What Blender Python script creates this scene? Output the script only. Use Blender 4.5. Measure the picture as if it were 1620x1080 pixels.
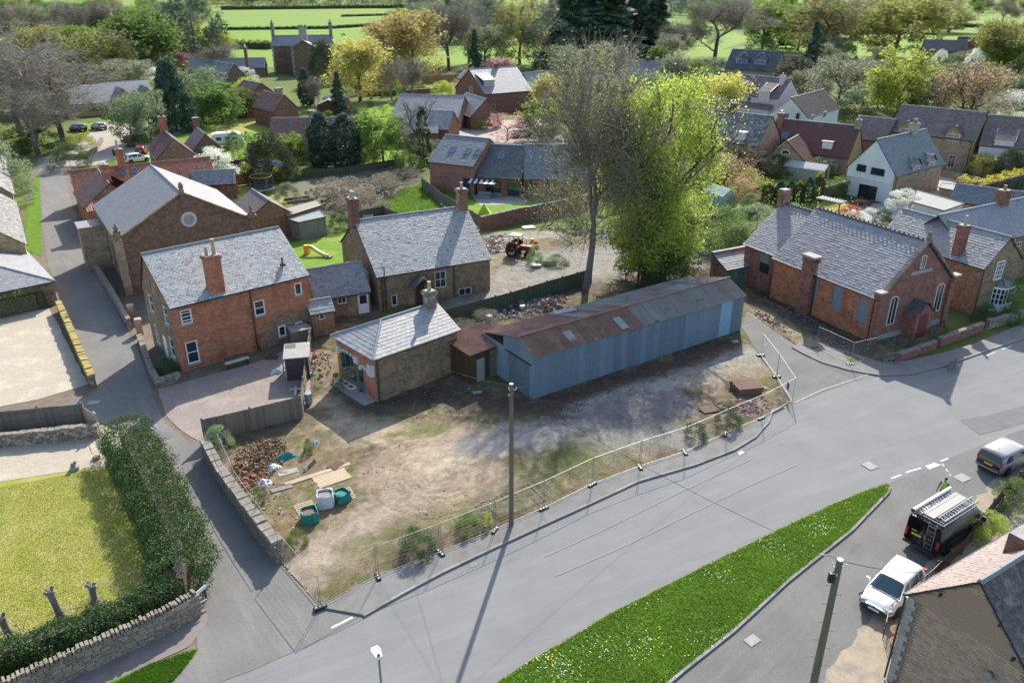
import bpy,math,random
import numpy as np
from mathutils import Vector,Matrix
S=bpy.context.scene
for o in list(bpy.data.objects):bpy.data.objects.remove(o)
C=S.collection
rad=math.radians
# ------------------------------------------------------------------ camera, sky, sun, exposure
FOC,PITCH,CAMH=1260.0,rad(24.6),28.0
cam=bpy.data.objects.new('camera',bpy.data.cameras.new('camera'));C.objects.link(cam)
cam.location=(0,0,CAMH);cam.rotation_euler=(math.pi/2-PITCH,0,0)
cam.data.sensor_width=36;cam.data.lens=36*FOC/1620;cam.data.clip_end=6000;cam.data.clip_start=.5
S.camera=cam
SUN_EL,SUN_AZ=35.0,12.0
world=bpy.data.worlds.new('World');S.world=world;world.use_nodes=True
wn=world.node_tree
sky=wn.nodes.new('ShaderNodeTexSky');sky.sky_type='NISHITA';sky.sun_disc=False
sky.sun_elevation=rad(SUN_EL);sky.sun_rotation=rad(SUN_AZ);sky.air_density=1.0;sky.dust_density=1.5
bg=wn.nodes['Background'];bg.inputs['Strength'].default_value=.15
wn.links.new(sky.outputs[0],bg.inputs['Color'])
sl=bpy.data.lights.new('sun','SUN');sl.energy=4.2;sl.angle=rad(.55);sl.color=(1,.95,.86)
sun=bpy.data.objects.new('sun',sl);C.objects.link(sun);sun.location=(60,200,120)
sd=Vector((math.sin(rad(SUN_AZ))*math.cos(rad(SUN_EL)),math.cos(rad(SUN_AZ))*math.cos(rad(SUN_EL)),math.sin(rad(SUN_EL))))
sun.rotation_euler=sd.to_track_quat('Z','Y').to_euler()
vs=S.view_settings;vs.view_transform='Standard';vs.look='None';vs.gamma=1;vs.use_curve_mapping=False
vs.exposure=.85
S.cycles.max_bounces=5;S.cycles.diffuse_bounces=3;S.cycles.transmission_bounces=4;S.cycles.glossy_bounces=2
S.cycles.transparent_max_bounces=6;S.cycles.use_denoising=True
# ------------------------------------------------------------------ small helpers
rnd=random.Random(11)
U=rnd.uniform
_sp,_cp=math.sin(PITCH),math.cos(PITCH)
def ray(u,v):
 a=(v-540)/FOC
 return Vector(((u-810)/FOC,_cp-a*_sp,-(_sp+a*_cp)))
def P(u,v,z=0.0):
 d=ray(u,v);t=(CAMH-z)/-d.z
 return Vector((d.x*t,d.y*t,z))
def topz(p,v):
 a=(v-540)/FOC;t=p[1]/(_cp-a*_sp)
 return CAMH-t*(_sp+a*_cp)
def tag(o,label=None,cat=None,group=None,kind=None):
 if label:o['label']=label
 if cat:o['category']=cat
 if group:o['group']=group
 if kind:o['kind']=kind
 return o
def thing(name,label,cat,loc=(0,0,0),rz=0,group=None):
 o=bpy.data.objects.new(name,None);C.objects.link(o)
 o.location=loc;o.rotation_euler=(0,0,rz);o.empty_display_size=.2
 return tag(o,label,cat,group)
def link(name,me,parent=None,loc=None,rot=None,scale=None):
 o=bpy.data.objects.new(name,me);C.objects.link(o)
 if parent:o.parent=parent
 if loc is not None:o.location=loc
 if rot is not None:o.rotation_euler=rot
 if scale is not None:o.scale=scale
 return o
def copy_tree(o,parent=None):
 c=o.copy();C.objects.link(c)
 if parent:c.parent=parent
 for ch in o.children:copy_tree(ch,c)
 return c
class MB:
 def __init__(s):s.v=[];s.f=[];s.m=[]
 def poly(s,pts,mi=0):
  b=len(s.v);s.v+=[tuple(p)for p in pts];s.f.append(tuple(range(b,b+len(pts))));s.m.append(mi)
 def faces(s,pts,fs,mi=0):
  b=len(s.v);s.v+=[tuple(p)for p in pts]
  for f in fs:s.f.append(tuple(b+i for i in f));s.m.append(mi)
 def box(s,c,d,mi=0,rz=0,rot=None,taper=1.0):
  x,y,z=d[0]/2,d[1]/2,d[2]/2
  pts=[Vector((a*x*(taper if g>0 else 1),b*y*(taper if g>0 else 1),g*z))for g in(-1,1)for a,b in((-1,-1),(1,-1),(1,1),(-1,1))]
  R=rot if rot is not None else(Matrix.Rotation(rz,3,'Z')if rz else None)
  if R is not None:pts=[R@p for p in pts]
  c=Vector(c)
  s.faces([p+c for p in pts],[(3,2,1,0),(4,5,6,7),(0,1,5,4),(1,2,6,5),(2,3,7,6),(3,0,4,7)],mi)
 def bar(s,a,b,w,h,mi=0,up=(0,0,1)):
  a,b=Vector(a),Vector(b);d=(b-a);L=d.length
  if L<1e-6:return
  d.normalize();sx=d.cross(Vector(up))
  if sx.length<1e-4:sx=d.cross(Vector((1,0,0)))
  sx.normalize();sz=sx.cross(d)
  pts=[q+sx*(i*w/2)+sz*(j*h/2)for q in(a,b)for i,j in((-1,-1),(1,-1),(1,1),(-1,1))]
  s.faces(pts,[(0,1,2,3),(7,6,5,4),(0,4,5,1),(1,5,6,2),(2,6,7,3),(3,7,4,0)],mi)
 def tube(s,pts,r,n=6,mi=0,cap=True):
  pts=[Vector(p)for p in pts];k=len(pts)
  if not hasattr(r,'__len__'):r=[r]*k
  b=len(s.v);up=Vector((0,0,1))
  for i,p in enumerate(pts):
   d=(pts[min(i+1,k-1)]-pts[max(i-1,0)])
   d=d.normalized()if d.length>1e-9 else Vector((0,0,1))
   x=d.cross(up if abs(d.z)<.95 else Vector((1,0,0))).normalized();y=x.cross(d)
   for j in range(n):
    a=2*math.pi*j/n;s.v.append(tuple(p+x*(math.cos(a)*r[i])+y*(math.sin(a)*r[i])))
  for i in range(k-1):
   for j in range(n):
    j2=(j+1)%n
    s.f.append((b+i*n+j,b+i*n+j2,b+(i+1)*n+j2,b+(i+1)*n+j));s.m.append(mi)
  if cap:
   s.f.append(tuple(b+j for j in range(n))[::-1]);s.m.append(mi)
   s.f.append(tuple(b+(k-1)*n+j for j in range(n)));s.m.append(mi)
 def prism(s,poly,z0,z1,mi=0,top=True,bottom=False):
  n=len(poly);b=len(s.v)
  s.v+=[(p[0],p[1],z0)for p in poly]+[(p[0],p[1],z1)for p in poly]
  for i in range(n):
   j=(i+1)%n;s.f.append((b+i,b+j,b+n+j,b+n+i));s.m.append(mi)
  if top:s.f.append(tuple(b+n+i for i in range(n)));s.m.append(mi)
  if bottom:s.f.append(tuple(b+i for i in range(n))[::-1]);s.m.append(mi)
 def mesh(s,name,mats,smooth=False):
  me=bpy.data.meshes.new(name);me.from_pydata(s.v,[],s.f)
  for m in(mats if isinstance(mats,(list,tuple))else[mats]):me.materials.append(m)
  if any(s.m):me.polygons.foreach_set('material_index',s.m)
  if smooth:me.polygons.foreach_set('use_smooth',[True]*len(s.f))
  me.update();return me
 def build(s,name,mats,parent=None,loc=None,rot=None,smooth=False):
  return link(name,s.mesh(name,mats,smooth),parent,loc,rot)
def npmesh(name,V,F,mats,smooth=False,MI=None):
 V=np.asarray(V,np.float32);F=np.asarray(F,np.int32);n,k=F.shape
 me=bpy.data.meshes.new(name)
 me.vertices.add(len(V));me.vertices.foreach_set('co',V.ravel())
 me.loops.add(n*k);me.loops.foreach_set('vertex_index',F.ravel())
 me.polygons.add(n);me.polygons.foreach_set('loop_start',np.arange(0,n*k,k,dtype=np.int32))
 for m in(mats if isinstance(mats,(list,tuple))else[mats]):me.materials.append(m)
 if MI is not None:me.polygons.foreach_set('material_index',np.asarray(MI,np.int32))
 me.polygons.foreach_set('use_smooth',np.full(n,smooth))
 me.update(calc_edges=True);return me
 # ------------------------------------------------------------------ materials
def _mat(name):
 m=bpy.data.materials.new(name);m.use_nodes=True;nt=m.node_tree
 return m,nt,nt.nodes['Principled BSDF']
def _n(nt,t,**kw):
 n=nt.nodes.new(t)
 for k,v in kw.items():
  if k[0]=='_':setattr(n,k[1:],v)
  else:n.inputs[k.replace('_',' ')].default_value=v
 return n
def _mix(nt,fac,a,b,mode='MIX'):
 n=nt.nodes.new('ShaderNodeMix');n.data_type='RGBA';n.blend_type=mode
 for i,x in((0,fac),(6,a),(7,b)):
  if isinstance(x,bpy.types.NodeSocket):nt.links.new(x,n.inputs[i])
  elif i==0:n.inputs[0].default_value=x
  else:n.inputs[i].default_value=(*x,1)if len(x)==3 else x
 return n.outputs[2]
def _noise(nt,scale,detail=4,rough=.6,vec=None,lo=.35,hi=.65,stretch=None):
 tc=nt.nodes.new('ShaderNodeTexCoord');src=vec or tc.outputs['Object']
 if stretch:
  mp=nt.nodes.new('ShaderNodeMapping');mp.inputs['Scale'].default_value=stretch;nt.links.new(src,mp.inputs[0]);src=mp.outputs[0]
 n=_n(nt,'ShaderNodeTexNoise',Scale=scale,Detail=detail,Roughness=rough);nt.links.new(src,n.inputs['Vector'])
 r=nt.nodes.new('ShaderNodeMapRange');r.inputs[1].default_value=lo;r.inputs[2].default_value=hi
 nt.links.new(n.outputs[0],r.inputs[0]);return r.outputs[0]
def _bump(nt,b,h,strength=.4,dist=.02):
 n=_n(nt,'ShaderNodeBump',Strength=strength,Distance=dist);nt.links.new(h,n.inputs['Height']);nt.links.new(n.outputs[0],b.inputs['Normal'])
def plain(name,col,rough=.8,col2=None,scale=2.,metal=0.,bump=0.,bscale=None,col3=None,scale3=.3,stretch=None,lo=.35,hi=.65,spec=.5,lo3=.5,hi3=.7,coat=0):
 m,nt,b=_mat(name);b.inputs['Roughness'].default_value=rough;b.inputs['Metallic'].default_value=metal
 b.inputs['Specular IOR Level'].default_value=spec;b.inputs['Coat Weight'].default_value=coat
 c=None
 if col2:c=_mix(nt,_noise(nt,scale,lo=lo,hi=hi,stretch=stretch),col,col2)
 if col3:c=_mix(nt,_noise(nt,scale3,5,.65,lo=lo3,hi=hi3),c or col,col3)
 if c is None:b.inputs['Base Color'].default_value=(*col,1)
 else:nt.links.new(c,b.inputs['Base Color'])
 if bump:_bump(nt,b,_noise(nt,bscale or scale*6,3,lo=0,hi=1,stretch=stretch),bump)
 return m
def island(name,cols,rough=.75,patch=None,pscale=.5,plo=.5,phi=.75,patch2=None,p2scale=1.5,fine=.25,transl=0,objvar=0.,spec=.45,p2lo=.58,p2hi=.7):
 m,nt,b=_mat(name);b.inputs['Roughness'].default_value=rough;b.inputs['Specular IOR Level'].default_value=spec
 g=nt.nodes.new('ShaderNodeNewGeometry');r=nt.nodes.new('ShaderNodeValToRGB');e=r.color_ramp.elements
 while len(e)<len(cols):e.new(.5)
 for i,c in enumerate(cols):e[i].position=i/max(1,len(cols)-1);e[i].color=(*c,1)
 nt.links.new(g.outputs['Random Per Island'],r.inputs[0]);c=r.outputs[0]
 if patch:c=_mix(nt,_noise(nt,pscale,6,.7,lo=plo,hi=phi),c,patch)
 if patch2:c=_mix(nt,_noise(nt,p2scale,6,.7,lo=p2lo,hi=p2hi),c,patch2)
 if fine:c=_mix(nt,_noise(nt,9,3,lo=.2,hi=.8),c,_mix(nt,1,c,(1-fine,)*3,'MULTIPLY'))
 if objvar:
  oi=nt.nodes.new('ShaderNodeObjectInfo');hs=nt.nodes.new('ShaderNodeHueSaturation')
  mr=_n(nt,'ShaderNodeMapRange');mr.inputs[3].default_value=1-objvar;mr.inputs[4].default_value=1+objvar
  mh=_n(nt,'ShaderNodeMapRange');mh.inputs[3].default_value=.5-objvar*.06;mh.inputs[4].default_value=.5+objvar*.06
  nt.links.new(oi.outputs['Random'],mr.inputs[0]);nt.links.new(mr.outputs[0],hs.inputs['Value'])
  nt.links.new(oi.outputs['Random'],mh.inputs[0]);nt.links.new(mh.outputs[0],hs.inputs['Hue'])
  nt.links.new(c,hs.inputs['Color']);c=hs.outputs[0]
 nt.links.new(c,b.inputs['Base Color'])
 if transl:
  t=nt.nodes.new('ShaderNodeBsdfTranslucent');nt.links.new(c,t.inputs[0])
  mx=nt.nodes.new('ShaderNodeMixShader');mx.inputs[0].default_value=transl
  nt.links.new(b.outputs[0],mx.inputs[1]);nt.links.new(t.outputs[0],mx.inputs[2])
  nt.links.new(mx.outputs[0],nt.nodes['Material Output'].inputs[0])
 return m
def masonry(name,c1,c2,mortar,bw=.225,bh=.075,ms=.012,warp=0.,patch=None,pscale=.6,plo=.52,phi=.68,c3=None,bump=.5,rough=.9):
 c1,c2,mortar=[tuple(min(.7,q*1.48+.006)for q in c)for c in(c1,c2,mortar)];c3=c3 and tuple(q*1.4 for q in c3);patch=patch and tuple(q*1.35 for q in patch)
 m,nt,b=_mat(name);b.inputs['Roughness'].default_value=rough;b.inputs['Specular IOR Level'].default_value=.2
 tc=nt.nodes.new('ShaderNodeTexCoord');sx=nt.nodes.new('ShaderNodeSeparateXYZ');nt.links.new(tc.outputs['Object'],sx.inputs[0])
 ad=nt.nodes.new('ShaderNodeMath');nt.links.new(sx.outputs[0],ad.inputs[0]);nt.links.new(sx.outputs[1],ad.inputs[1])
 cb=nt.nodes.new('ShaderNodeCombineXYZ');nt.links.new(ad.outputs[0],cb.inputs[0]);nt.links.new(sx.outputs[2],cb.inputs[1])
 vec=cb.outputs[0]
 if warp:
  nz=_n(nt,'ShaderNodeTexNoise',Scale=2.2,Detail=3.);nt.links.new(tc.outputs['Object'],nz.inputs['Vector'])
  va=nt.nodes.new('ShaderNodeVectorMath');va.operation='MULTIPLY_ADD';va.inputs[1].default_value=(warp,warp,0)
  nt.links.new(nz.outputs['Color'],va.inputs[0]);nt.links.new(vec,va.inputs[2]);vec=va.outputs[0]
 bt=nt.nodes.new('ShaderNodeTexBrick')
 for k,v in(('Color1',(*c1,1)),('Color2',(*c2,1)),('Mortar',(*mortar,1)),('Scale',1),('Mortar Size',ms),('Brick Width',bw),('Row Height',bh),('Bias',0.),('Mortar Smooth',.3)):bt.inputs[k].default_value=v
 nt.links.new(vec,bt.inputs['Vector']);c=bt.outputs[0]
 c=_mix(nt,_noise(nt,5,5,.7,lo=.3,hi=.7),c,_mix(nt,1,c,(.66,.66,.68),'MULTIPLY'))
 c=_mix(nt,_noise(nt,.45,4,lo=.3,hi=.7),c,_mix(nt,1,c,(1.18,1.12,1.05),'MULTIPLY'))
 c=_mix(nt,_noise(nt,1.6,3,.6,lo=.42,hi=.6,stretch=(1.,1.,7.)),c,_mix(nt,1,c,(.74,.7,.7),'MULTIPLY'));c=_mix(nt,_noise(nt,2.3,2,.6,lo=.55,hi=.68,stretch=(1.,1.,6.)),c,_mix(nt,1,c,(1.3,1.25,1.2),'MULTIPLY'))
 c=_mix(nt,_noise(nt,1.4,6,.75,lo=.44,hi=.62),c,_mix(nt,1,c,(.7,.67,.69),'MULTIPLY'));c=_mix(nt,_noise(nt,3.3,4,.8,lo=.55,hi=.7),c,_mix(nt,1,c,(1.35,1.4,1.4),'MULTIPLY'))
 if c3:c=_mix(nt,_noise(nt,2.6,5,.75,lo=.5,hi=.62),c,c3)
 if patch:c=_mix(nt,_noise(nt,pscale,6,.7,lo=plo,hi=phi),c,patch)
 nt.links.new(c,b.inputs['Base Color'])
 inv=nt.nodes.new('ShaderNodeMath');inv.operation='SUBTRACT';inv.inputs[0].default_value=1;nt.links.new(bt.outputs['Fac'],inv.inputs[1])
 if bump:_bump(nt,b,inv.outputs[0],bump,.012)
 return m
def attrmat(name,rough=.95,fine=.42,bump=.6):
 m,nt,b=_mat(name);b.inputs['Roughness'].default_value=rough;b.inputs['Specular IOR Level'].default_value=.15
 a=nt.nodes.new('ShaderNodeAttribute');a.attribute_name='col';c=a.outputs['Color']
 c=_mix(nt,_noise(nt,4,6,.75,lo=.3,hi=.7),c,_mix(nt,1,c,(1-fine,1-fine,1-fine),'MULTIPLY'))
 c=_mix(nt,_noise(nt,22,3,.7,lo=.45,hi=.75),c,_mix(nt,1,c,(1.5,1.45,1.4),'MULTIPLY'));c=_mix(nt,_noise(nt,11,5,.85,lo=.52,hi=.62),c,_mix(nt,1,c,(.62,.6,.57),'MULTIPLY'))
 nt.links.new(c,b.inputs['Base Color']);_bump(nt,b,_noise(nt,9,6,.8,lo=0,hi=1),bump,.08)
 return m
def A(r,g,b):return(r,g,b)
def tarmac(name,base,dark,pale,ang=.45,streak=.22):
 m,nt,b=_mat(name);b.inputs['Roughness'].default_value=.9;b.inputs['Specular IOR Level'].default_value=.3
 tc=nt.nodes.new('ShaderNodeTexCoord');mp=nt.nodes.new('ShaderNodeMapping');mp.inputs['Rotation'].default_value=(0,0,-ang);nt.links.new(tc.outputs['Object'],mp.inputs[0]);v=mp.outputs[0]
 c=_mix(nt,_noise(nt,.28,5,.65,lo=.38,hi=.66),base,dark)
 c=_mix(nt,_noise(nt,1.,5,.7,vec=v,lo=.5,hi=.85,stretch=(.12,.8,1)),c,pale)
 st=_noise(nt,1.,4,.6,vec=v,lo=.5,hi=.78,stretch=(.03,2.6,1));c=_mix(nt,st,c,_mix(nt,1,c,(1-.3*streak,)*3,'MULTIPLY'))
 c=_mix(nt,_noise(nt,26,2,.8,lo=.42,hi=.66),c,_mix(nt,1,c,(.7,.7,.7),'MULTIPLY'))
 c=_mix(nt,_noise(nt,48,2,.8,lo=.56,hi=.7),c,_mix(nt,1,c,(1.5,1.48,1.45),'MULTIPLY'))
 c=_mix(nt,_noise(nt,.9,8,.8,lo=.62,hi=.68),c,_mix(nt,1,c,(.82,.81,.79),'MULTIPLY'))
 nt.links.new(c,b.inputs['Base Color']);_bump(nt,b,_noise(nt,40,3,lo=0,hi=1),.3);return m
asphalt=tarmac('asphalt',A(.225,.226,.224),A(.195,.197,.196),A(.265,.265,.258))
asphalt_lane=tarmac('lane_asphalt',A(.2,.193,.183),A(.16,.155,.148),A(.26,.245,.222),2.2)
asphalt_patch=plain('asphalt_patch',A(.15,.15,.15),.9,A(.12,.12,.122),1.2,bump=.3,bscale=50)
asphalt_worn=tarmac('worn_asphalt',A(.18,.177,.17),A(.145,.142,.136),A(.225,.215,.195),.75)
pave_m=plain('pavement_tarmac',A(.21,.205,.195),.92,A(.165,.16,.15),.8,bump=.3,bscale=45,col3=A(.15,.13,.1),scale3=.9,lo3=.55,hi3=.75)
kerb_m=island('kerb_stone',[A(.3,.29,.27),A(.24,.23,.22),A(.34,.33,.31)],.9)
paint_w=plain('road_paint',A(.62,.62,.6),.8,A(.4,.4,.39),6)
gravel_pale=plain('pale_gravel',A(.46,.4,.31),.95,A(.34,.29,.22),7,bump=.8,bscale=25,col3=A(.52,.45,.35),scale3=.5)
gravel_red=plain('pinkish_gravel',A(.3,.245,.215),.95,A(.22,.18,.16),6,bump=.7,bscale=25,col3=A(.35,.3,.26),scale3=.5)
lawn_m=plain('mown_grass',A(.25,.28,.05),.95,A(.36,.34,.1),.8,bump=.5,bscale=20,col3=A(.42,.37,.17),scale3=.45,lo3=.5,hi3=.75,spec=.1)
green_m=plain('garden_grass',A(.17,.28,.035),.95,A(.13,.22,.03),.9,bump=.5,bscale=14,col3=A(.25,.3,.07),scale3=.25,spec=.1)
verge_m=plain('verge_turf',A(.09,.18,.015),.95,A(.12,.22,.025),1.2,bump=.5,bscale=14,spec=.1)
field_m=plain('pasture',A(.15,.25,.035),.95,A(.18,.275,.045),.03,bump=.2,bscale=2,col3=A(.21,.27,.06),scale3=.01,spec=.1)
base_m=plain('rough_ground',A(.1,.15,.035),.95,A(.13,.135,.05),.25,bump=.5,bscale=6,col3=A(.13,.19,.04),scale3=.06,spec=.1)
earth_m=plain('bare_earth',A(.13,.1,.075),.95,A(.19,.15,.11),1.2,bump=.9,bscale=9,col3=A(.1,.12,.04),scale3=.4)
site_m=attrmat('site_soil')
slate_grey=island('slate_grey',[A(.2,.205,.215),A(.27,.275,.285),A(.33,.33,.335),A(.24,.245,.26)],.6,A(.36,.36,.35),.7,.5,.75,A(.13,.13,.13),2.2)
slate_pale=island('slate_pale',[A(.27,.27,.28),A(.33,.33,.335),A(.38,.375,.37),A(.3,.3,.31)],.6,A(.36,.36,.345),.9,.5,.75,A(.2,.2,.19),3.2,p2lo=.62,p2hi=.7)
slate_lichen=island('slate_lichen',[A(.34,.345,.345),A(.4,.405,.405),A(.46,.46,.455),A(.31,.315,.315)],.65,A(.52,.52,.5),1.1,.45,.7,A(.17,.17,.165),2.6,p2lo=.54,p2hi=.64)
slate_hall=island('slate_hall',[A(.19,.19,.2),A(.23,.23,.242),A(.26,.26,.272)],.65,A(.27,.265,.26),.5,.5,.7,A(.42,.26,.08),.55,p2lo=.66,p2hi=.76)
slate_purple=island('slate_purple',[A(.27,.26,.285),A(.33,.32,.345),A(.38,.37,.39),A(.3,.29,.315)],.6,A(.4,.39,.4),.5,.5,.75,A(.17,.165,.18),.7,p2lo=.6,p2hi=.72)
slate_dark=island('slate_dark',[A(.085,.09,.1),A(.12,.125,.135),A(.15,.155,.165)],.6,A(.19,.19,.19),.6,.55,.75)
slate_blue=island('slate_blue',[A(.15,.18,.2),A(.2,.235,.26),A(.25,.28,.3)],.6,A(.25,.25,.25),.6,.5,.75)
tile_brown=island('concrete_tile',[A(.19,.15,.14),A(.24,.19,.175),A(.285,.23,.215)],.85,A(.3,.27,.25),.5,.55,.75)
tile_maroon=island('maroon_tile',[A(.17,.075,.06),A(.21,.095,.075),A(.15,.07,.06)],.8,A(.2,.14,.12),.5,.55,.75)
tile_pink=island('pinkish_tile',[A(.29,.225,.2),A(.35,.275,.245),A(.25,.19,.17)],.8,A(.35,.3,.26),.8,.5,.7,A(.45,.28,.1),1.3,p2lo=.66,p2hi=.74)
pantile=island('pantile',[A(.3,.11,.07),A(.4,.16,.1),A(.46,.21,.14),A(.34,.13,.09)],.8,A(.32,.2,.15),.6,.55,.75)
pantile_old=island('old_pantile',[A(.25,.13,.105),A(.32,.17,.135),A(.37,.21,.17),A(.22,.115,.095)],.85,A(.26,.2,.17),.7,.5,.7)
stone_slate=island('stone_slate',[A(.12,.115,.11),A(.2,.19,.18),A(.36,.35,.33)],.85,A(.33,.32,.29),1.2,.5,.7)
brick_red=masonry('red_brick',A(.52,.175,.085),A(.4,.13,.068),A(.27,.2,.15),patch=A(.2,.085,.06),pscale=.5)
brick_chapel=masonry('chapel_brick',A(.27,.105,.085),A(.2,.08,.068),A(.22,.16,.13),patch=A(.33,.22,.18),pscale=.8,plo=.6,phi=.75)
brick_dark=masonry('dark_brick',A(.23,.1,.07),A(.17,.075,.055),A(.2,.15,.125))
brick_brown=masonry('brown_brick',A(.3,.16,.09),A(.22,.11,.065),A(.24,.19,.15),patch=A(.33,.24,.16),pscale=1.5)
iron_stone=masonry('ironstone',A(.25,.17,.095),A(.17,.115,.07),A(.2,.155,.11),.3,.1,.014,.05,c3=A(.2,.175,.145),patch=A(.28,.21,.13),pscale=.5)
iron_dark=masonry('dark_ironstone',A(.185,.12,.075),A(.135,.09,.062),A(.15,.115,.085),.32,.11,.014,.05,c3=A(.17,.135,.11))
stone_gold=masonry('golden_stone',A(.42,.32,.15),A(.33,.24,.11),A(.36,.28,.17),.35,.14,.014,.05,c3=A(.36,.3,.19))
stone_buff=masonry('buff_stone',A(.34,.27,.185),A(.27,.21,.145),A(.29,.24,.18),.4,.16,.014,.04)
stone_wall=masonry('wall_stone',A(.3,.235,.165),A(.2,.16,.12),A(.13,.105,.08),.34,.11,.022,.08,c3=A(.32,.31,.28),bump=.9)
stone_pale=plain('pale_stone',A(.42,.4,.36),.9,A(.3,.28,.24),3,bump=.4,bscale=14)
coping_m=island('coping_stone',[A(.22,.19,.165),A(.27,.235,.2),A(.19,.16,.14)],.95,A(.4,.39,.36),2.2,.54,.66,A(.2,.17,.13),3)
lichen_m=island('lichen_stone',[A(.36,.3,.16),A(.42,.33,.1),A(.3,.24,.16)],.95,A(.5,.38,.05),1.8,.48,.64,A(.22,.14,.1),2.5)
render_white=plain('white_render',A(.72,.74,.74),.85,A(.64,.66,.66),.6,bump=.08,bscale=20)
render_pink=plain('pink_render',A(.66,.56,.58),.85,A(.6,.5,.52),.6)
white_p=plain('white_paint',A(.78,.78,.77),.45)
off_white=plain('off_white',A(.6,.58,.53),.6,A(.5,.48,.43),4)
black_p=plain('black_iron',A(.018,.018,.02),.5)
gutter_m=plain('gutter_black',A(.03,.03,.033),.45)
teal_p=plain('teal_paint',A(.015,.2,.18),.6,A(.02,.15,.14),3)
navy_p=plain('navy_paint',A(.015,.03,.055),.5)
maroon_p=plain('maroon_paint',A(.2,.035,.06),.6,A(.15,.03,.045),3)
board_m=plain('grey_board',A(.2,.255,.3),.7,A(.17,.215,.255),2)
wood_grey=island('weathered_wood',[A(.2,.165,.13),A(.255,.215,.175),A(.165,.14,.115)],.9,fine=.35)
wood_brown=island('brown_wood',[A(.1,.05,.03),A(.13,.065,.04),A(.08,.045,.03)],.8,fine=.35)
wood_orange=island('orange_wood',[A(.5,.22,.06),A(.56,.26,.08),A(.44,.19,.05)],.8)
wood_pale=island('pale_wood',[A(.55,.42,.28),A(.48,.36,.24),A(.6,.48,.33)],.8)
wood_green=island('green_wood',[A(.1,.115,.07),A(.13,.14,.085),A(.085,.1,.06)],.9)
glass_m,_nt,_b=_mat('window_glass');_b.inputs['Base Color'].default_value=(.02,.03,.04,1);_b.inputs['Roughness'].default_value=.04;_b.inputs['Specular IOR Level'].default_value=.9
glass_sky=plain('skylight_glass',A(.05,.12,.2),.03,spec=1.)
metal_gal=plain('galvanised_steel',A(.33,.34,.35),.5,A(.24,.25,.26),5,metal=.5)
steel_dull=plain('dull_steel',A(.3,.31,.32),.5,A(.22,.22,.23),5,metal=.6)
concrete_m=plain('concrete',A(.36,.35,.33),.92,A(.28,.27,.25),3,bump=.3,bscale=20)
rubber_m=plain('rubber',A(.02,.02,.021),.8)
tin_blue=island('painted_tin',[A(.22,.3,.385),A(.26,.345,.43),A(.195,.265,.34),A(.3,.385,.47)],.5,A(.2,.21,.22),1.4,.58,.75,A(.2,.14,.1),1.1,p2lo=.7,p2hi=.82,fine=.35)
tin_pale=plain('pale_tin',A(.28,.45,.62),.5,A(.24,.38,.52),2)
tin_rust=island('rusty_tin',[A(.27,.145,.105),A(.32,.18,.13),A(.24,.125,.09)],.8,A(.2,.115,.085),.7,.45,.65,A(.38,.25,.18),1.0,p2lo=.6,p2hi=.75,fine=.35)
tin_moss=island('mossy_tin',[A(.28,.235,.2),A(.32,.275,.235),A(.24,.2,.17)],.85,A(.33,.31,.27),.6,.42,.62,A(.12,.1,.075),1.0,fine=.4)
tin_clear=island('grey_sheet',[A(.3,.33,.32),A(.36,.38,.36)],.6,A(.25,.27,.25),2.5,.5,.7)
felt_m=plain('roof_felt',A(.34,.33,.31),.9,A(.27,.26,.25),1.5)
terracotta=plain('terracotta',A(.42,.2,.12),.85,A(.33,.15,.09),4)
pot_buff=plain('buff_pot',A(.5,.38,.24),.8,A(.4,.3,.19),4)
lead_m=plain('lead',A(.22,.235,.25),.6)
bark=island('bark',[A(.11,.09,.07),A(.15,.125,.1),A(.09,.075,.06)],.95,fine=.4,objvar=.15)
bark_pale=island('pale_bark',[A(.24,.215,.19),A(.19,.17,.15),A(.28,.255,.225)],.95,fine=.3,objvar=.15)
twig_m=island('twigs',[A(.24,.21,.175),A(.31,.275,.235),A(.19,.165,.14)],.95,fine=0,objvar=.15)
# ------------------------------------------------------------------ ground, roads, pavements
def wob(pts,step=1.2,amp=.12,closed=True):
 out=[];n=len(pts)
 for i in range(n if closed else n-1):
  a,b=Vector(pts[i]).to_2d(),Vector(pts[(i+1)%n]).to_2d();L=(b-a).length;k=max(1,min(40,int(L/step)))
  for j in range(k):
   q=a.lerp(b,j/k)
   if j:q=q+Vector((U(-amp,amp),U(-amp,amp)))
   out.append((q.x,q.y))
 return out
def sheet(name,pts,z,m,amp=.12,kind='structure',px=True,thick=0.0,step=1.2):
 pts=[P(*p)for p in pts]if px else pts
 if amp:pts=wob(pts,step,amp)
 b=MB()
 if thick:b.prism([(p[0],p[1])for p in pts],z-thick,z)
 else:b.poly([(p[0],p[1],z)for p in pts])
 return tag(b.build(name,m),kind=kind)
bm=MB();bm.poly([(-4000,-300,-.02),(4000,-300,-.02),(4000,5000,-.02),(-4000,5000,-.02)])
tag(bm.build('ground',base_m),kind='structure')
# far pastures, sheets on the plain
def field(pts,z,m=field_m):sheet('field',pts,z,m,amp=0,px=False)
field([(-190,290),(-60,285),(60,300),(120,420),(130,560),(-320,560),(-260,400)],.0)
field([(-700,560),(400,560),(700,900),(900,2600),(-1500,2600)],.004,plain('far_pasture',A(.15,.24,.045),.95,A(.18,.26,.055),.012,spec=.1))
field([(60,330),(130,300),(330,330),(600,560),(300,560)],.004)
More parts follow.
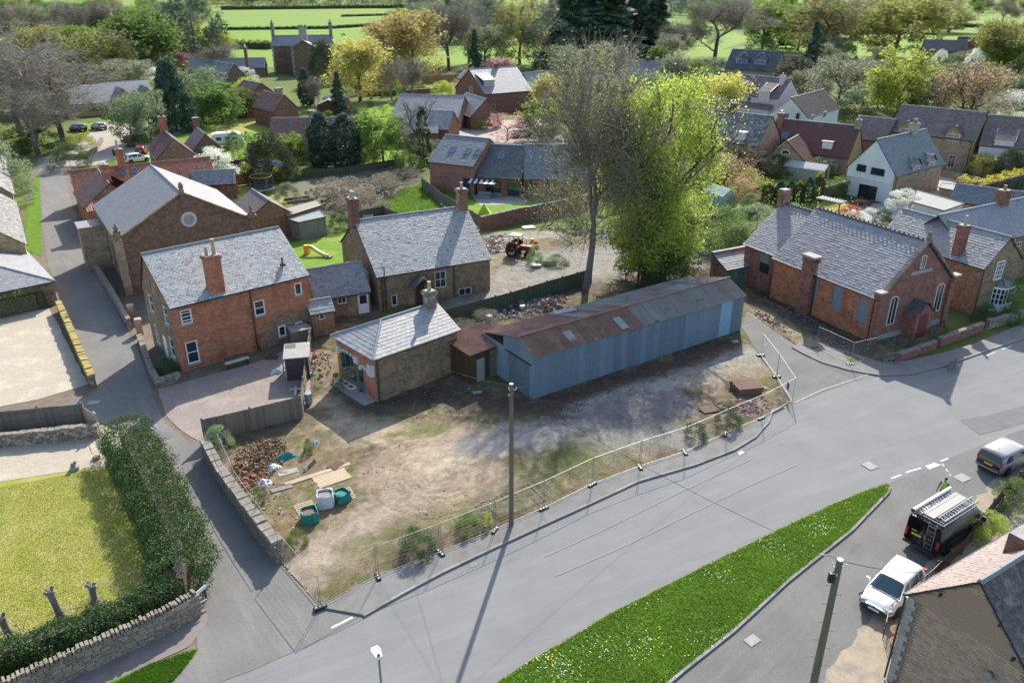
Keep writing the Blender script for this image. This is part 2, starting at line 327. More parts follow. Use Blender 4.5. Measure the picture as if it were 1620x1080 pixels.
# gardens
field([(-63,128),(-38,132),(-42,160),(-75,190),(-90,170)],.004,green_m)
sheet('lawn',[(315,205),(370,190),(425,180),(428,200),(330,225),(315,225)],.008,lawn_m)
sheet('lawn',[(340,232),(420,232),(420,262),(350,262)],.006,green_m)
sheet('lawn',[(528,232),(640,232),(655,262),(600,288),(528,262)],.008,green_m)
sheet('lawn',[(455,385),(545,368),(545,470),(455,470)],.008,green_m)
sheet('lawn',[(720,322),(860,300),(900,335),(770,340),(740,345)],.008,green_m)
sheet('lawn',[(360,290),(470,290),(470,340),(420,345),(360,320)],.006,lawn_m)
sheet('lawn',[(560,170),(640,170),(640,205),(570,205)],.006,green_m)
sheet('lawn',[(640,130),(735,128),(735,150),(640,160)],.006,green_m)
sheet('lawn',[(1150,270),(1240,262),(1330,300),(1330,345),(1260,340),(1150,345)],.006,green_m)
sheet('lawn',[(1262,315),(1330,312),(1350,340),(1290,352)],.01,lawn_m)
sheet('garden_wasteland',[(430,290),(560,262),(660,255),(665,330),(620,345),(560,345),(470,330)],.01,plain('bramble_ground',A(.16,.125,.1),.95,A(.11,.13,.05),.7,bump=.8,bscale=10),kind='structure')
sheet('garden_grass',[(590,330),(640,300),(672,290),(700,345),(690,360),(600,360)],.014,green_m)
sheet('courtyard',[(560,208),(700,190),(870,190),(900,230),(700,232),(690,215)],.012,plain('pink_paving',A(.36,.3,.27),.9,A(.3,.25,.22),2))
sheet('drive',[(160,195),(240,195),(300,205),(225,235),(150,262),(100,265),(110,240)],.012,plain('drive_gravel',A(.38,.33,.27),.95,A(.33,.29,.25),2,bump=.4,bscale=20))
sheet('patio',[(745,308),(830,308),(836,322),(760,325)],.016,concrete_m,amp=0)
sheet('patio',[(1330,330),(1420,318),(1450,345),(1370,350)],.016,plain('blue_paving',A(.34,.36,.38),.85,A(.27,.29,.31),3),amp=0)
sheet('forecourt',[(1440,275),(1600,285),(1700,310),(1560,330),(1400,340),(1430,300)],.01,plain('forecourt_gravel',A(.4,.36,.31),.95,A(.33,.3,.26),2))
sheet('front_path',[(1545,262),(1610,268),(1630,290),(1540,280)],.014,concrete_m)
# main carriageway with the slip road and the drive mouth
UP=[(-400,1330),(0,1215),(240,1115),(385,1060),(475,1021),(575,975),(640,938),(700,906),(780,868),(860,831),(935,797),(1010,762),(1100,736),(1160,713),(1195,692),(1216,668),(1222,650)]
RT=[(1254,550),(1272,560),(1300,573),(1340,585),(1390,594),(1440,592),(1490,580),(1540,562),(1620,535),(1760,488)]
sheet('road',UP+[(1262,632),(1176,500),(1192,482)]+RT+[(2300,520),(2300,1500),(1900,1900),(-400,1900)],.0,asphalt,amp=0)
sheet('track',[(1253,640),(1203,563),(1172,515),(1180,490),(1196,505),(1235,530),(1262,548),(1300,574),(1345,587),(1384,590)],.012,asphalt_worn,amp=.05)
# lane and yard
sheet('lane',[(240,1120),(300,1100),(480,1024),(577,978),(574,970),(507,962),(455,905),(322,712),(330,690),(300,700),(262,670),(248,640),(236,605),(220,560),(180,480),(150,425),(118,335),(100,268),(108,240),(60,250),(62,275),(66,345),(76,420),(90,455),(110,520),(155,615),(150,625),(40,655),(40,672),(160,668),(220,690),(262,770),(312,880),(322,945),(310,990),(312,1030),(260,1060),(165,1090)],.012,asphalt_lane,amp=.08)
sheet('gravel_yard',[(250,615),(290,605),(400,575),(440,560),(492,520),(490,640),(330,690),(330,712),(300,690),(265,660)],.022,gravel_red,amp=.18)
sheet('gravel_parking',[(-60,505),(78,488),(140,608),(60,632),(-60,655)],.02,gravel_pale,amp=.05)
sheet('grass_strip',[(38,395),(44,330),(52,290),(62,272),(64,300),(65,350),(66,405)],.022,verge_m,amp=.06)
sheet('front_lawn',[(-80,790),(0,762),(175,735),(225,770),(275,880),(285,945),(180,1010),(0,1075),(-80,1095)],.004,lawn_m,amp=.05)
sheet('garden_path',[(-80,712),(160,672),(215,690),(200,732),(0,762),(-80,790)],.02,gravel_pale,amp=.04)
sheet('footway',[(-60,1160),(70,1085),(300,985),(312,965),(322,960),(330,980),(300,1022),(160,1085),(40,1150)],.02,plain('pink_tarmac',A(.23,.195,.185),.92,A(.19,.16,.15),1.5,bump=.3,bscale=40),amp=.04)
sheet('grass_corner',[(120,1105),(170,1080),(240,1050),(312,1026),(312,1032),(288,1062),(240,1110),(160,1140)],.026,verge_m,amp=.05,thick=.02)
# pavements with kerbs
def edge_line(px,d,z=0):
 pts=[P(*p)for p in px];out=[]
 for i,p in enumerate(pts):
  t=(pts[min(i+1,len(pts)-1)]-pts[max(i-1,0)]);n=Vector((-t.y,t.x,0)).normalized();out.append(p+n*d)
 return out
def kerb(px,name='kerb',w=.14,h=.11,unit=.915,z=0,lift=0.0):
 pts=[P(*p)if len(p)==2 else Vector(p)for p in px];b=MB();
 for i in range(len(pts)-1):
  a,c=pts[i],pts[i+1];L=(c-a).length;n=max(1,round(L/unit));d=(c-a)/n
  for k in range(n):
   q=a+d*(k+.006);r=a+d*(k+.994);zz=z+h/2+U(-.004,.004)+lift
   b.bar((q.x,q.y,zz),(r.x,r.y,zz),w*U(.96,1.02),h,0)
 return tag(b.build(name,kerb_m),kind='structure')
K1=UP[5:]
inner=edge_line(K1,.07)
fence_line=[(507,962),(598,913),(697,876),(783,840),(860,806),(937,768),(1012,740),(1083,717),(1147,688),(1204,663),(1240,645)]
pv=[(p.x,p.y)for p in inner]+[tuple(P(*q)[:2])for q in reversed(fence_line)]
sheet('pavement',pv,.1,pave_m,amp=0,px=False,thick=.14)
kerb(K1)
sheet('pavement',[(1254,550)]+RT[1:]+[(1790,462),(1620,512),(1540,545),(1490,560),(1430,572),(1396,575),(1350,560),(1300,545),(1270,538)],.1,pave_m,amp=0,thick=.14)
kerb([(p.x,p.y,0)for p in edge_line(RT,-.05)])
# verge between the road and the slip road
VG=[(600,1230),(700,1140),(787,1080),(853,1037),(907,1007),(973,967),(1023,943),(1080,914),(1147,880),(1223,843),(1313,800),(1365,779),(1403,766)]
VL=[(1408,771),(1405,780),(1347,840),(1247,920),(1163,997),(1080,1063),(1050,1088),(980,1160),(880,1270)]
sheet('verge_edge',[(u,v-3.5)for u,v in VG]+VL,.022,plain('verge_soil',A(.25,.22,.18),.95,A(.19,.17,.13),2,bump=.5,bscale=20),amp=.1,step=.5)
sheet('verge',VG+VL,.06,verge_m,amp=.09,thick=.1,step=.5)
kerb(VL,lift=.0)
sheet('slip_road',[(1407,764)]+VL+[(1000,1500),(1700,1400),(1700,1100),(1490,960),(1560,870),(1620,800),(1700,740),(1700,650),(1620,678),(1512,720)],.008,asphalt_worn,amp=.04)
sheet('gravel_edge',[(1285,1090),(1330,1030),(1375,985),(1405,965),(1445,900),(1480,880),(1500,850),(1540,800),(1585,745),(1640,720),(1700,740),(1560,880),(1440,1090)],.014,plain('worn_gravel',A(.36,.3,.215),.95,A(.27,.23,.17),2,bump=.8,bscale=22,col3=A(.2,.19,.175),scale3=1.1),amp=.25,step=.6)
# worn seams and lines on the road
def line(px,w,m,z=.016,name='road_marking',dash=None,gap=0):
 pts=[P(*p)for p in px];b=MB()
 for i in range(len(pts)-1):
  a,c=pts[i],pts[i+1];L=(c-a).length;d=(c-a)/L;n=Vector((-d.y,d.x,0))*w/2;s=0
  while s<L:
   e=min(L,s+(dash or L));q,r=a+d*s,a+d*e
   b.poly([(q-n)+Vector((0,0,z)),(r-n)+Vector((0,0,z)),(r+n)+Vector((0,0,z)),(q+n)+Vector((0,0,z))]);s=e+gap
   if not dash:break
 return tag(b.build(name,m),kind='structure')
seam=plain('worn_seam',A(.235,.232,.226),.9,A(.2,.2,.196),3)
line([(1257,637),(1300,617),(1384,589)],.13,plain('faded_line',A(.33,.33,.32),.85,A(.24,.24,.235),5),z=.02)
line([(862,880),(960,835),(1040,795),(1110,762),(1190,725)],.12,seam)
line([(880,910),(990,862),(1080,818),(1180,770),(1260,735)],.12,seam)
line([(1410,757),(1440,745),(1465,738),(1500,725)],.14,paint_w,dash=.9,gap=.45)
line([(1490,733),(1504,752)],.09,paint_w,dash=.35,gap=.25)
line([(1560,563),(1575,557)],.1,paint_w);line([(1585,553),(1600,548)],.1,paint_w)
line([(524,993),(558,976)],.14,paint_w)
line([(1468,741),(1486,734)],.22,paint_w)
sheet('road_patch',[(1518,664),(1560,657),(1625,640),(1625,668),(1550,688)],.012,asphalt_patch,amp=0)
sheet('lane_patch',[(205,700),(250,680),(275,690),(225,712)],.024,asphalt_patch,amp=.04)
def cover(u,v,w,d,rz,m,label,z=.02):
 p=P(u,v);b=MB();b.box((0,0,.008),(w,d,.016));b.box((0,0,.018),(w*.86,d*.86,.008))
 o=b.build('manhole_cover',m,loc=(p.x,p.y,z),rot=(0,0,rz));tag(o,label,'manhole cover')
pale_iron=plain('pale_iron',A(.33,.33,.315),.85,A(.25,.25,.24),5)
cover(1376,737,.75,.75,.5,pale_iron,'pale square inspection cover set in the main road')
cover(1522,756,.9,.7,.5,pale_iron,'pale inspection cover in the slip road behind the silver car')
cover(240,677,.8,.55,.4,steel_dull,'dark rectangular cover in the lane by the gravel yard')
cover(148,637,.8,.6,.1,concrete_m,'round-edged pale cover beside the end of the panel fence')
cover(1190,1013,.7,.5,.6,pale_iron,'pale worn cover in the slip road near the kerb')
sheet('yard_soil',[(-80,480),(60,470),(40,300),(60,250),(110,240),(190,400),(260,470),(480,430),(600,470),(600,520),(500,650),(340,715),(455,905),(507,962),(580,980),(450,1060),(240,1130),(0,1180),(-80,1180)],-.006,earth_m,amp=0)
sheet('gully',[(1166,716),(1174,712),(1178,716),(1170,720)],.016,black_p,amp=0);sheet('gully',[(742,893),(752,888),(757,893),(747,898)],.016,black_p,amp=0)
# the derelict plot: one fine ground sheet, coloured by what lies on it
def vnoise(x,y,s,seed):
 r=np.random.RandomState(seed);T=r.rand(64,64);X,Y=x*s,y*s
 i,j=np.floor(X).astype(int),np.floor(Y).astype(int);fx,fy=X-i,Y-j
 fx,fy=fx*fx*(3-2*fx),fy*fy*(3-2*fy);g=lambda a,b:T[a%64,b%64]
 return(g(i,j)*(1-fx)+g(i+1,j)*fx)*(1-fy)+(g(i,j+1)*(1-fx)+g(i+1,j+1)*fx)*fy
def fbm(x,y,s,seed,o=5):return sum(vnoise(x,y,s*2**k,seed+k)*.5**k for k in range(o))/(2-.5**(o-1))
def seg_d(x,y,px):
 pts=[P(*p)for p in px];D=np.full(x.shape,1e9)
 for a,b in zip(pts,pts[1:]):
  dx,dy=b.x-a.x,b.y-a.y;t=np.clip(((x-a.x)*dx+(y-a.y)*dy)/(dx*dx+dy*dy),0,1)
  D=np.minimum(D,np.hypot(x-a.x-t*dx,y-a.y-t*dy))
 return D
def inside(x,y,px):
 pts=[P(*p)for p in px];r=np.zeros(x.shape,bool);j=len(pts)-1
 for i in range(len(pts)):
  a,b=pts[i],pts[j]
  r^=((a.y>y)!=(b.y>y))&(x<(b.x-a.x)*(y-a.y)/(b.y-a.y+1e-12)+a.x);j=i
 return r
def sm(a,b,t):t=np.clip((t-a)/(b-a),0,1);return t*t*(3-2*t)
SITE=[(452,903),(507,962)]+fence_line[1:]+[(1253,638),(1230,600),(1203,563),(1172,520),(1183,492),(1225,525),(1262,547),(1300,566),(1345,580),(1395,580),(1430,565),(1500,520),(1470,490),(1260,460),(1200,440),(1150,420),(1120,380),(1010,345),(900,345),(790,350),(745,345),(750,420),(700,470),(600,500),(512,500),(492,530),(488,645),(326,700),(330,720)]
gx=np.arange(-26,44,.16);gy=np.arange(27.5,93,.16);X,Y=np.meshgrid(gx,gy);
n1,n2,n3,n4=fbm(X,Y,.35,1),fbm(X,Y,1.1,11),fbm(X,Y,2.8,21),fbm(X,Y,.16,31)
def lerp3(c,d,w):return c*(1-w[...,None])+np.array(d)*w[...,None]
col=np.zeros(X.shape+(3,))+np.array([.23,.175,.11])
col=lerp3(col,(.135,.145,.05),sm(.46,.62,n2)*.75)
col=lerp3(col,(.11,.085,.06),sm(.5,.66,n1)*.7)
col=lerp3(col,(.33,.27,.2),sm(.55,.72,n3)*.6)
W=(n2-.5)*2.4+(n3-.5)*1.2
def band(px,w,c,soft=.8,k=1.0):
 global col;d=seg_d(X,Y,px)+W;col=lerp3(col,c,(1-sm(w-soft,w+soft,d))*k)
band([(950,700),(1010,680),(1080,690)],1.8,(.3,.285,.255),1.2,.9)
band([(880,735),(930,720)],1.5,(.13,.15,.05),1.2,.7)
band([(500,640),(545,675),(610,690)],1.1,(.4,.34,.255),1.0)
band([(545,670),(640,695),(740,690),(830,690)],1.3,(.46,.37,.27),1.0)
band([(690,750),(700,745)],4.3,(.4,.31,.22),1.4)
band([(690,740),(720,735)],2.2,(.45,.365,.265),1.2)
band([(640,790),(560,850),(475,905),(460,930)],1.35,(.375,.31,.235),1.0)
band([(760,705),(850,690),(950,640),(1040,610),(1120,590),(1195,560)],1.5,(.33,.315,.29),.8)
band([(985,650),(1060,640)],2.0,(.215,.2,.21),.9,.9)
band([(940,660),(1000,672)],1.1,(.21,.195,.205),.6,.9)
band([(1100,610),(1190,580)],1.2,(.36,.3,.225),1.0,.8)
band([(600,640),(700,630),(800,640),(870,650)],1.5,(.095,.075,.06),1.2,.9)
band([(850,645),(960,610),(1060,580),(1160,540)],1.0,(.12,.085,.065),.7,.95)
band([(640,690),(700,680)],.7,(.15,.17,.05),.7,.8)
band([(360,690),(460,670),(490,660)],1.2,(.17,.125,.085),1.,.9)
band([(430,850),(470,820),(500,790)],.8,(.27,.18,.1),.8,.7)
band([(780,470),(900,420),(1000,410),(1100,400)],5.,(.29,.275,.25),2.,.95)
band([(700,450),(760,430),(790,400)],1.5,(.3,.25,.18),1.,.8)
band([(800,375),(870,370)],2.,(.4,.36,.3),1.,.7)
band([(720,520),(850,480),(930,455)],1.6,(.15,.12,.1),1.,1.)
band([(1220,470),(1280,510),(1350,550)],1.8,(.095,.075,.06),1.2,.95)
band([(1200,490),(1260,530),(1330,570)],.6,(.36,.3,.21),.5,.8)
band([(560,870),(640,835),(760,800),(850,775)],.8,(.15,.15,.06),.9,.7)
cc=P(690,752);rr=np.hypot(X-cc.x,Y-cc.y)*(1+.06*np.sin(np.arctan2(Y-cc.y,X-cc.x)*2));ar=np.arctan2(Y-cc.y,X-cc.x)
ring=np.zeros(X.shape)
for q in(.9,1.25,1.7,2.05,2.5,2.85,3.25,3.6,4.0,4.4):ring=np.maximum(ring,(1-sm(.06,.2,np.abs(rr-q+.3*(n2-.5))))*sm(-.2,.35,np.sin(ar*1.0+2.6+q*.35)+.45))
col=lerp3(col,(.27,.215,.155),ring*.45)
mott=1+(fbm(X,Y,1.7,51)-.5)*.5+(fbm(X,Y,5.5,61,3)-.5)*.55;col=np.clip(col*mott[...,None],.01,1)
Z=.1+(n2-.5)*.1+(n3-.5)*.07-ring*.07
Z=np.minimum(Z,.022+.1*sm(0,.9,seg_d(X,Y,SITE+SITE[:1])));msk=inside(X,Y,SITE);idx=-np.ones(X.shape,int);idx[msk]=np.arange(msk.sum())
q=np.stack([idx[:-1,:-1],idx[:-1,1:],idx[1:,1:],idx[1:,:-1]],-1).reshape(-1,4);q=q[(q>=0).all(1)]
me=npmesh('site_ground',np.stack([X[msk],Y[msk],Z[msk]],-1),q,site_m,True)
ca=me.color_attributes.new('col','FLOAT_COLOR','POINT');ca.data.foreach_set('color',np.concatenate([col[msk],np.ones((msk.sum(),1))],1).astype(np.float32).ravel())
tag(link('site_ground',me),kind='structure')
# ------------------------------------------------------------------ house kit
HS={}
_fc={}
class House:pass
def ovar(m,name,v=.14):
 m2=m.copy();m2.name=name;nt=m2.node_tree;bs=nt.nodes['Principled BSDF'];src=bs.inputs['Base Color'].links[0].from_socket;hs=nt.nodes.new('ShaderNodeHueSaturation');oi=nt.nodes.new('ShaderNodeObjectInfo');mr=nt.nodes.new('ShaderNodeMapRange');mr.inputs[3].default_value=1-v;mr.inputs[4].default_value=1+v
 nt.links.new(oi.outputs['Random'],mr.inputs[0]);nt.links.new(mr.outputs[0],hs.inputs['Value']);nt.links.new(src,hs.inputs['Color']);nt.links.new(hs.outputs[0],bs.inputs['Base Color']);return m2
def _T(h,f):
 L,D=h.L,h.D
 return{'f':lambda s,z,d=0:Vector((s,d,z)),'r':lambda s,z,d=0:Vector((L-d,s,z)),'l':lambda s,z,d=0:Vector((d,D-s,z)),'b':lambda s,z,d=0:Vector((L-s,D-d,z))}[f]
def hit(h,f,u,v):
 inv=h.root.matrix_basis.inverted();o=inv@Vector((0,0,CAMH));d=inv.to_3x3()@ray(u,v)
 ax,c={'f':(1,0),'b':(1,h.D),'l':(0,0),'r':(0,h.L)}[f]
 t=(c-o[ax])/d[ax];p=o+d*t
 return{'f':p.x,'b':h.L-p.x,'r':p.y,'l':h.D-p.y}[f],p.z
def win_mesh(w,h,nx,ny,fm,t=.07,dep=.08):
 k=('w',round(w,2),round(h,2),nx,ny,fm.name)
 if k not in _fc:
  b=MB();x0,x1,z0,z1=-w/2,w/2,-h/2,h/2
  for a,c in(((x0+t/2,0,z0),(x0+t/2,0,z1)),((x1-t/2,0,z0),(x1-t/2,0,z1))):b.bar(a,c,t,dep,up=(0,1,0))
  for zz in(z0+t/2,z1-t/2):b.bar((x0+t,0,zz),(x1-t,0,zz),dep,t)
  for i in range(1,nx):xx=x0+w*i/nx;b.bar((xx,0,z0+t),(xx,0,z1-t),t*.6,dep*.8,up=(0,1,0))
  for i in range(1,ny):zz=z0+h*i/ny;b.bar((x0+t,.004,zz),(x1-t,.004,zz),dep*.7,t*.6)
  g=MB();g.box((0,.025,0),(w-2*t+.02,.012,h-2*t+.02))
  _fc[k]=(b.mesh('window',fm),g.mesh('pane',glass_m))
 return _fc[k]
def place(h,f,s,z,d,name,me,label=None,parent=None):
 o=link(name,me,parent or h.root);T=_T(h,f);o.location=T(s,z,d)
 o.rotation_euler=(0,0,{'f':0,'r':math.pi/2,'l':-math.pi/2,'b':math.pi}[f])
 if label:o['label']=label
 return o
def add_window(h,f,s,z,w,hh,nx=1,ny=2,fm=None,sill=None,proud=False,t=.07):
 fm=fm or white_p;wm,gm=win_mesh(w,hh,nx,ny,fm,t)
 o=place(h,f,s,z,-.045 if proud else .07,'window',wm);link('pane',gm,o)
 if sill:
  b=MB();b.box((0,-.06 if not proud else-.02,-hh/2-.05),(w+.16,.2,.09));k=('s',round(w,2),round(hh,2),sill.name)
  if k not in _fc:_fc[k]=b.mesh('sill',sill)
  link('sill',_fc[k],o)
 return o
def add_door(h,f,s,z,w,hh,m,glazed=False,proud=False,panels=2):
 k=('d',round(w,2),round(hh,2),m.name,glazed,panels)
 if k not in _fc:
  b=MB();b.box((0,0,0),(w,.06,hh))
  for i in range(panels):
   zz=-hh/2+hh*(i+.5)/panels
   if not(glazed and i==panels-1):
    for q in(-1,1):b.box((q*w/4.4,-.035,zz),(w*.3,.02,hh/panels*.7))
  g=MB();g.box((0,-.034,hh*.18),(w*.66,.012,hh*.42))
  k2=MB();k2.box((w*.38,-.06,-.05),(.05,.06,.12))
  _fc[k]=(b.mesh('door',m),g.mesh('pane',glass_m)if glazed else None,k2.mesh('handle',steel_dull))
 a,g,kn=_fc[k];o=place(h,f,s,z,-.035 if proud else .06,'door',a)
 if g:link('pane',g,o)
 link('handle',kn,o);return o
def wall_face(b,T,L,z0,z1,holes,mi=0,dep=.12):
 xs=sorted({0,L,*[q for o in holes for q in(o[0],o[1])]});zs=sorted({z0,z1,*[q for o in holes for q in(o[2],o[3])]})
 xs=[x for x in xs if 0<=x<=L];zs=[z for z in zs if z0<=z<=z1]
 for i in range(len(xs)-1):
  for j in range(len(zs)-1):
   cx,cz=(xs[i]+xs[i+1])/2,(zs[j]+zs[j+1])/2
   if any(o[0]<cx<o[1]and o[2]<cz<o[3]for o in holes):continue
   b.poly([T(xs[i],zs[j]),T(xs[i+1],zs[j]),T(xs[i+1],zs[j+1]),T(xs[i],zs[j+1])],mi)
 for a,c,d,e in holes:
  for p,q in(((a,d),(c,d)),((c,d),(c,e)),((c,e),(a,e)),((a,e),(a,d))):
   b.poly([T(*p),T(*p,dep),T(*q,dep),T(*q)],mi)
  b.poly([T(a,d,dep),T(c,d,dep),T(c,e,dep),T(a,e,dep)],mi)
def slates(b,e0,e1,r0,r1,w,ex,kind='slate',skip=0.0,lift=.03):
 e0,e1,r0,r1=map(Vector,(e0,e1,r0,r1));n=((e1-e0).cross((r0+r1)/2-(e0+e1)/2)).normalized()
 sl=((r0+r1)/2-(e0+e1)/2).length;rows=max(1,round(sl/ex));u=(e1-e0).normalized()
 for k in range(rows):
  t0,t1=k/rows,min(1,(k+1.12)/rows)
  la,lb,ra,rb=e0.lerp(r0,t0),e0.lerp(r0,t1),e1.lerp(r1,t0),e1.lerp(r1,t1)
  La,Lb=(ra-la).length,(rb-lb).length
  s0=(la-e0).dot(u);s1=(lb-e0).dot(u);va=la-u*s0;vb=lb-u*s1
  lo,hi=min(s0,s1),max(s0+La,s1+Lb);c=math.floor(lo/w)*w-(w/2 if k%2 and kind=='slate' else 0)
  while c<hi:
   a0,a1,b0,b1=max(c,s0),min(c+w-.012,s0+La),max(c,s1),min(c+w-.012,s1+Lb);c+=w
   if a1-a0<.02 or b1-b0<.0 or(skip and rnd.random()<skip):
    if a1-a0<.02:continue
    if b1<b0:b0=b1=(b0+b1)/2
   z=lift+U(-.006,.012)
   if kind=='slate':
    p=[va+u*a0+n*z,va+u*a1+n*(z+U(-.006,.006)),vb+u*b1+n*.012,vb+u*b0+n*.012]
   else:
    p=[va+u*a0+n*(z+.055),va+u*a1+n*z,vb+u*b1+n*.012,vb+u*b0+n*(.065)]
   b.faces(p+[va+u*a0,va+u*a1],[(0,1,2,3),(4,5,1,0)])
def ridge(b,a,c,unit=.45,r=.13,h=.09):
 a,c=Vector(a),Vector(c);L=(c-a).length;n=max(1,round(L/unit));d=(c-a)/n;s=d.cross(Vector((0,0,1))).normalized()*r
 for k in range(n):
  p,q=a+d*(k+.01),a+d*(k+.985);up=Vector((0,0,h+U(-.008,.012)))
  b.faces([p-s-Vector((0,0,.06)),p+up-s*.35,p+up+s*.35,p+s-Vector((0,0,.06)),q-s-Vector((0,0,.06)),q+up-s*.35,q+up+s*.35,q+s-Vector((0,0,.06))],[(0,1,5,4),(1,2,6,5),(2,3,7,6),(0,3,2,1),(4,5,6,7)])
TILE={'slate':(.27,.21,'slate'),'big':(.42,.33,'slate'),'pan':(.26,.33,'pan'),'conc':(.34,.34,'pan'),'small':(.24,.17,'slate')}
def roof_slope(h,q,m,tile,name='roof',parts=False):
 e0,e1,r1,r0=[Vector(p)for p in q]
 n=((e1-e0).cross((r0+r1)/2-(e0+e1)/2)).normalized();b=MB();o=n*.07
 top=[e0,e1,r1,r0];bot=[p-o for p in top]
 b.faces([p-n*.004 for p in top]+bot,[(0,1,2,3),(7,6,5,4),(0,4,5,1),(1,5,6,2),(2,6,7,3),(3,7,4,0)])
 ro=b.build(name,gutter_m,h.root);sb=MB();w,ex,k=TILE[tile]if isinstance(tile,str)else tile
 slates(sb,e0,e1,r0,r1,w,ex,k)
 if parts:
  mo=m.name+'_each';mo=bpy.data.materials.get(mo)or ovar(m,mo,.13);nf=len(sb.f)//2;lim=290
  for i in range(min(nf,lim)):
   t=MB();t.v=sb.v[6*i:6*i+6];t.f=[(0,1,2,3),(4,5,1,0)];t.m=[0,0];t.build('slate' if k=='slate' else 'tile',mo,ro)
  if nf<=lim:return ro
  sb.v=sb.v[6*lim:];sb.f=[tuple(a-6*lim for a in f)for f in sb.f[2*lim:]];sb.m=sb.m[2*lim:]
 tag(sb.build('slates' if k=='slate' else 'tiles',m,ro),kind='stuff');return ro
def house(key,name,label,x,y,ang,L,D,ze,zr,ax,wm,rm,tile='slate',ov=.12,eo=.22,hip='',ops=(),cat='house',gut=True,ridge_m=None,faces='flrb',wms=None,rs='both',plinth=None,z0=0,group=None,parts=False,ry=None):
 h=House();h.L,h.D,h.ze,h.zr,h.ax=L,D,ze,zr,ax;HS[key]=h
 h.root=thing(name,label,cat,(x,y,z0),rad(ang),group);bpy.context.view_layer.update()
 h.root.matrix_basis=Matrix.Translation((x,y,z0))@Matrix.Rotation(rad(ang),4,'Z')
 holes={f:[]for f in 'flrb'};todo=[]
 for op in ops:
  kind,f,u,v,w,hh=op[:6];kw=op[6]if len(op)>6 else{}
  if kw.get('local'):s,z=u,v
  else:s,z=hit(h,f,u,v)
  FL=L if f in 'fb' else D
  if kind=='door' and not kw.get('keepz'):z=hh/2+.05
  proud=not(w/2<s<FL-w/2 and hh/2<z<ze-hh/2)or kw.get('proud',False)
  if not proud:holes[f].append((s-w/2,s+w/2,z-hh/2,z+hh/2))
  todo.append((kind,f,s,z,w,hh,kw,proud))
 b=MB();mats=[wm]
 for f in faces:
  mi=0
  if wms and f in wms:
   if wms[f]not in mats:mats.append(wms[f])
   mi=mats.index(wms[f])
  wall_face(b,_T(h,f),L if f in 'fb' else D,0,ze,holes[f],mi)
  W=D if f in 'lr' else L
  if(ax=='x' and f in 'lr' and f not in hip)or(ax=='y' and f in 'fb' and f not in hip):
   T=_T(h,f);b.poly([T(0,ze),T(W,ze),T(W/2 if ry is None else(ry if f=='r' else D-ry),zr)],mi)
 b.build('wall',mats,h.root)
 # roof
 half=ry or(D if ax=='x' else L)/2;sl=(zr-ze)/half;ez=ze-eo*sl+.05;rz_=zr+.05;ezb=ez if ry is None else ze-.2*(zr-ze)/(D-ry)+.05
 RB=MB()
 if ax=='x':
  xl,xr=-ov,L+ov;rl=half*.95 if 'l' in hip else-ov;rr=L-half*.95 if 'r' in hip else L+ov
  if 'f' in rs or rs=='both':roof_slope(h,[(xl if 'l' not in hip else-eo,-eo,ez),(xr if 'r' not in hip else L+eo,-eo,ez),(rr,half,rz_),(rl,half,rz_)],rm,tile,parts=parts)
  if 'b' in rs:roof_slope(h,[(xr if 'r' not in hip else L+eo,D+(eo if ry is None else .2),ezb),(xl if 'l' not in hip else-eo,D+(eo if ry is None else .2),ezb),(rl,half,rz_),(rr,half,rz_)],rm,tile,parts=parts)
  if 'l' in hip:roof_slope(h,[(-eo,D+eo,ez),(-eo,-eo,ez),(rl,half,rz_),(rl,half,rz_)],rm,tile,parts=parts)
  if 'r' in hip:roof_slope(h,[(L+eo,-eo,ez),(L+eo,D+eo,ez),(rr,half,rz_),(rr,half,rz_)],rm,tile,parts=parts)
  ridge(RB,(rl,half,rz_+.02),(rr,half,rz_+.02))
  if 'l' in hip:ridge(RB,(-eo,-eo,ez+.02),(rl,half,rz_+.02));ridge(RB,(-eo,D+eo,ez+.02),(rl,half,rz_+.02))
  if 'r' in hip:ridge(RB,(L+eo,-eo,ez+.02),(rr,half,rz_+.02));ridge(RB,(L+eo,D+eo,ez+.02),(rr,half,rz_+.02))
  gl=[((xl,-eo-.06,ez-.04),(xr,-eo-.06,ez-.04)),((xl,D+eo+.06,ez-.04),(xr,D+eo+.06,ez-.04))]
 else:
  yf,yb=-ov,D+ov
  roof_slope(h,[(-eo,yb,ez),(-eo,yf,ez),(half,yf,rz_),(half,yb,rz_)],rm,tile,parts=parts)
  roof_slope(h,[(L+eo,yf,ez),(L+eo,yb,ez),(half,yb,rz_),(half,yf,rz_)],rm,tile,parts=parts)
  ridge(RB,(half,yf,rz_+.02),(half,yb,rz_+.02))
  gl=[((-eo-.06,yf,ez-.04),(-eo-.06,yb,ez-.04)),((L+eo+.06,yf,ez-.04),(L+eo+.06,yb,ez-.04))]
 RB.build('ridge_tiles',ridge_m or lead_m,h.root)
 if gut:
  for a,c in gl:g=MB();g.tube([a,c],.06,6);g.build('gutter',gutter_m,h.root)
 if plinth:
  b=MB();b.box((L/2,-.02,plinth/2),(L+.04,.05,plinth));b.build('plinth',stone_pale,h.root)
 for kind,f,s,z,w,hh,kw,proud in todo:
  kw2={k:v for k,v in kw.items()if k in('nx','ny','fm','sill','t')}
  if kind=='w':add_window(h,f,s,z,w,hh,proud=proud,**kw2)
  elif kind=='door':add_door(h,f,s,z,w,hh,kw.get('m',white_p),kw.get('glazed',False),proud)
  elif kind=='board':
   bb=MB();bb.box((0,0,0),(w-.02,.04,hh-.02))
   for q in(-.3,.3):bb.box((0,-.025,hh*q),(w*.9,.015,.03))
   o=place(h,f,s,z,-.02 if proud else .05,'window_board',bb.mesh('window_board',kw.get('m',board_m)))
 return h
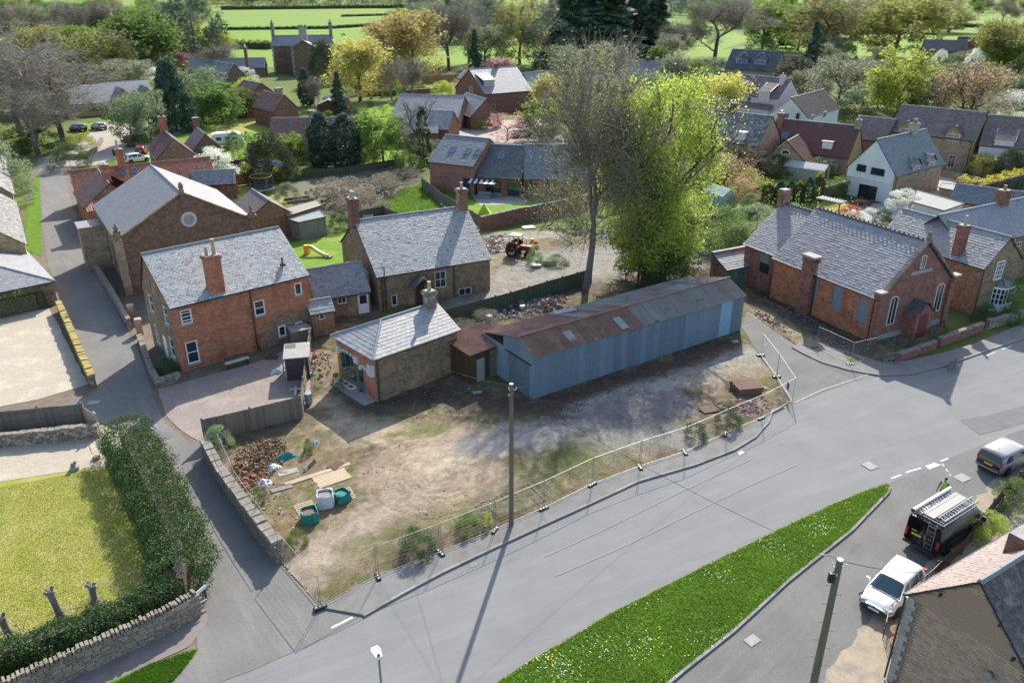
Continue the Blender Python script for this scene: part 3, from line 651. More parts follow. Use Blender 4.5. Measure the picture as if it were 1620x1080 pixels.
def chimney(h,x,y,zb,zt,wx,wy,m,pots=(),cap=True,rz=0):
 b=MB();b.box((x,y,(zb+zt)/2),(wx,wy,zt-zb))
 if cap:
  b.box((x,y,zt-.28),(wx+.1,wy+.1,.11));b.box((x,y,zt-.15),(wx+.2,wy+.2,.15));b.box((x,y,zt-.04),(wx+.1,wy+.1,.08))
 o=b.build('chimney',m,h.root)
 f=MB();f.box((x,y,zt+.02),(wx*.96,wy*.96,.05));f.build('flaunching',concrete_m,o)
 l=MB();l.box((x,y-wy/2-.03,zb+.0),(wx+.2,.05,.3));l.build('flashing',lead_m,o)
 for dx,dy,hp,r,pm in pots:
  p=MB();p.tube([(x+dx,y+dy,zt),(x+dx,y+dy,zt+hp*.9),(x+dx,y+dy,zt+hp*.9),(x+dx,y+dy,zt+hp)],[r*1.15,r*.85,r*1.05,r*1.05],8);p.build('chimney_pot',pm,o)
 return o
def pipe(h,pts,r=.05,m=None):
 b=MB();b.tube(pts,r,6)
 for p,q in zip(pts,pts[1:]):
  p,q=Vector(p),Vector(q);n=int((q-p).length/1.6)
  for i in range(1,n+1):b.box(p.lerp(q,i/(n+1)),(r*2.6,r*2.6,.05))
 return b.build('downpipe',m or gutter_m,h.root)
def skylight(h,x,z_on,w=.8,hh=1.,side='f'):
 half=(h.D if h.ax=='x' else h.L)/2;sl=math.atan2(h.zr-h.ze,half);t=(z_on-h.ze)/(h.zr-h.ze);y=half*t
 R=Matrix.Rotation(sl,3,'X');c=Vector((x,y,z_on+.12));b=MB()
 for dx,dz,sx,sz in((-w/2,0,.08,hh),(w/2,0,.08,hh),(0,-hh/2,w,.08),(0,hh/2,w,.08)):b.box(c+R@Vector((dx,dz,0)),(sx,sz,.12),rot=R)
 o=b.build('roof_window',steel_dull,h.root);g=MB();g.box(c+R@Vector((0,0,.02)),(w-.08,hh-.08,.02),rot=R);g.build('pane',glass_sky,o)
def dormer(h,x,zb,w,hh,rm,wm,flat=False,gable=False,nx=2,dep=None,tile='slate',ny=2,y0=None):
 half=h.D/2;sl=(h.zr-h.ze)/half;y=(zb-h.ze)/sl if y0 is None else y0;b=MB();zt=zb+hh;dd=dep or max(.4,(zt-h.ze)/sl-y+.3)
 b.box((x,y+dd/2,(zb+zt)/2-.3),(w,dd,hh+.6));o=b.build('dormer',wm,h.root)
 wm_,gm=win_mesh(w*.8,hh*.72,nx,ny,white_p,.06);wo=link('window',wm_,o,(x,y-.045,zb+hh*.5));
 s=MB();w2,ex,k=TILE[tile]
 if gable:
  ap=zt+w*.42;yb=min(half,y+dd+w*.42/sl)
  f=MB();f.poly([(x-w/2,y-.002,zt),(x+w/2,y-.002,zt),(x,y-.002,ap)]);f.build('gable',wm,o)
  for q in(-1,1):
   e=[(x+q*(w/2+.15),y-.2,zt-.1),(x+q*(w/2+.15),min(half,y+dd),zt-.1)];r=[(x,y-.2,ap+.04),(x,yb,ap+.04)]
   if q<0:slates(s,e[1],e[0],r[1],r[0],w2,ex,k)
   else:slates(s,e[0],e[1],r[0],r[1],w2,ex,k)
   bb=MB();bb.poly([e[0],e[1],r[1],r[0]]);bb.build('roof_board',gutter_m,o)
 elif flat:
  bb=MB();bb.box((x,y+dd/2-.1,zt+.05),(w+.3,dd+.3,.1));bb.build('flat_roof',rm,o)
 else:
  y2=min(half,y+dd+1.2);z2=min(h.zr+.1,h.ze+sl*y2+.12)
  bb=MB();bb.box((x,y-.12,zt),(w+.24,.06,.14));bb.build('fascia',white_p,o)
  slates(s,(x-w/2-.12,y-.15,zt+.02),(x+w/2+.12,y-.15,zt+.02),(x-w/2-.12,y2,z2),(x+w/2+.12,y2,z2),w2,ex,k)
  bb=MB();bb.poly([(x-w/2-.12,y-.15,zt),(x+w/2+.12,y-.15,zt),(x+w/2+.12,y2,z2-.03),(x-w/2-.12,y2,z2-.03)]);
  for q in(-1,1):bb.poly([(x+q*w/2,y,zt),(x+q*w/2,y2,z2-.03),(x+q*w/2,y,zb)])
  bb.build('roof_board',gutter_m,o)
  for q in(-1,1):bb=MB();bb.bar((x+q*(w/2+.1),y-.1,zt+.04),(x+q*(w/2+.1),y2,z2+.04),.06,.1);bb.build('verge',white_p,o)
 if s.f:tag(s.build('slates',rm,o),kind='stuff')
 return o
 # ------------------------------------------------------------------ the houses round the plot
WB=dict(fm=white_p,sill=stone_pale,t=.1);WD=dict(fm=gutter_m)
h=house('red','brick_house','red brick house with lichened slate roof and one tall stack beside the lane',-25.6,55.3,40.4,11.2,6.5,5.55,8.45,'x',brick_red,slate_lichen,'slate',ry=4.6,wms={'l':iron_stone,'r':brick_brown},ops=[('w','f',295,501,.85,1.15,dict(ny=4,**WB)),('w','f',305,557,.95,1.85,dict(ny=2,**WB)),('w','f',411,487,.9,1.3,dict(ny=2,**WB)),('w','f',472,457,.65,1.05,dict(ny=1,**WB)),('w','f',446,523,.65,.95,dict(ny=1,**WB)),('w','f',473,517,.65,.95,dict(ny=1,**WB)),('w','l',1.5,4.3,1.,1.5,dict(local=1,**WB)),('w','l',4.9,4.3,1.,1.5,dict(local=1,**WB)),('w','l',1.5,1.6,1.,1.7,dict(local=1,**WB)),('w','l',4.9,1.6,1.,1.7,dict(local=1,**WB)),('door','l',3.2,1,.9,2.0,dict(local=1))])
s0,z_=hit(h,'f',346,464);p0=h.root.matrix_basis@Vector((s0,.4,0))
chimney(h,s0,.42,5.3,topz(p0,402)-.1,1.15,.8,brick_red,[(.28,0,1.25,.15,pot_buff),(-.3,0,.75,.13,stone_pale)])
s1,z1=hit(h,'f',393,455);pipe(h,[(s1,-.12,5.4),(s1,-.12,.1)])
pb=MB();pp=[]
for u,v in[(421,562),(418,540),(425,510),(440,498),(462,494),(478,492),(494,486),(497,530)]:
 s,z=hit(h,'f',u,v);pp.append((min(s,11.19),max(.02,z)))
pp2=wob(pp,.4,.07);pb.poly([(a,-.012,min(b,5.2))for a,b in pp2]);pt=pb.build('stone_patch',iron_stone,h.root)
for a,b_ in((446,523),(473,517)):
 s,z=hit(h,'f',a,b_);add_window(h,'f',s,z,.65,.95,1,1,white_p,stone_pale,True)
b=MB();b.tube([(9.6,.9,6.4),(9.6,.9,7.1)],.07,6);b.box((9.6,.9,6.45),(.35,.35,.2));b.build('flue',gutter_m,h.root)
h=house('hall','village_hall','large hall with broad grey slate roof and dark stone gable carrying a round window',-37.0,72.0,32.9,12.6,15.0,5.55,9.05,'y',iron_dark,slate_hall,'slate',gut=True,wms={'l':stone_buff})
T=_T(h,'f');s,z=hit(h,'f',299,347);b=MB();n=16
b.tube([(s,-.03,z),(s,.05,z)],[.75,.75],16);o=b.build('round_window',off_white,h.root);b=MB();b.tube([(s,-.05,z),(s,-.02,z)],.5,16);b.build('pane',concrete_m,o)
for x in(0,12.6):
 b=MB();b.box((x,.1,2.9),(.7,.5,5.8));b.build('corner_pier',stone_buff if x==0 else iron_dark,h.root)
 b=MB();b.box((x,.1,5.9),(.9,.7,.25));b.box((x,.1,6.2),(.6,.5,.35));b.tube([(x,.1,6.35),(x,.1,6.6),(x,.1,6.75),(x,.1,7.1)],[.12,.26,.2,.05],8);b.build('finial',iron_stone,h.root)
b=MB();b.box((6.3,-.05,9.25),(.4,.4,.5));b.tube([(6.3,-.05,9.5),(6.3,-.05,9.75),(6.3,-.05,10.0),(6.3,-.05,10.2)],[.15,.26,.2,.05],8);b.build('finial',iron_stone,h.root)
for y in(2.2,5.4,8.6):
 b=MB();b.box((-.02,y,2.6),(.14,1.5,3.4));o=b.build('tall_window',stone_buff,h.root);g=MB();g.box((-.1,y,2.6),(.02,1.0,2.9));g.build('pane',glass_m,o)
b=MB();b.box((-1.2,11.2,2.2),(2.4,3.2,4.4));o=b.build('porch',stone_buff,h.root)
b=MB();b.box((-1.2,11.2,4.45),(2.6,3.4,.12));b.box((-1.2,9.65,4.56),(2.5,.3,.14),1);b.build('flat_roof',[lead_m,pantile],o)
for sx in(0,1):
 a=Vector((-.25+sx*13.1,-.06,5.5));c=Vector((6.3,-.06,9.2));b=MB();b.bar(a,c,.35,.14);b.build('coping',iron_stone,h.root)
h=house('cott','stone_cottage','brown ironstone cottage with pale slate roof and two end chimneys behind the old shop',-12.2,67.9,27,11.3,11.4,3.45,7.05,'x',iron_stone,slate_lichen,(.3,.22,'slate'),ops=[('w','f',697,442,1.15,1.65,dict(nx=2,ny=2)),('w','f',736,461,1.35,.75,dict(nx=2,ny=1)),('w','f',624,475,.55,1.05,dict(ny=1)),('w','l',581,437,1.1,1.1,dict(nx=2,ny=1,proud=True)),('w','l',3.0,1.5,1.,1.,dict(local=1,nx=2,ny=1))])
chimney(h,-.05,5.9,6.3,9.2,.8,1.2,brick_dark,[(0,-.3,.7,.15,stone_pale),(0,.3,.65,.15,stone_pale)])
chimney(h,11.0,5.7,6.4,8.9,.9,.9,brick_brown,[(-.1,-.2,.7,.15,stone_pale),(.1,.25,.6,.15,terracotta)])
s,z=hit(h,'f',610,470);pipe(h,[(s,-.12,4.2),(s,-.12,.1)],.055);pipe(h,[(s-.3,-.12,3.3),(s-.3,-.12,.1)])
s,z=hit(h,'f',718,450);pipe(h,[(s,-.12,3.3),(s,-.12,.1)])
s,z=hit(h,'f',664,462);b=MB()
for q in(-1,1):b.faces([(s+q*1.0,-1.3,2.15),(s+q*1.0,0,2.15),(s,0,3.0),(s,-1.3,3.0),(s+q*1.0,-1.3,2.05),(s+q*1.0,0,2.05),(s,0,2.9),(s,-1.3,2.9)],[(0,1,2,3),(4,5,6,7),(0,3,7,4),(0,1,5,4)])
o=b.build('porch',slate_dark,h.root);b=MB()
for q in(-.85,.85):b.bar((s+q,-1.2,0),(s+q,-1.2,2.1),.1,.1)
b.box((s,-.05,1.05),(.95,.08,2.1));b.build('porch_frame',wood_brown,o)
h=house('linkr','slate_link_range','single storey slate roofed range with white door joining brick house and cottage',-17.3,65.3,27,4.9,4.4,2.25,4.2,'x',iron_stone,slate_grey,'slate',ops=[('w','f',541,473,.8,.9,dict(nx=2,ny=1)),('w','f',516,476,.4,.7,dict(ny=1)),('door','f',575,478,1.0,2.0,dict(m=white_p,glazed=True))])
# old shop: hipped slates, brick shop front with teal joinery
h=house('shop','old_shop','small hip roofed stone building with brick shop front and teal woodwork',-9.7,50.4,42.6,7.5,5.1,3.75,5.0,'x',iron_stone,slate_pale,'big',hip='l',eo=.3,wms={'l':brick_red},parts=True,ops=[('door','l',571,596,.85,2.05,dict(m=teal_p,glazed=True))])
b=MB();T=_T(h,'l');sw,zw=1.55,1.55
def arch_pts(s,z,w,hh,n=8):return[(s-w/2,z-hh/2),(s+w/2,z-hh/2),(s+w/2,z+hh/2-w*.25)]+[(s+w/2*math.cos(a),z+hh/2-w*.25+w*.25*math.sin(a))for a in[math.pi*k/n for k in range(1,n)]]+[(s-w/2,z+hh/2-w*.25)]
b.poly([T(a,c,-.03)for a,c in arch_pts(sw,1.75,2.1,2.3)]);o=b.build('shop_window',teal_p,h.root);g=MB()
for i in range(3):g.poly([T(a,c,-.045)for a,c in arch_pts(sw-.66+.66*i,1.75,.56,1.9)])
g.build('pane',glass_m,o)
for s in(.35,2.85):
 b=MB();b.box(T(s,2.75,-.06),(.3,.5,.55));b.build('stone_block',off_white,h.root)
b=MB();b.box(T(4.75,2.6,-.08),(.4,.6,.9));b.build('stone_block',off_white,h.root)
for s in(sw,3.65):
 b=MB()
 for k in range(7):
  a=math.pi*(.12+.76*k/6);b.box(T(s+(1.15 if s==sw else .55)*math.cos(a),(2.45 if s==sw else 2.0)+.45*math.sin(a),-.04),(.1,.26,.22))
 b.build('arch_stone',off_white,h.root)
b=MB();b.box((-.5,2.5,.1),(1.0,4.6,.2));b.build('step',concrete_m,h.root)
pipe(h,[(-.1,-.25,3.6),(.15,-.12,3.4),(.15,-.12,.1)])
chimney(h,6.9,2.5,4.6,6.2,.75,.75,stone_wall,[(0,0,.75,.14,pot_buff)])
h=house('outh','outhouse','tiny brick outhouse with pale sloping roof against the red house corner',-16.9,61.9,27,1.9,1.9,2.3,2.95,'x',brick_brown,tin_clear,'big',ops=[('w','f',509.6,501,.5,.5,dict(nx=1,ny=1))])
# chapel
def lancet(h,f,s,z,w,hh,proud=-.02):
 T=_T(h,f);b=MB();n=6;pts=arch_pts(s,z,w,hh);inn=arch_pts(s,z,w-.22,hh-.22)
 for i in range(len(pts)):
  j=(i+1)%len(pts);b.faces([T(*pts[i],proud-.05),T(*pts[j],proud-.05),T(*inn[j],proud-.05),T(*inn[i],proud-.05),T(*pts[i],.05),T(*pts[j],.05)],[(0,1,2,3),(0,4,5,1)])
 b.bar(T(s,z-hh/2,proud-.03),T(s,z+hh/2-.2,proud-.03),.06,.05,up=(0,1,0))
 o=b.build('arched_window',off_white,h.root);g=MB();g.poly([T(*q,proud-.012)for q in inn]);g.build('pane',glass_m,o);return o
bo=[('board','l',u,v,.95,2.15,{})for u,v in((1365,491),(1324,471.5),(1286.5,456))]
h=house('chapel','brick_chapel','disused red brick chapel with boarded side windows and gable towards the road',30.1,60.8,27.3,9.1,11.8,4.12,8.15,'y',brick_chapel,slate_purple,(.34,.26,'slate'),ops=bo,wms={'l':brick_red},gut=True)
for u,v in((1411,491),(1484,470)):
 s,z=hit(h,'f',u,v);lancet(h,'f',s,z,.95,2.6)
s,z=hit(h,'f',1464,413);lancet(h,'f',4.55,z,.6,1.2)
b=MB();b.box((4.55,-.04,z-.85),(2.6,.14,.3));b.build('stone_band',concrete_m,h.root)
b=MB();b.box((4.55,-.02,.3),(9.2,.12,.6));b.build('plinth',concrete_m,h.root)
s=4.55;b=MB();b.box((s,-.6,1.2),(1.9,1.2,2.4));b.poly([(s-.95,-1.2,2.4),(s+.95,-1.2,2.4),(s,-1.2,3.2)]);o=b.build('porch',brick_chapel,h.root)
b=MB();slates(b,(s-1.15,.05,2.25),(s-1.15,-1.35,2.25),(s,.05,3.3),(s,-1.35,3.3),.3,.25);slates(b,(s+1.15,-1.35,2.25),(s+1.15,.05,2.25),(s,-1.35,3.3),(s,.05,3.3),.3,.25);tag(b.build('slates',slate_dark,o),kind='stuff')
b=MB();b.poly([(s-1.1,.0,2.25),(s-1.1,-1.3,2.25),(s,-1.3,3.27),(s,0,3.27)]);b.poly([(s+1.1,.0,2.25),(s+1.1,-1.3,2.25),(s,-1.3,3.27),(s,0,3.27)]);b.build('roof_board',gutter_m,o)
b=MB();b.poly([(a,-1.22,c)for a,c in arch_pts(s,1.15,1.2,2.3)]);d_=b.build('door',maroon_p,o)
for q in(-1,1):
 a=Vector((4.55+q*4.75,-.08,4.1));c=Vector((4.55,-.08,8.4));b=MB();L=(c-a).length;n=9
 for k in range(n):b.bar(a.lerp(c,(k+.02)/n),a.lerp(c,(k+.98)/n),.42,.16)
 b.build('gable_coping',coping_m,h.root)
 b=MB();b.box((4.55+q*4.6,-.1,4.3),(.75,.6,.5));b.box((4.55+q*4.6,-.1,4.62),(.85,.7,.14),1);b.build('kneeler',[brick_chapel,stone_pale],h.root)
 b=MB();b.box((4.55+q*4.35,-.12,2.05),(.6,.25,4.1));b.build('corner_pier',brick_chapel,h.root)
b=MB();b.box((4.55,-.08,8.55),(.3,.3,.3));b.tube([(4.55,-.08,8.7),(4.55,-.08,8.85),(4.55,-.08,9.05)],[.1,.2,.1],8);b.build('finial',iron_stone,h.root)
b=MB();ridge(b,(4.55,.2,8.24),(4.55,11.6,8.24))
for k in range(25):b.box((4.55,.45+.46*k,8.4),(.06,.14,.16))
b.build('crested_ridge',slate_dark,h.root)
s,z=hit(h,'l',1279,450);y_=h.D-s;b=MB();b.box((-.2,y_,2.7),(.55,1.3,5.4));o=b.build('chimney_breast',brick_chapel,h.root);b=MB();b.box((-.1,y_,5.5),(1.0,1.5,.18));b.box((-.1,y_,5.2),(.9,1.3,.5),1);b.build('chimney_cap',[stone_pale,brick_chapel],o)
pipe(h,[(-.15,.3,4.0),(-.15,.3,.1)],.05);pipe(h,[(-.5,y_-.8,4.0),(-.12,y_-.8,3.6),(-.12,y_-.8,.1)],.05)
for u,v in((1302,473),(1342,493),(1377,507)):
 s,z=hit(h,'l',u,v);b=MB();b.box((-.01,h.D-s,z),(.04,.16,.16));b.build('vent_hole',black_p,h.root)
h=house('school','chapel_rear_range','lower rear range of the chapel with square stack and maroon side door',25.1,71.9,27.3,8.6,4.3,4.1,7.5,'y',brick_chapel,slate_purple,(.34,.26,'slate'),faces='lrb',ops=[('board','l',1209,408,1.2,1.0,{}),('door','l',1224,443,.9,2.1,dict(m=maroon_p))])
chimney(h,4.3,4.3,7.0,8.9,.9,.8,brick_brown,cap=False);b=MB();s,z=hit(h,'l',1209,424);b.box((-.03,h.D-s,z),(.08,1.15,.9));b.build('dark_opening',black_p,h.root)
b=MB();ridge(b,(4.3,.1,7.6),(4.3,3.9,7.6))
for k in range(8):b.box((4.3,.4+.46*k,7.74),(.06,.14,.16))
b.build('crested_ridge',slate_dark,h.root)
# annex with three teal doors
h=house('annex','privy_block','low slate roofed privy block with three teal doors beside the chapel',21.0,73.7,27.3,4.3,2.0,1.95,1.96,'x',brick_chapel,slate_grey,'big',rs='none',gut=False,ops=[('door','f',.55,1,.75,1.85,dict(local=1,m=teal_p)),('door','f',1.9,1,.85,1.85,dict(local=1,m=teal_p)),('door','f',3.5,1,1.0,1.85,dict(local=1,m=teal_p))])
roof_slope(h,[(-.15,-.2,1.95),(4.4,-.2,1.95),(4.4,2.1,3.0),(-.15,2.1,3.0)],slate_grey,'big')
b=MB();b.box((2.1,2.1,1.55),(4.4,.25,3.1));b.box((2.1,2.1,3.15),(4.5,.35,.1),1)
for x in(0.05,4.2):b.faces([(x,0,1.9),(x,2,1.9),(x,2,2.9)],[(0,1,2)])
b.build('back_wall',[brick_chapel,concrete_m],h.root)
h=house('manse','gabled_stone_house','gabled stone house with pale slates, tall sash and corner bay beside the chapel',41.9,66.9,29.2,5.5,10.8,4.6,6.9,'y',iron_stone,slate_pale,(.36,.27,'slate'),wms={'l':brick_brown},ops=[('w','f',1580,427,1.15,1.75,dict(nx=3,ny=4,**WB))])
p0=P(1500,398,5.2);q0=h.root.matrix_basis.inverted()@p0;chimney(h,.45,q0.y-.3,4.7,7.6,.75,.8,brick_dark,[(.05,0,.9,.13,pot_buff)])
b=MB();bx,bz=3.6,.75;pl=[(bx-1.3,0),(bx-.8,-.8),(bx+.8,-.8),(bx+1.3,0)];b.prism(pl,0,.75,0);o=b.build('bay',white_p,h.root);b=MB();b.prism([(x*1.0,y-.02)for x,y in pl],2.15,2.35,0);b.build('fascia',white_p,o);g=MB()
for a,c in zip(pl,pl[1:]):g.poly([(a[0],a[1]+.03,.75),(c[0],c[1]+.03,.75),(c[0],c[1]+.03,2.15),(a[0],a[1]+.03,2.15)])
g.build('pane',glass_m,o);f=MB()
for a,c in zip(pl,pl[1:]):
 for k in range(4):t=k/3;q=(a[0]+(c[0]-a[0])*t,a[1]+(c[1]-a[1])*t);f.bar((*q,.75),(*q,2.15),.07,.07)
 for zz in(1.2,1.7):f.bar((*a,zz),(*c,zz),.05,.05)
f.build('frame',white_p,o);r=MB();
for a,c in zip(pl,pl[1:]):r.poly([(a[0],a[1]-.1,2.35),(c[0],c[1]-.1,2.35),(bx+.25,.02,3.0),(bx-.25,.02,3.0)])
r.build('bay_roof',lead_m,o);pipe(h,[(-.12,-.1,4.5),(-.12,-.1,.1)])
h=house('eastc','stone_cottage_wing','long stone wing with dark slates and a red brick stack at the right edge',41.8,71.2,29,17,5.4,5.0,7.4,'x',iron_stone,slate_purple,'slate',faces='frb',ops=[('w','f',1611,390,1.1,1.0,dict(nx=3,ny=2)),('w','f',1602,384,.9,1.1,dict(nx=2,ny=2))])
p0=h.root.matrix_basis.inverted()@P(1608,325,7.5);chimney(h,p0.x,2.7,6.6,8.7,1.1,.9,brick_dark,[(0,0,.5,.16,terracotta)])
# bottom right cottage: brick gable, quoins, tiles
AX,AY,AA=16.5,25.6,-58.7
h=house('near','quoined_cottage','brick cottage with pale quoins and pinkish tiled roof in the bottom right corner',AX,AY,AA,4.7,9,4.8,7.2,'y',plain('mortar',A(.26,.2,.16),.95,A(.2,.155,.12),5),tile_pink,'small',ov=.08,eo=.18,parts=True)
brick_i=island('brick_pieces',[A(.58,.38,.24),A(.66,.47,.31),A(.46,.3,.2),A(.6,.43,.31),A(.4,.29,.22)],.9,A(.66,.56,.45),.9,.55,.75,fine=.35)
bme=MB();bme.box((0,0,0),(.222,.03,.064));bme=bme.mesh('brick',brick_i);W=h.L;big=MB();rows=int((h.zr+.2)/.078);cnt=0;cells=[]
for r in range(rows):
 z=.04+.078*r;x=-(r%2)*.117
 while x<W:
  x0,x1=max(.0,x),min(W,x+.222);x+=.234
  if x1-x0<.06:continue
  q=(z-4.8)/2.4*(W/2)if z>4.8 else 0
  if x0<q+.02 or x1>W-q-.02:continue
  if x0<.36 and z<4.7:continue
  cells.append((x0,x1,z))
cells.sort(key=lambda c:-c[2]);k=0
for x0,x1,z in cells:
 if k<280 and x1-x0>.2 and z<6.6:o=link('brick',bme,h.root,((x0+x1)/2,-.008-U(0,.01),z),(0,U(-.02,.02),U(-.03,.03)));k+=1
 else:big.box(((x0+x1)/2,-.008-U(0,.01),z),(x1-x0,.03,.064))
tag(big.build('brickwork',brick_i,h.root),kind='stuff')
qz=.15;i=0
while qz<4.6:
 w=.36 if i%2 else .24;hh=.26;b=MB();b.box((w/2-.03,-.02,qz),(w+.04,.09,hh));b.build('quoin',stone_pale,h.root);qz+=.275;i+=1
pipe(h,[(-.12,-.12,4.6),(-.12,-.12,.1)],.045)
for x,z in((1.15,5.7),(3.45,6.05),(4.2,5.0)):b=MB();b.box((x,-.12,z),(.09,.2,.1));b.build('bracket',gutter_m,h.root)
s,z=hit(h,'f',1569,1065);b=MB();b.tube([(s,-.03,z),(s,-.35,z+.06)],[.12,.2],10);b.box((s,-.1,z-.1),(.12,.2,.3));b.build('wall_lamp',steel_dull,h.root)
p0=h.root.matrix_basis.inverted()@P(1612,862,6.6);chimney(h,1.7,max(3.6,p0.y),5.6,7.25,.8,1.1,brick_dark,cap=False)
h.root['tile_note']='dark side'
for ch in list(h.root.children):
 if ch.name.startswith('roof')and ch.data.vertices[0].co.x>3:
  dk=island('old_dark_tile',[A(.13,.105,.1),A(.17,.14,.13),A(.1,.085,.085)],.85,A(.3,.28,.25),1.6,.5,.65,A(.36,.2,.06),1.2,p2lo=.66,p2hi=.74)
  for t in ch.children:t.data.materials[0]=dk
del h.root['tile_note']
# modern house with skylights (three ranges)
h=house('mod','brick_barn_house','red brick house with three roof windows and a navy back door',-11.8,114.0,-26.3,7.2,9.6,4.12,6.95,'x',masonry('pink_brick',A(.32,.14,.1),A(.25,.11,.085),A(.26,.2,.17)),slate_blue,'slate',ops=[('door','f',738,297,1.1,2.2,dict(m=navy_p))])
for u,v in((698,242),(724,244),(748,247)):
 p0=h.root.matrix_basis.inverted()@P(u,v,5.6);skylight(h,min(6.6,p0.x),5.45,.85,1.15)
h=house('modb','brick_garden_range','dark slated middle range with one roof window and glazed garden doors',-4.9,110.8,-12,6.4,10.0,2.7,6.1,'x',brick_dark,slate_dark,'slate',ov=.02,ops=[('w','f',812,298,1.7,2.1,dict(nx=2,ny=1,**WD)),('w','f',780,298,2.2,2.0,dict(nx=3,ny=1,**WD))])
p0=h.root.matrix_basis.inverted()@P(793,247,4.9);skylight(h,p0.x,4.9,.7,1.2)
h=house('modc','slate_garden_range','grey slated end range half hidden behind the budding tree',1.6,109.3,-4,9,10,2.7,6.3,'x',brick_dark,slate_blue,'slate',ov=.02,ops=[('w','f',836,296,.9,1.6,WD)])
# white house and its low annexes
h=house('white','white_gabled_house','white gabled house with blue slate roof and wide patio doors',51.2,105.9,37.7,13.0,6.9,3.95,8.05,'x',stone_buff,slate_blue,'slate',wms={'l':render_white},ops=[('w','l',1363,266,1.35,.95,dict(nx=1,ny=1,**WD)),('w','l',1388.7,272,1.9,.95,dict(nx=1,ny=1,**WD)),('w','l',1372,305,2.6,2.1,dict(nx=2,ny=1,**WD))])
b=MB();b.box((-.06,3.4,2.75),(.16,6.4,.14));b.build('string_course',white_p,h.root)
for k in range(11):b=MB();b.box((.12 if k%2 else .2,.0,.2+.36*k),(.45 if k%2 else .6,.14,.33));b.build('quoin',stone_buff,h.root)
for x in(5.2,9.4):dormer(h,x,3.4,2.0,1.3,slate_blue,stone_buff,gable=True,y0=-.05)
pipe(h,[(.35,-.1,3.9),(.35,-.1,.1)]);b=MB();p0=h.root.matrix_basis.inverted()@P(1421,204,8.2);chimney(h,max(2.5,p0.x),3.45,7.2,9.3,1.5,.8,stone_pale,[(-.4,0,.6,.16,terracotta),(0,0,.6,.16,terracotta),(.4,0,.6,.16,stone_pale)])
def flat_block(name,label,cat,pts,zt,wm,rm,zb=0,edge=.12):
 pts=[P(u,v,zt)for u,v in pts];c=sum(pts,Vector())/len(pts);r=thing(name,label,cat,(c.x,c.y,0));q=[(p.x-c.x,p.y-c.y)for p in pts]
 b=MB();b.prism(q,zb,zt-.08,top=False);b.build('wall',wm,r);b=MB();b.prism([(x*1.03,y*1.03)for x,y in q],zt-.08,zt,bottom=True);b.build('flat_roof',rm,r)
 b=MB();qq=[(x*1.03,y*1.03)for x,y in q]
 for i in range(len(qq)):b.bar((*qq[i],zt),(*qq[(i+1)%len(qq)],zt),.1,edge)
 b.build('roof_edge',gutter_m,r);return r
flat_block('flat_roofed_annex','flat grey felt roofed annex with dark edges beside the clipped hedge','annex',[(1452,302),(1524,322),(1493,333),(1446,320)],2.6,render_white,felt_m)
h=house('wlink','slate_link_range','low blue slate range between the white house and the flat roofed annex',55.6,99.2,-36,8.5,4.0,2.3,3.9,'x',stone_buff,slate_blue,'slate')
flat_block('garage_block','long flat pale roofed garage behind the clipped hedge','garage',[(1492,290),(1588,301),(1568,312),(1486,297)],2.4,stone_buff,felt_m)
h=house('ygab','tall_gabled_house','tall house with brown tiled roof and yellow stone gable',61.6,132.4,-42,12.5,7.6,5.2,8.8,'x',stone_buff,tile_brown,'conc',wms={'r':stone_gold},ops=[('w','f',1505,255,1.0,2.0,dict(nx=2,ny=1,fm=white_p))])
dormer(h,9.6,4.5,2.2,1.5,tile_brown,stone_buff,gable=True,tile='conc',y0=-.05);dormer(h,2.4,4.5,2.2,1.5,tile_brown,stone_buff,gable=True,tile='conc',y0=-.05)
b=MB();pipe(h,[(12.3,-.1,5.1),(12.3,-.1,.1)]);
h=house('ywing','brown_tiled_wing','lower brown tiled wing behind the white house',55.6,134.2,-42,6.0,7.2,3.9,6.8,'x',brick_dark,tile_brown,'conc')
h=house('rwhite','white_tiled_house','white house with brown tiled roof and long dormer at the right edge',72.2,124.4,-33,11,8.5,4.5,8.3,'x',render_white,tile_brown,'conc',ops=[('w','f',1610,250,1.0,1.5,dict(nx=2,ny=2)),('w','f',1568,272,1.8,1.0,dict(nx=3,ny=1))])
dormer(h,3.2,4.0,2.6,1.3,tile_brown,render_white,tile='conc',y0=-.04)
h=house('maroon','maroon_roofed_house','long stone house with dark maroon tiles, one dormer and one roof window',41.1,130.3,-35.4,12.9,8.2,2.84,6.86,'x',stone_buff,tile_maroon,'small',wms={'r':stone_gold})
dormer(h,9.3,3.5,1.5,1.15,lead_m,white_p,flat=True);p0=h.root.matrix_basis.inverted()@P(1232,221,4.5);skylight(h,max(1,p0.x),4.6,.9,1.2)
chimney(h,.8,3.2,5.2,7.9,.9,.8,brick_dark,[(0,0,.5,.18,white_p)]);chimney(h,12.6,4.1,6.4,7.9,.8,.8,stone_buff,[(0,0,.6,.16,stone_pale)])
h=house('cross','stone_cross_gable','stone cross gable with half round white window in front of maroon roof',39.2,124.6,-33.5,6.4,6.0,2.4,5.2,'y',stone_buff,pantile_old,'conc')
T=_T(h,'f');b=MB();b.poly([T(3.2+.75*math.cos(a),3.3+.7*math.sin(a),-.05)for a in[math.pi*k/10 for k in range(11)]]);o=b.build('fan_window',white_p,h.root);b=MB();b.poly([T(3.2+.6*math.cos(a),3.37+.52*math.sin(a),-.06)for a in[math.pi*k/10 for k in range(11)]]);b.build('pane',glass_m,o)
h=house('sslate','stone_slated_house','old house with mottled stone slates behind the copper shrubs',28.8,129.1,-38,10.8,9.2,4.7,8.4,'x',stone_buff,stone_slate,'big',ops=[('w','f',1152,226,1.3,1.2,dict(nx=3,ny=2))])
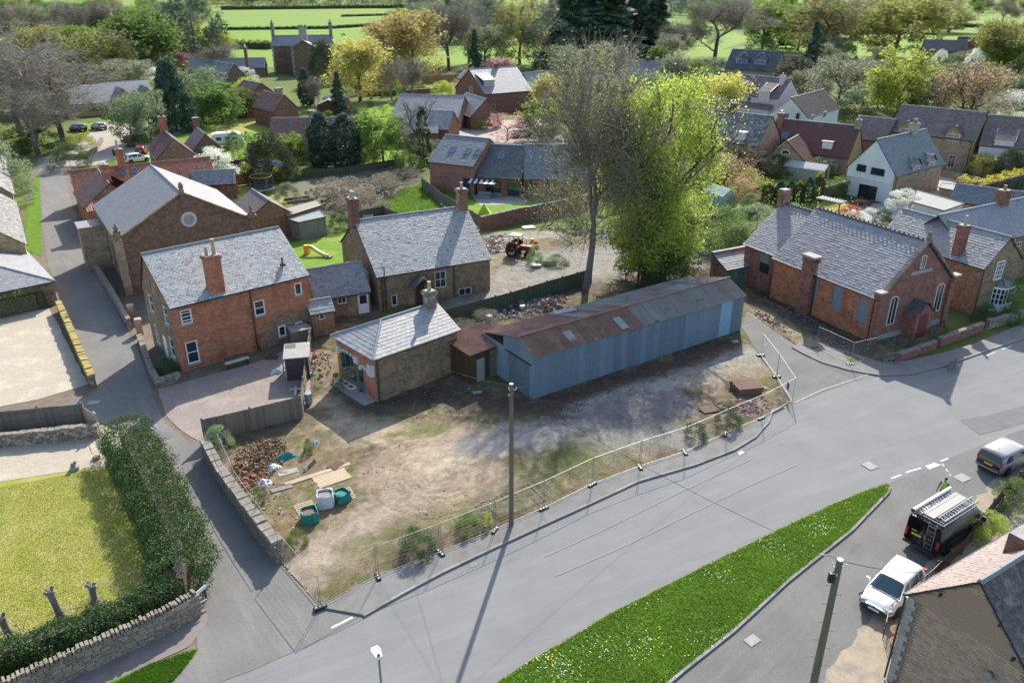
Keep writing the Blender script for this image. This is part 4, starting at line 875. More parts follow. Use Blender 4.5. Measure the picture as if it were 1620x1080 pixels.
dormer(h,7.6,5.0,1.6,1.2,lead_m,off_white,flat=True);chimney(h,4.2,4.6,7.8,9.8,1.2,.8,brick_dark,[(-.3,0,.5,.15,white_p),(.3,0,.5,.15,white_p)])
h=house('pink','pink_rendered_house','pale pink rendered house with brown roof and two long dormers',46.8,180.8,-46,12.5,8.4,5.0,8.5,'x',render_pink,tile_brown,'conc',ops=[('w','f',1184,160,1.2,1.8,dict(nx=3,ny=2)),('w','f',1167,172,1.0,1.6,dict(nx=2,ny=2)),('w','f',1192,177,1.2,1.2,dict(nx=2,ny=2)),('w','f',1212,180,1.2,1.2,dict(nx=2,ny=2))])
dormer(h,2.0,4.6,2.6,1.5,tile_brown,render_pink,tile='conc',nx=3);dormer(h,9.4,4.6,2.6,1.5,tile_brown,render_pink,tile='conc',nx=3);chimney(h,11.2,3.0,6.6,9.2,.9,.9,render_pink,[(0,0,.5,.18,render_pink)])
roof_slope(h,[(3.5,-1.6,2.6),(11.5,-1.6,2.6),(11.5,.0,3.5),(3.5,.0,3.5)],tile_brown,'conc','porch_roof')
b=MB();b.box((7.5,-.8,1.3),(7.6,1.5,2.55));b.build('porch',render_pink,h.root)
h=house('wcott','white_cottage','white cottage with brown tiled roof and gable towards the gardens',50.6,160.5,-39.8,7.5,17.0,3.65,6.85,'y',render_white,tile_brown,'conc',ops=[('w','f',1242,184,1.5,1.2,dict(nx=3,ny=2)),('w','r',1304,181,1.6,1.2,dict(nx=3,ny=2)),('w','r',1285,186,.9,1.0,dict(nx=2,ny=2))])
b=MB();b.box((5.6,-.2,3.0),(.5,.4,2.4));b.build('flue',gutter_m,h.root)
h=house('dorm','dark_roofed_house','dark roofed house with glazed dormer balconies among the trees',64,252,-34,15,10.5,3.0,8.0,'x',stone_buff,slate_dark,'conc')
for x in(4.5,10.0):dormer(h,x,4.3,4.0,1.6,slate_dark,glass_sky,gable=True,tile='conc')
h=house('terr','brown_terrace','brown stone terrace house with two white windows below the bright field',141.8,291.1,-18.3,13.5,7.2,4.8,8.1,'x',iron_stone,tile_brown,'conc',ops=[('w','f',1485,84,1.5,1.8,dict(nx=2,ny=2)),('w','f',1507,84,1.3,1.6,dict(nx=2,ny=2)),('w','f',1478,98,1.5,1.4,dict(nx=3,ny=1)),('w','f',1501,99,2.5,1.4,dict(nx=4,ny=1))],cat='house')
h=house('terrb','red_tiled_terrace','maroon tiled house joined beyond the brown terrace',156.5,297,-18.3,14,7,5.0,8.6,'x',iron_stone,tile_maroon,'conc',ops=[('w','f',3,3.6,1.4,1.5,dict(local=1,nx=2)),('w','f',7,3.6,1.4,1.5,dict(local=1,nx=2))]);chimney(h,13.0,3.5,8,10,1.2,.9,brick_red)
h=house('terrc','far_slate_house','slate roofed house partly behind the olive tree at right',172,276,-18,12,7,5.0,8.2,'x',iron_dark,slate_grey,'conc',ops=[('w','f',3,3.4,1.4,1.5,dict(local=1,nx=2)),('w','f',7,3.4,1.4,1.5,dict(local=1,nx=2)),('w','f',4.5,1.4,1.4,1.5,dict(local=1,nx=2))])
h=house('bungal','low_stone_bungalow','low brown bungalow behind the copper tree',116,232,-20,11,6,2.4,4.4,'x',stone_buff,tile_brown,'conc',ops=[('w','f',3,1.4,1.4,1.1,dict(local=1,nx=2)),('w','f',7.5,1.4,2.,1.1,dict(local=1,nx=3))])
h=house('farr','red_roofed_bungalow','small red roofed bungalow between far trees',87,270,-20,10,6,2.6,4.8,'x',stone_buff,pantile_old,'conc',ops=[('w','f',7.5,1.4,2.2,1.4,dict(local=1,nx=3))])
h=house('farb','tan_roofed_bungalow','small bungalow with tan roof beside the dark dormer house',77,262,-20,9,6,2.5,4.6,'x',stone_buff,stone_slate,'conc')
# brick houses in the middle distance
h=house('longs','grey_roofed_brick_house','brick house with pale slate roof and box dormer behind the pink tree',-6.0,183.3,31.5,12.4,14.0,4.4,8.95,'x',brick_dark,slate_pale,'big',ops=[('w','l',745,143,1.4,1.7,dict(nx=2,ny=2)),('w','f',2.0,1.4,1.5,1.2,dict(local=1,nx=2))])
dormer(h,2.2,5.6,2.8,1.4,slate_pale,stone_pale,tile='big',nx=4);chimney(h,7.0,7,8.6,9.9,.8,.8,brick_dark)
h=house('longb','grey_roofed_wing','lower pale slate wing beyond the brick house',5.0,190.3,31.5,9,9,3.6,7.6,'x',brick_dark,slate_pale,'big')
h=house('lowa','low_slate_range','low L-shaped pale slate range behind the ivy clad tree',-23.9,163.2,-10,13.4,12.0,2.6,6.1,'x',brick_brown,slate_pale,'big',ops=[('w','f',718,190,1.2,1.1,dict(nx=2,ny=2))])
h=house('lowb','brick_gabled_wing','brick gable wing with grey slates beside the courtyard',-8.2,163.4,25,6.6,10.7,2.65,5.7,'y',brick_dark,slate_grey,'big')
h=house('lowc','front_slate_outbuilding','pale slate outbuilding nearest the ivy clad tree',-22.0,145.9,4.2,8.6,4.6,2.4,3.85,'x',brick_dark,slate_pale,'big',ops=[('door','f',6.5,1,1.8,2.0,dict(local=1,m=wood_brown))])
h=house('lowd','slate_range','slate range behind the low outbuilding',-20.5,150.5,-12,9,7.5,2.6,5.2,'x',brick_dark,slate_pale,'big')
# manor and farm range on the left
h=house('manor','manor_house','three storey brown stone manor with tall end chimneys before the pasture',-75.3,265.6,9.6,18.7,7.1,8.2,11.0,'x',iron_dark,slate_grey,'big',ops=[('w','f',3.0,5.6,2.6,2.0,dict(local=1,nx=4,fm=slate_dark)),('w','f',15.5,5.6,1.5,2.,dict(local=1,nx=2,fm=slate_dark))])
for x in(.4,18.3):chimney(h,x,3.5,10,14.8,1.0,1.2,stone_wall,[(0,0,.8,.2,gutter_m)])
for k in range(11):
 for x in(0.2,18.5):b=MB();b.box((x,-.05,.4+.72*k),(.8 if k%2 else .5,.2,.5));b.build('quoin',stone_pale,h.root)
h=house('manorg','manor_front_wing','projecting gabled wing of the manor with pale quoins',-67.9,260.2,9.6,7.2,5.4,8.1,10.2,'y',iron_dark,slate_grey,'big')
for k in range(11):
 for x in(0.2,7.0):b=MB();b.box((x,-.05,.4+.72*k),(.8 if k%2 else .5,.2,.5));b.build('quoin',stone_pale,h.root)
chimney(h,3.6,4.4,9.6,13.6,2.4,1.1,stone_pale,[(-.8,0,.8,.22,gutter_m),(0,0,.8,.22,gutter_m),(.8,0,.8,.22,gutter_m)])
for q in(-1,1):b=MB();b.bar((3.6+q*3.9,-.1,8.0),(3.6,-.1,10.35),.5,.2);b.build('gable_coping',stone_pale,h.root)
h=house('farma','pantiled_farm_range','farm range with red pantiled gable below the manor',-57.5,177.5,44,8.5,8,3.7,6.9,'y',brick_dark,pantile_old,'pan')
h=house('farmb','stone_farm_barn','grey stone barn with steep roof between manor and pantiled range',-72,205,40,8.5,12,3.6,8.2,'y',iron_dark,stone_slate,'big')
h=house('farmc','brown_farm_range','brown roofed farm range with a square stack above pantiles',-48,165,42,5.5,9,3.4,6.2,'y',brick_dark,pantile_old,'pan');chimney(h,2.7,2.2,5.8,7.4,1.3,.9,stone_wall)
h=house('farmd','long_pantiled_cottage','long low cottage with weathered pantiles behind the dark conifers',-40.5,134.5,2,17,7.4,2.7,6.2,'x',stone_buff,pantile_old,'pan',ops=[('w','f',7.5,1.5,2.2,1.1,dict(local=1,nx=4,ny=2)),('w','f',11.5,1.5,1.4,1.1,dict(local=1,nx=2,ny=2))])
chimney(h,6.8,3.9,5.6,7.4,1.1,1.0,stone_wall)
h=house('barnl','slate_barn','long slate barn with a slim brick stack near the pink blossom',-97.5,253.3,9,22,6,2.7,5.2,'x',iron_dark,slate_grey,'conc');chimney(h,17.0,-.3,2.6,8.6,.9,.9,brick_dark,[(0,0,.8,.25,white_p)])
h=house('gold','golden_stone_house','golden stone house with blue grey roof and two front gables behind bare trees',-95.5,178.2,37,17.5,10.0,2.8,6.3,'x',stone_gold,slate_pale,'conc',ops=[('w','f',4.2,1.4,2.2,1.1,dict(local=1,nx=3)),('w','f',7.2,1.4,1.2,1.1,dict(local=1,nx=2))])
for x,w_ in((10.5,4.2),(15.6,3.2)):
 b=MB();b.box((x,-.8,1.7),(w_,1.8,3.4));b.poly([(x-w_/2,-1.7,3.4),(x+w_/2,-1.7,3.4),(x,-1.7,5.4)]);o=b.build('front_gable',stone_gold,h.root);b=MB()
 slates(b,(x-w_/2-.2,3.5,3.2),(x-w_/2-.2,-1.9,3.2),(x,3.5,5.55),(x,-1.9,5.55),.34,.34);slates(b,(x+w_/2+.2,-1.9,3.2),(x+w_/2+.2,3.5,3.2),(x,-1.9,5.55),(x,3.5,5.55),.34,.34);tag(b.build('slates',slate_blue,o),kind='stuff')
 wm_,gm=win_mesh(1.8,2.4,2,2,wood_brown);wo=link('window',wm_,o,(x,-1.76,1.9));link('pane',gm,wo)
h=house('mcott','maroon_roofed_cottage','stone cottage with maroon roof and gable facing the lane house backs',-53.6,121.0,30.2,5.5,9.5,3.03,5.65,'y',iron_stone,tile_maroon,'small');chimney(h,2.7,8.8,5.2,7.8,1.1,.8,brick_red,[(0,0,.5,.2,gutter_m)])
h=house('mcottb','pink_tiled_cottage','second gabled cottage with pinkish tiles right of the maroon roof',-50.8,127.2,30.2,5.0,7,2.7,5.3,'y',iron_dark,tile_pink,'small');chimney(h,2.6,7.6,4.8,6.8,1.0,.8,brick_dark)
h=house('pant','red_pantiled_row','row with bright red pantiles end-on to the lane',-56.5,101.7,30,17.5,4.8,2.9,4.9,'x',brick_brown,pantile,'pan',wms={'l':stone_gold},ridge_m=pantile)
for u,v in((194,270),(211,267)):
 p0=h.root.matrix_basis.inverted()@P(u,v,4.3);skylight(h,p0.x,4.2,.6,.7)
chimney(h,6.2,2.3,4.4,7.2,.9,.8,brick_red,[(-.1,0,1.2,.15,stone_pale)])
h=house('pantb','brown_pantiled_wing','brown pantiled wing with brick stack between hall and red row',-50.5,92.3,33.0,6.2,9.2,3.2,5.6,'y',brick_brown,pantile_old,'pan');chimney(h,3.2,2.5,5.2,7.4,.9,.8,brick_red,[(0,0,.35,.2,white_p)])
b=MB();b.box((.9,-1.2,1.6),(1.8,2.4,3.2));o=b.build('rear_bay',brick_brown,h.root);b=MB();slates(b,(-.1,-2.5,3.2),(1.9,-2.5,3.2),(-.1,0,4.0),(1.9,0,4.0),.26,.33,'pan');tag(b.build('tiles',pantile,o),kind='stuff')
h=house('slb','slate_lean_range','small dark slated outbuilding behind the orange fence',-43.5,107.5,14,5.5,3.5,2.2,3.6,'x',brick_dark,slate_grey,'conc')
h=house('bout','brick_outbuilding','brick outbuilding with dark tiles and sunlit side behind the hall',-30.2,89.7,32.9,4.6,6.5,2.7,4.3,'y',brick_brown,tile_brown,'small',wms={'r':brick_brown})
flat_block('grey_shed','grey felt roofed garden shed by the small lawn','shed',[(458,347),(505,333),(515,343),(473,352)],2.2,plain('grey_cladding',A(.2,.2,.19),.9,A(.16,.16,.155),3),plain('green_felt',A(.24,.27,.26),.9,A(.2,.22,.215),2))
flat_block('timber_shed','brown timber roofed shed behind the grey garden shed','shed',[(440,332),(500,317),(509,325),(455,342)],2.4,wood_grey,plain('brown_felt',A(.33,.28,.23),.9,A(.26,.22,.18),2))
# left edge cottages
d2=(P(2,233,3.5)-P(39,387,3.5));aa=math.degrees(math.atan2(d2.y,d2.x))-90;un=Vector((math.cos(rad(aa)),math.sin(rad(aa)),0));vn=Vector((-un.y,un.x,0));p0=P(39,387,3.5)
o1=p0+vn*.3-un*6.5;h=house('lfta','lane_cottage','stone cottage with sunlit orange wall beside the grass strip at left edge',o1.x,o1.y,aa,6.5,20,3.5,6.2,'y',stone_gold,stone_slate,'slate',ops=[('door','r',4,1,.9,2.0,dict(local=1,m=wood_brown)),('w','r',8,1.7,1.0,1.2,dict(local=1)),('w','r',14,1.7,1.0,1.2,dict(local=1))])
o1=p0+vn*21-un*6.5;h=house('lftb','lane_cottage','farther stone cottage in the row at the left edge of the lane',o1.x,o1.y,aa,6.5,26,4.2,7.2,'y',stone_gold,stone_slate,'big')
c0=P(88,446,2.2);c1=P(37,392,2.2);nv=(c1-c0).normalized();an=math.degrees(math.atan2(nv.y,nv.x))-90;uu=Vector((math.cos(rad(an)),math.sin(rad(an)),0));oo=c0-uu*9.2+nv*.2-uu*.2
h=house('lhip','hipped_outbuilding','hip roofed slate outbuilding behind the ivy hedge at left edge',oo.x,oo.y,an,9.2,(c1-c0).length-.4,2.3,4.4,'x',iron_stone,slate_pale,'slate',hip='r',eo=.2)
# pale roofs glimpsed behind the conifers
h=house('glim','pale_roofed_house','pale slate house glimpsed below the tall conifers',31,232,-14,15,8,3,6.6,'x',stone_buff,slate_pale,'conc');chimney(h,6,4,6.4,7.6,.9,.9,brick_dark);chimney(h,8.5,4,6.4,7.6,.9,.9,stone_pale)
h=house('glim2','grey_roofed_bungalow','small grey roofed bungalow right of the pale conifer house',45,222,-12,10,6,2.4,4.6,'x',stone_buff,stone_slate,'conc')
h=house('glim3','pale_slate_wing','pale slate wing behind the crown of the budding tree',18,196,20,12,8,3.4,7,'x',brick_dark,slate_pale,'conc')
h=house('fbarn','far_field_barn','small grey barn far off beside the top pasture',3,470,-10,16,10,4,7,'x',plain('barn_board',A(.2,.2,.2)),slate_grey,(1.2,1.2,'slate'))
# ------------------------------------------------------------------ trees, hedges, plants
def leafmat(name,cols,transl=.35,var=.18):
 cols=[tuple(min(.75,q*1.55)for q in c)for c in cols];transl=min(.55,transl+.1);return island(name,cols,.7,fine=0,transl=transl,objvar=var,spec=.25)
LM=dict(lime=leafmat('leaf_lime',[A(.22,.29,.05),A(.32,.37,.07),A(.16,.23,.04),A(.4,.4,.08)],.45),fresh=leafmat('leaf_fresh',[A(.13,.19,.035),A(.19,.26,.05),A(.09,.14,.03)],.42),green=leafmat('leaf_green',[A(.085,.135,.035),A(.13,.19,.05),A(.06,.1,.03),A(.17,.22,.06)],.38),bud=leafmat('leaf_bud',[A(.2,.19,.09),A(.26,.25,.1),A(.15,.14,.075),A(.3,.3,.1)],.35),budp=leafmat('leaf_bud_pale',[A(.25,.26,.13),A(.31,.32,.16),A(.19,.2,.1),A(.3,.33,.13)],.42),olive=leafmat('leaf_olive',[A(.18,.18,.05),A(.24,.23,.065),A(.12,.125,.04)],.4),gold=leafmat('leaf_gold',[A(.31,.24,.09),A(.36,.27,.1),A(.24,.19,.07),A(.29,.27,.1)],.42),yellow=leafmat('leaf_yellow',[A(.4,.36,.08),A(.34,.33,.08),A(.45,.4,.12)],.42),grey=leafmat('leaf_grey',[A(.19,.2,.13),A(.25,.27,.17),A(.14,.155,.1)],.35),sage=leafmat('leaf_sage',[A(.13,.17,.09),A(.19,.24,.13),A(.1,.13,.075)],.35),pine=leafmat('leaf_pine',[A(.06,.1,.065),A(.085,.13,.08),A(.045,.075,.05),A(.11,.15,.085)],.15),cypress=leafmat('leaf_cypress',[A(.035,.06,.045),A(.055,.085,.055),A(.075,.11,.07)],.12),yew=leafmat('leaf_yew',[A(.03,.04,.02),A(.045,.06,.028),A(.065,.07,.035)],.12),bluegreen=leafmat('leaf_bluegreen',[A(.06,.095,.07),A(.09,.13,.095),A(.045,.07,.055)],.15),pink=leafmat('blossom_pink',[A(.62,.27,.26),A(.7,.36,.33),A(.5,.2,.17),A(.55,.3,.2)],.4),rose=leafmat('blossom_rose',[A(.6,.2,.26),A(.66,.28,.33),A(.45,.14,.18)],.4),white=leafmat('blossom_white',[A(.62,.64,.56),A(.7,.7,.64),A(.4,.44,.3),A(.5,.54,.42)],.35),bramble=leafmat('leaf_bramble',[A(.17,.14,.115),A(.22,.185,.15),A(.13,.13,.07),A(.19,.17,.13)],.25),copper=leafmat('leaf_copper',[A(.3,.19,.11),A(.36,.24,.14),A(.24,.15,.09),A(.27,.23,.12)],.35),redleaf=leafmat('leaf_red',[A(.45,.09,.04),A(.5,.13,.06),A(.2,.13,.04),A(.35,.06,.03)],.35),hedge=leafmat('leaf_hedge',[A(.03,.055,.015),A(.045,.08,.022),A(.07,.11,.035),A(.022,.04,.013)],.15),ivy=leafmat('leaf_ivy',[A(.03,.055,.02),A(.05,.08,.03),A(.07,.11,.04)],.2),topi=leafmat('leaf_topiary',[A(.04,.06,.025),A(.06,.085,.03),A(.14,.14,.03)],.15),topgold=leafmat('leaf_golden_top',[A(.36,.3,.03),A(.42,.36,.05),A(.28,.25,.03)],.3))
G=np.random.RandomState(5)
def leafquads(c,size,aspect=.6,up=0.0):
 n=len(c);a=G.normal(size=(n,3));a/=np.linalg.norm(a,axis=1)[:,None]+1e-9
 t=G.normal(size=(n,3));t[:,2]+=up;b=np.cross(a,t);b/=np.linalg.norm(b,axis=1)[:,None]+1e-9
 s=(size*G.uniform(.6,1.35,n))[:,None]if np.isscalar(size)else size[:,None]
 V=np.stack([c-a*s*.5,c+b*s*aspect*.5,c+a*s*.5,c-b*s*aspect*.5],1).reshape(-1,3)
 return V,np.arange(4*n).reshape(-1,4)
def tubes3(segs,n=3):
 s=np.array([np.r_[a,b,r,t]for a,b,r,t in segs],float);p,q,r0,r1=s[:,:3],s[:,3:6],s[:,6],s[:,7]
 d=q-p;d/=np.linalg.norm(d,axis=1)[:,None]+1e-9;u=np.where(np.abs(d[:,2:3])<.9,[[0,0,1]],[[1,0,0]]);x=np.cross(d,u);x/=np.linalg.norm(x,axis=1)[:,None]+1e-9;y=np.cross(x,d)
 V=[]
 for P_,R_ in((p,r0),(q,r1)):
  for k in range(n):a=2*math.pi*k/n;V.append(P_+(x*math.cos(a)+y*math.sin(a))*R_[:,None])
 V=np.stack(V,1).reshape(-1,3);b=np.arange(len(s))*2*n
 F=np.concatenate([np.stack([b+k,b+(k+1)%n,b+n+(k+1)%n,b+n+k],1)for k in range(n)])
 return V,F
def skeleton(seed,Hh=10.,tr=.22,clear=.25,spread=.75,levels=4,upw=.25,kids=(3,4),droop=0.,multi=1,twl=1.0):
 r=random.Random(seed);segs=[];tips=[]
 def rv():return Vector((r.gauss(0,1),r.gauss(0,1),r.gauss(0,1))).normalized()
 def grow(p,d,L,rr,lev):
  n=3 if lev<levels-1 else 2;q=p
  for k in range(n):
   d=(d+rv()*(.22 if lev else .07)+Vector((0,0,upw*.3 if lev else .1))-Vector((0,0,droop*lev*.12))).normalized();e=q+d*(L/n);r1=rr*(1-.28/n*(k+1)*1.2)
   segs.append((q,e,rr*(1-.25*k/n),r1,lev));
   if lev>=levels-2:tips.append((e,lev))
   if lev<levels-1 and k>0:
    for _ in range(r.randint(1,2)if lev else 1):
     s=rv();s=(s-d*s.dot(d)).normalized();dd=(d*(1-spread*.62)+s*spread+Vector((0,0,upw*.4))).normalized();grow(q.lerp(e,r.random()),dd,L*r.uniform(.5,.72),r1*r.uniform(.42,.6),lev+1)
   q=e
  if lev<levels-1:
   for _ in range(r.randint(*kids)):
    s=rv();s=(s-d*s.dot(d)).normalized();dd=(d*(1-spread*.5)+s*spread*r.uniform(.6,1.1)+Vector((0,0,upw))).normalized();grow(q,dd,L*r.uniform(.6,.85),rr*r.uniform(.5,.66),lev+1)
  else:tips.append((q,lev+1))
 for m in range(multi):
  d0=Vector((r.gauss(0,.12*(multi>1)+.03),r.gauss(0,.12*(multi>1)+.03),1)).normalized();grow(Vector((r.gauss(0,.15*(multi>1)),r.gauss(0,.15*(multi>1)),-.1)),d0,Hh*(clear+.12),tr,0)
 return segs,tips
KIND={}
def tree_proto(key,seed,lm,nleaf=4500,ls=.3,clump=.5,w=1.0,twigs=1500,bk=None,Hh=10.,env=120,low=.1,ek=.8,**kw):
 segs,tips=skeleton(seed,Hh,**kw);pts=np.array([q for s in segs for q in(s[0],s[1])]);zmax=pts[:,2].max();wmax=np.percentile(np.hypot(pts[:,0],pts[:,1]),97)
 sc=np.array([w*Hh/2/wmax,w*Hh/2/wmax,Hh/zmax]);S_=[(np.array(a)*sc,np.array(b)*sc,c,d)for a,b,c,d,l in segs]
 big=[s for s in S_ if s[2]>.035];sml=[s for s in S_ if s[2]<=.035]
 V,F=tubes3(big,6);MI=[0]*len(F);Vs=[V];Fs=[F];off=len(V)
 T=np.array([np.array(t[0])*sc for t in tips])
 if env and nleaf>1500:
  r=np.random.RandomState(seed);t_=r.uniform(low,.97,env);a=r.uniform(0,6.283,env);q=w*Hh/2*np.sqrt(np.clip(1-((t_-.55)/.52)**2,.05,1))*r.uniform(.5,.95,env);TE=np.repeat(np.stack([q*np.cos(a),q*np.sin(a),t_*Hh],1),max(1,int(len(T)/env*ek)),0);T=np.concatenate([T,TE])
 if twigs:
  i=G.randint(0,len(T),twigs);d=G.normal(size=(twigs,3));d[:,2]+=.5;c0=T[i]-np.array([0,0,Hh*.35]);c0[:,2]*=.3;d+=1.1*(c0/(np.linalg.norm(c0,axis=1)[:,None]+1e-6));d/=np.linalg.norm(d,axis=1)[:,None]
  L=G.uniform(.35,1.1,twigs)*clump*1.8;a=T[i];sml+=[(a[k],a[k]+d[k]*L[k],.016,.006)for k in range(twigs)]
 V2,F2=tubes3(sml,3);Vs.append(V2);Fs.append(F2+off);MI+=[1]*len(F2)
 tm=npmesh('trunk',np.concatenate(Vs),np.concatenate(Fs),[bk or bark,twig_m],True,MI);cm=None
 if nleaf:
  i=G.randint(0,len(T),nleaf);c=T[i]+G.normal(size=(nleaf,3))*clump*np.array([.62,.62,.6]);c=c[c[:,2]>Hh*.1]
  V,F=leafquads(c,ls);cm=npmesh('crown',V,F,LM[lm])
 KIND[key]=(tm,cm,Hh,w*Hh)
def blob_proto(key,seed,lm,shape='ell',n=4000,ls=.28,w=.8,Hh=10.,lumps=60,lump_r=.16,trunk=.15,base=.04,top=None):
 r=np.random.RandomState(seed);C_=[];
 for k in range(lumps):
  t=r.uniform(base,1);a=r.uniform(0,2*math.pi)
  if shape=='cone':rr=(1-t)**.75*.5+.03
  elif shape=='col':rr=.5*min(1,(1-t)*3.2+.12)*(.75+.25*min(1,t*5))
  elif shape=='dome':rr=.5*math.sqrt(max(0,1-t**2.2))
  else:rr=.5*math.sqrt(max(.01,1-(2*t-1)**2))
  q=r.uniform(.72,1.0);C_.append((math.cos(a)*rr*q*w*Hh,math.sin(a)*rr*q*w*Hh,t*Hh*.97))
 C_=np.array(C_);i=r.randint(0,lumps,n);off=r.normal(size=(n,3));off/=np.linalg.norm(off,axis=1)[:,None];off*=(r.uniform(.3,1,n)**.5)[:,None]
 c=C_[i]+off*lump_r*Hh*np.array([1,1,.75])*np.minimum(1,w*1.3);c[:,2]=np.clip(c[:,2],.03*Hh,None);c*=1+r.normal(size=(n,1))*.02
 V,F=leafquads(c,ls)
 mats=[LM[lm]];MI=None
 if top:mats.append(LM[top]);MI=(c[:,2]>Hh*.86).astype(int)
 cm=npmesh('crown',V,F,mats,False,MI)
 b=MB();b.tube([(0,0,-.1),(0,0,Hh*.5),(0,0,Hh*.85)],[trunk,trunk*.7,.03],6)
 for k in range(10):q=C_[k];b.tube([(0,0,q[2]*.55),tuple(q)],[trunk*.35,.02],4)
 KIND[key]=(b.mesh('trunk',bark),cm,Hh,w*Hh)
def conifer_proto(key,seed,lm,n=5000,ls=.5,w=.42,Hh=10.,whorls=15,droop=.35,bare=.12):
 r=np.random.RandomState(seed);b=MB();b.tube([(0,0,-.1),(0,0,Hh*.6),(0,0,Hh)],[.2,.12,.02],6);c=[]
 for k in range(whorls):
  t=bare+(1-bare)*k/whorls;L=w*Hh/2*(1-t)**.8*r.uniform(.8,1.1)+.15
  for j in range(7):
   a=r.uniform(0,2*math.pi);Lj=L*r.uniform(.6,1.08);z0=t*Hh+r.uniform(-.2,.2);m=max(3,int(n/(whorls*7)))
   s=r.uniform(.1,1,m)**.7;x=s*Lj;z=z0-droop*s*s*Lj+r.normal(size=m)*.12;tw=r.normal(size=m)*.22*(Lj*.35+.2)
   c.append(np.stack([math.cos(a)*x-math.sin(a)*tw,math.sin(a)*x+math.cos(a)*tw,z],1));b.tube([(0,0,z0),(math.cos(a)*Lj*.9,math.sin(a)*Lj*.9,z0-droop*Lj*.8)],[.04,.012],3,cap=False)
 V,F=leafquads(np.concatenate(c),ls,.5);KIND[key]=(b.mesh('trunk',bark),npmesh('crown',V,F,LM[lm]),Hh,w*Hh)
tree_proto('limebig',3,'lime',70000,.12,.5,.72,1500,env=260,ek=2.2,low=.06,clear=.1,spread=.62,levels=5,upw=.42,multi=3,kids=(2,3),tr=.26)
tree_proto('budtall',8,'budp',34000,.062,.75,.6,3000,env=120,low=.25,bk=bark_pale,clear=.2,spread=.6,levels=5,upw=.5,kids=(2,3),tr=.2)
for i_ in(0,1):
 tree_proto('fresh%d'%i_,20+i_,'fresh',8000,.38,.55,.85,300);tree_proto('green%d'%i_,30+i_,'green',8500,.38,.55,.9,300)
 tree_proto('bare%d'%i_,40+i_,'bud',900,.18,.7,.95,4200,levels=5,kids=(2,3),spread=.8,bk=bark);tree_proto('barepale%d'%i_,50+i_,'copper',500,.16,.7,.8,4200,levels=5,kids=(2,3),bk=bark_pale)
tree_proto('gold',61,'gold',9000,.3,.55,.75,1800);tree_proto('yellow',62,'yellow',7500,.32,.6,.7,900);tree_proto('olive',63,'olive',10000,.36,.55,1.0,800,levels=5,kids=(2,3))
tree_proto('olivethin',64,'olive',5500,.3,.6,.75,2500,levels=5,kids=(2,3),clear=.3);tree_proto('willow',65,'lime',8500,.32,.5,.7,900,droop=1.0);tree_proto('grey',66,'grey',6500,.3,.6,.95,2500)
tree_proto('sage',67,'sage',7000,.32,.5,.85,600);tree_proto('pink',68,'pink',5500,.28,.5,1.25,900,clear=.18,spread=.95,upw=.1);tree_proto('rose',69,'rose',8000,.38,.55,1.1,500)
tree_proto('white',70,'white',8000,.32,.5,1.0,700,clear=.08,multi=3);tree_proto('copper',71,'copper',5500,.28,.6,1.1,3200,clear=.1,multi=2);tree_proto('gaunt',72,'ivy',0,.2,.5,.95,900,clear=.2,spread=.85,levels=4,bk=bark)
tree_proto('greymist',73,'grey',600,.2,.7,.9,4500,levels=5,kids=(2,3),bk=bark_pale)
blob_proto('yew',80,'yew','dome',11000,.32,.9,lump_r=.13,lumps=150);blob_proto('cypress',81,'cypress','cone',15000,.36,.56,lump_r=.085,lumps=300);blob_proto('column',82,'cypress','col',9000,.34,.36,lump_r=.1,lumps=190)
blob_proto('cedar',83,'bluegreen','ell',5200,.36,.75,lump_r=.13,lumps=55);blob_proto('bush',84,'green','dome',7500,.34,1.2,lump_r=.16,lumps=50,trunk=.08);blob_proto('bushlime',85,'lime','dome',7000,.34,1.15,lump_r=.16,lumps=50,trunk=.08)
blob_proto('bushdark',86,'hedge','dome',7500,.34,1.25,lump_r=.16,lumps=50,trunk=.08);blob_proto('bushsage',87,'sage','dome',7000,.34,1.2,lump_r=.16,lumps=44,trunk=.08);blob_proto('bushred',88,'redleaf','dome',6500,.4,1.3,lump_r=.14,lumps=60,trunk=.08)
blob_proto('bushcopper',89,'copper','dome',5500,.34,1.3,lump_r=.2,lumps=40,trunk=.08);blob_proto('topiary',90,'topi','col',10000,.36,.52,lump_r=.07,lumps=420,trunk=.1,top='topgold');blob_proto('topball',91,'topi','ell',9000,.42,1.1,lump_r=.06,lumps=330,trunk=.1,top='topgold')
blob_proto('bushbramble',99,'bramble','dome',6500,.3,1.3,lump_r=.2,lumps=40,trunk=.08);blob_proto('plum',92,'bluegreen','ell',3600,.36,.95,lump_r=.15,lumps=50);blob_proto('bushwhite',93,'white','dome',7000,.34,1.2,lump_r=.17,lumps=44,trunk=.08);blob_proto('topdark',94,'cypress','col',10000,.36,.5,lump_r=.07,lumps=420,trunk=.1)
blob_proto('ivypillar',95,'ivy','col',3400,.34,.24,lump_r=.09,lumps=70)
conifer_proto('spruce',96,'pine',5200,.5,.5);conifer_proto('tallfir',97,'pine',9000,.55,.42,whorls=22,droop=.5);conifer_proto('pinewide',98,'bluegreen',5000,.5,.6,whorls=10,droop=.1,bare=.35)
def tree(key,p,ht,wd,label,name='tree',cat='tree',group=None,rz=None):
 tm,cm,Hh,ww=KIND[key];r=thing(name,label,cat,(p[0],p[1],0),U(0,6.28)if rz is None else rz,group);sx=wd/ww;sz=ht/Hh
 link('trunk',tm,r,scale=(sx,sx,sz))
 if cm:link('crown',cm,r,scale=(sx,sx,sz))
 return r
def T_(key,u,vb,vt,wpx,label,name='tree',cat='tree',group=None):
 p=P(u,vb);d=(p-Vector((0,0,CAMH))).length;ht=max(1.0,topz(p,vt));return tree(key,p,ht,wpx*d/FOC,label,name,cat,group)
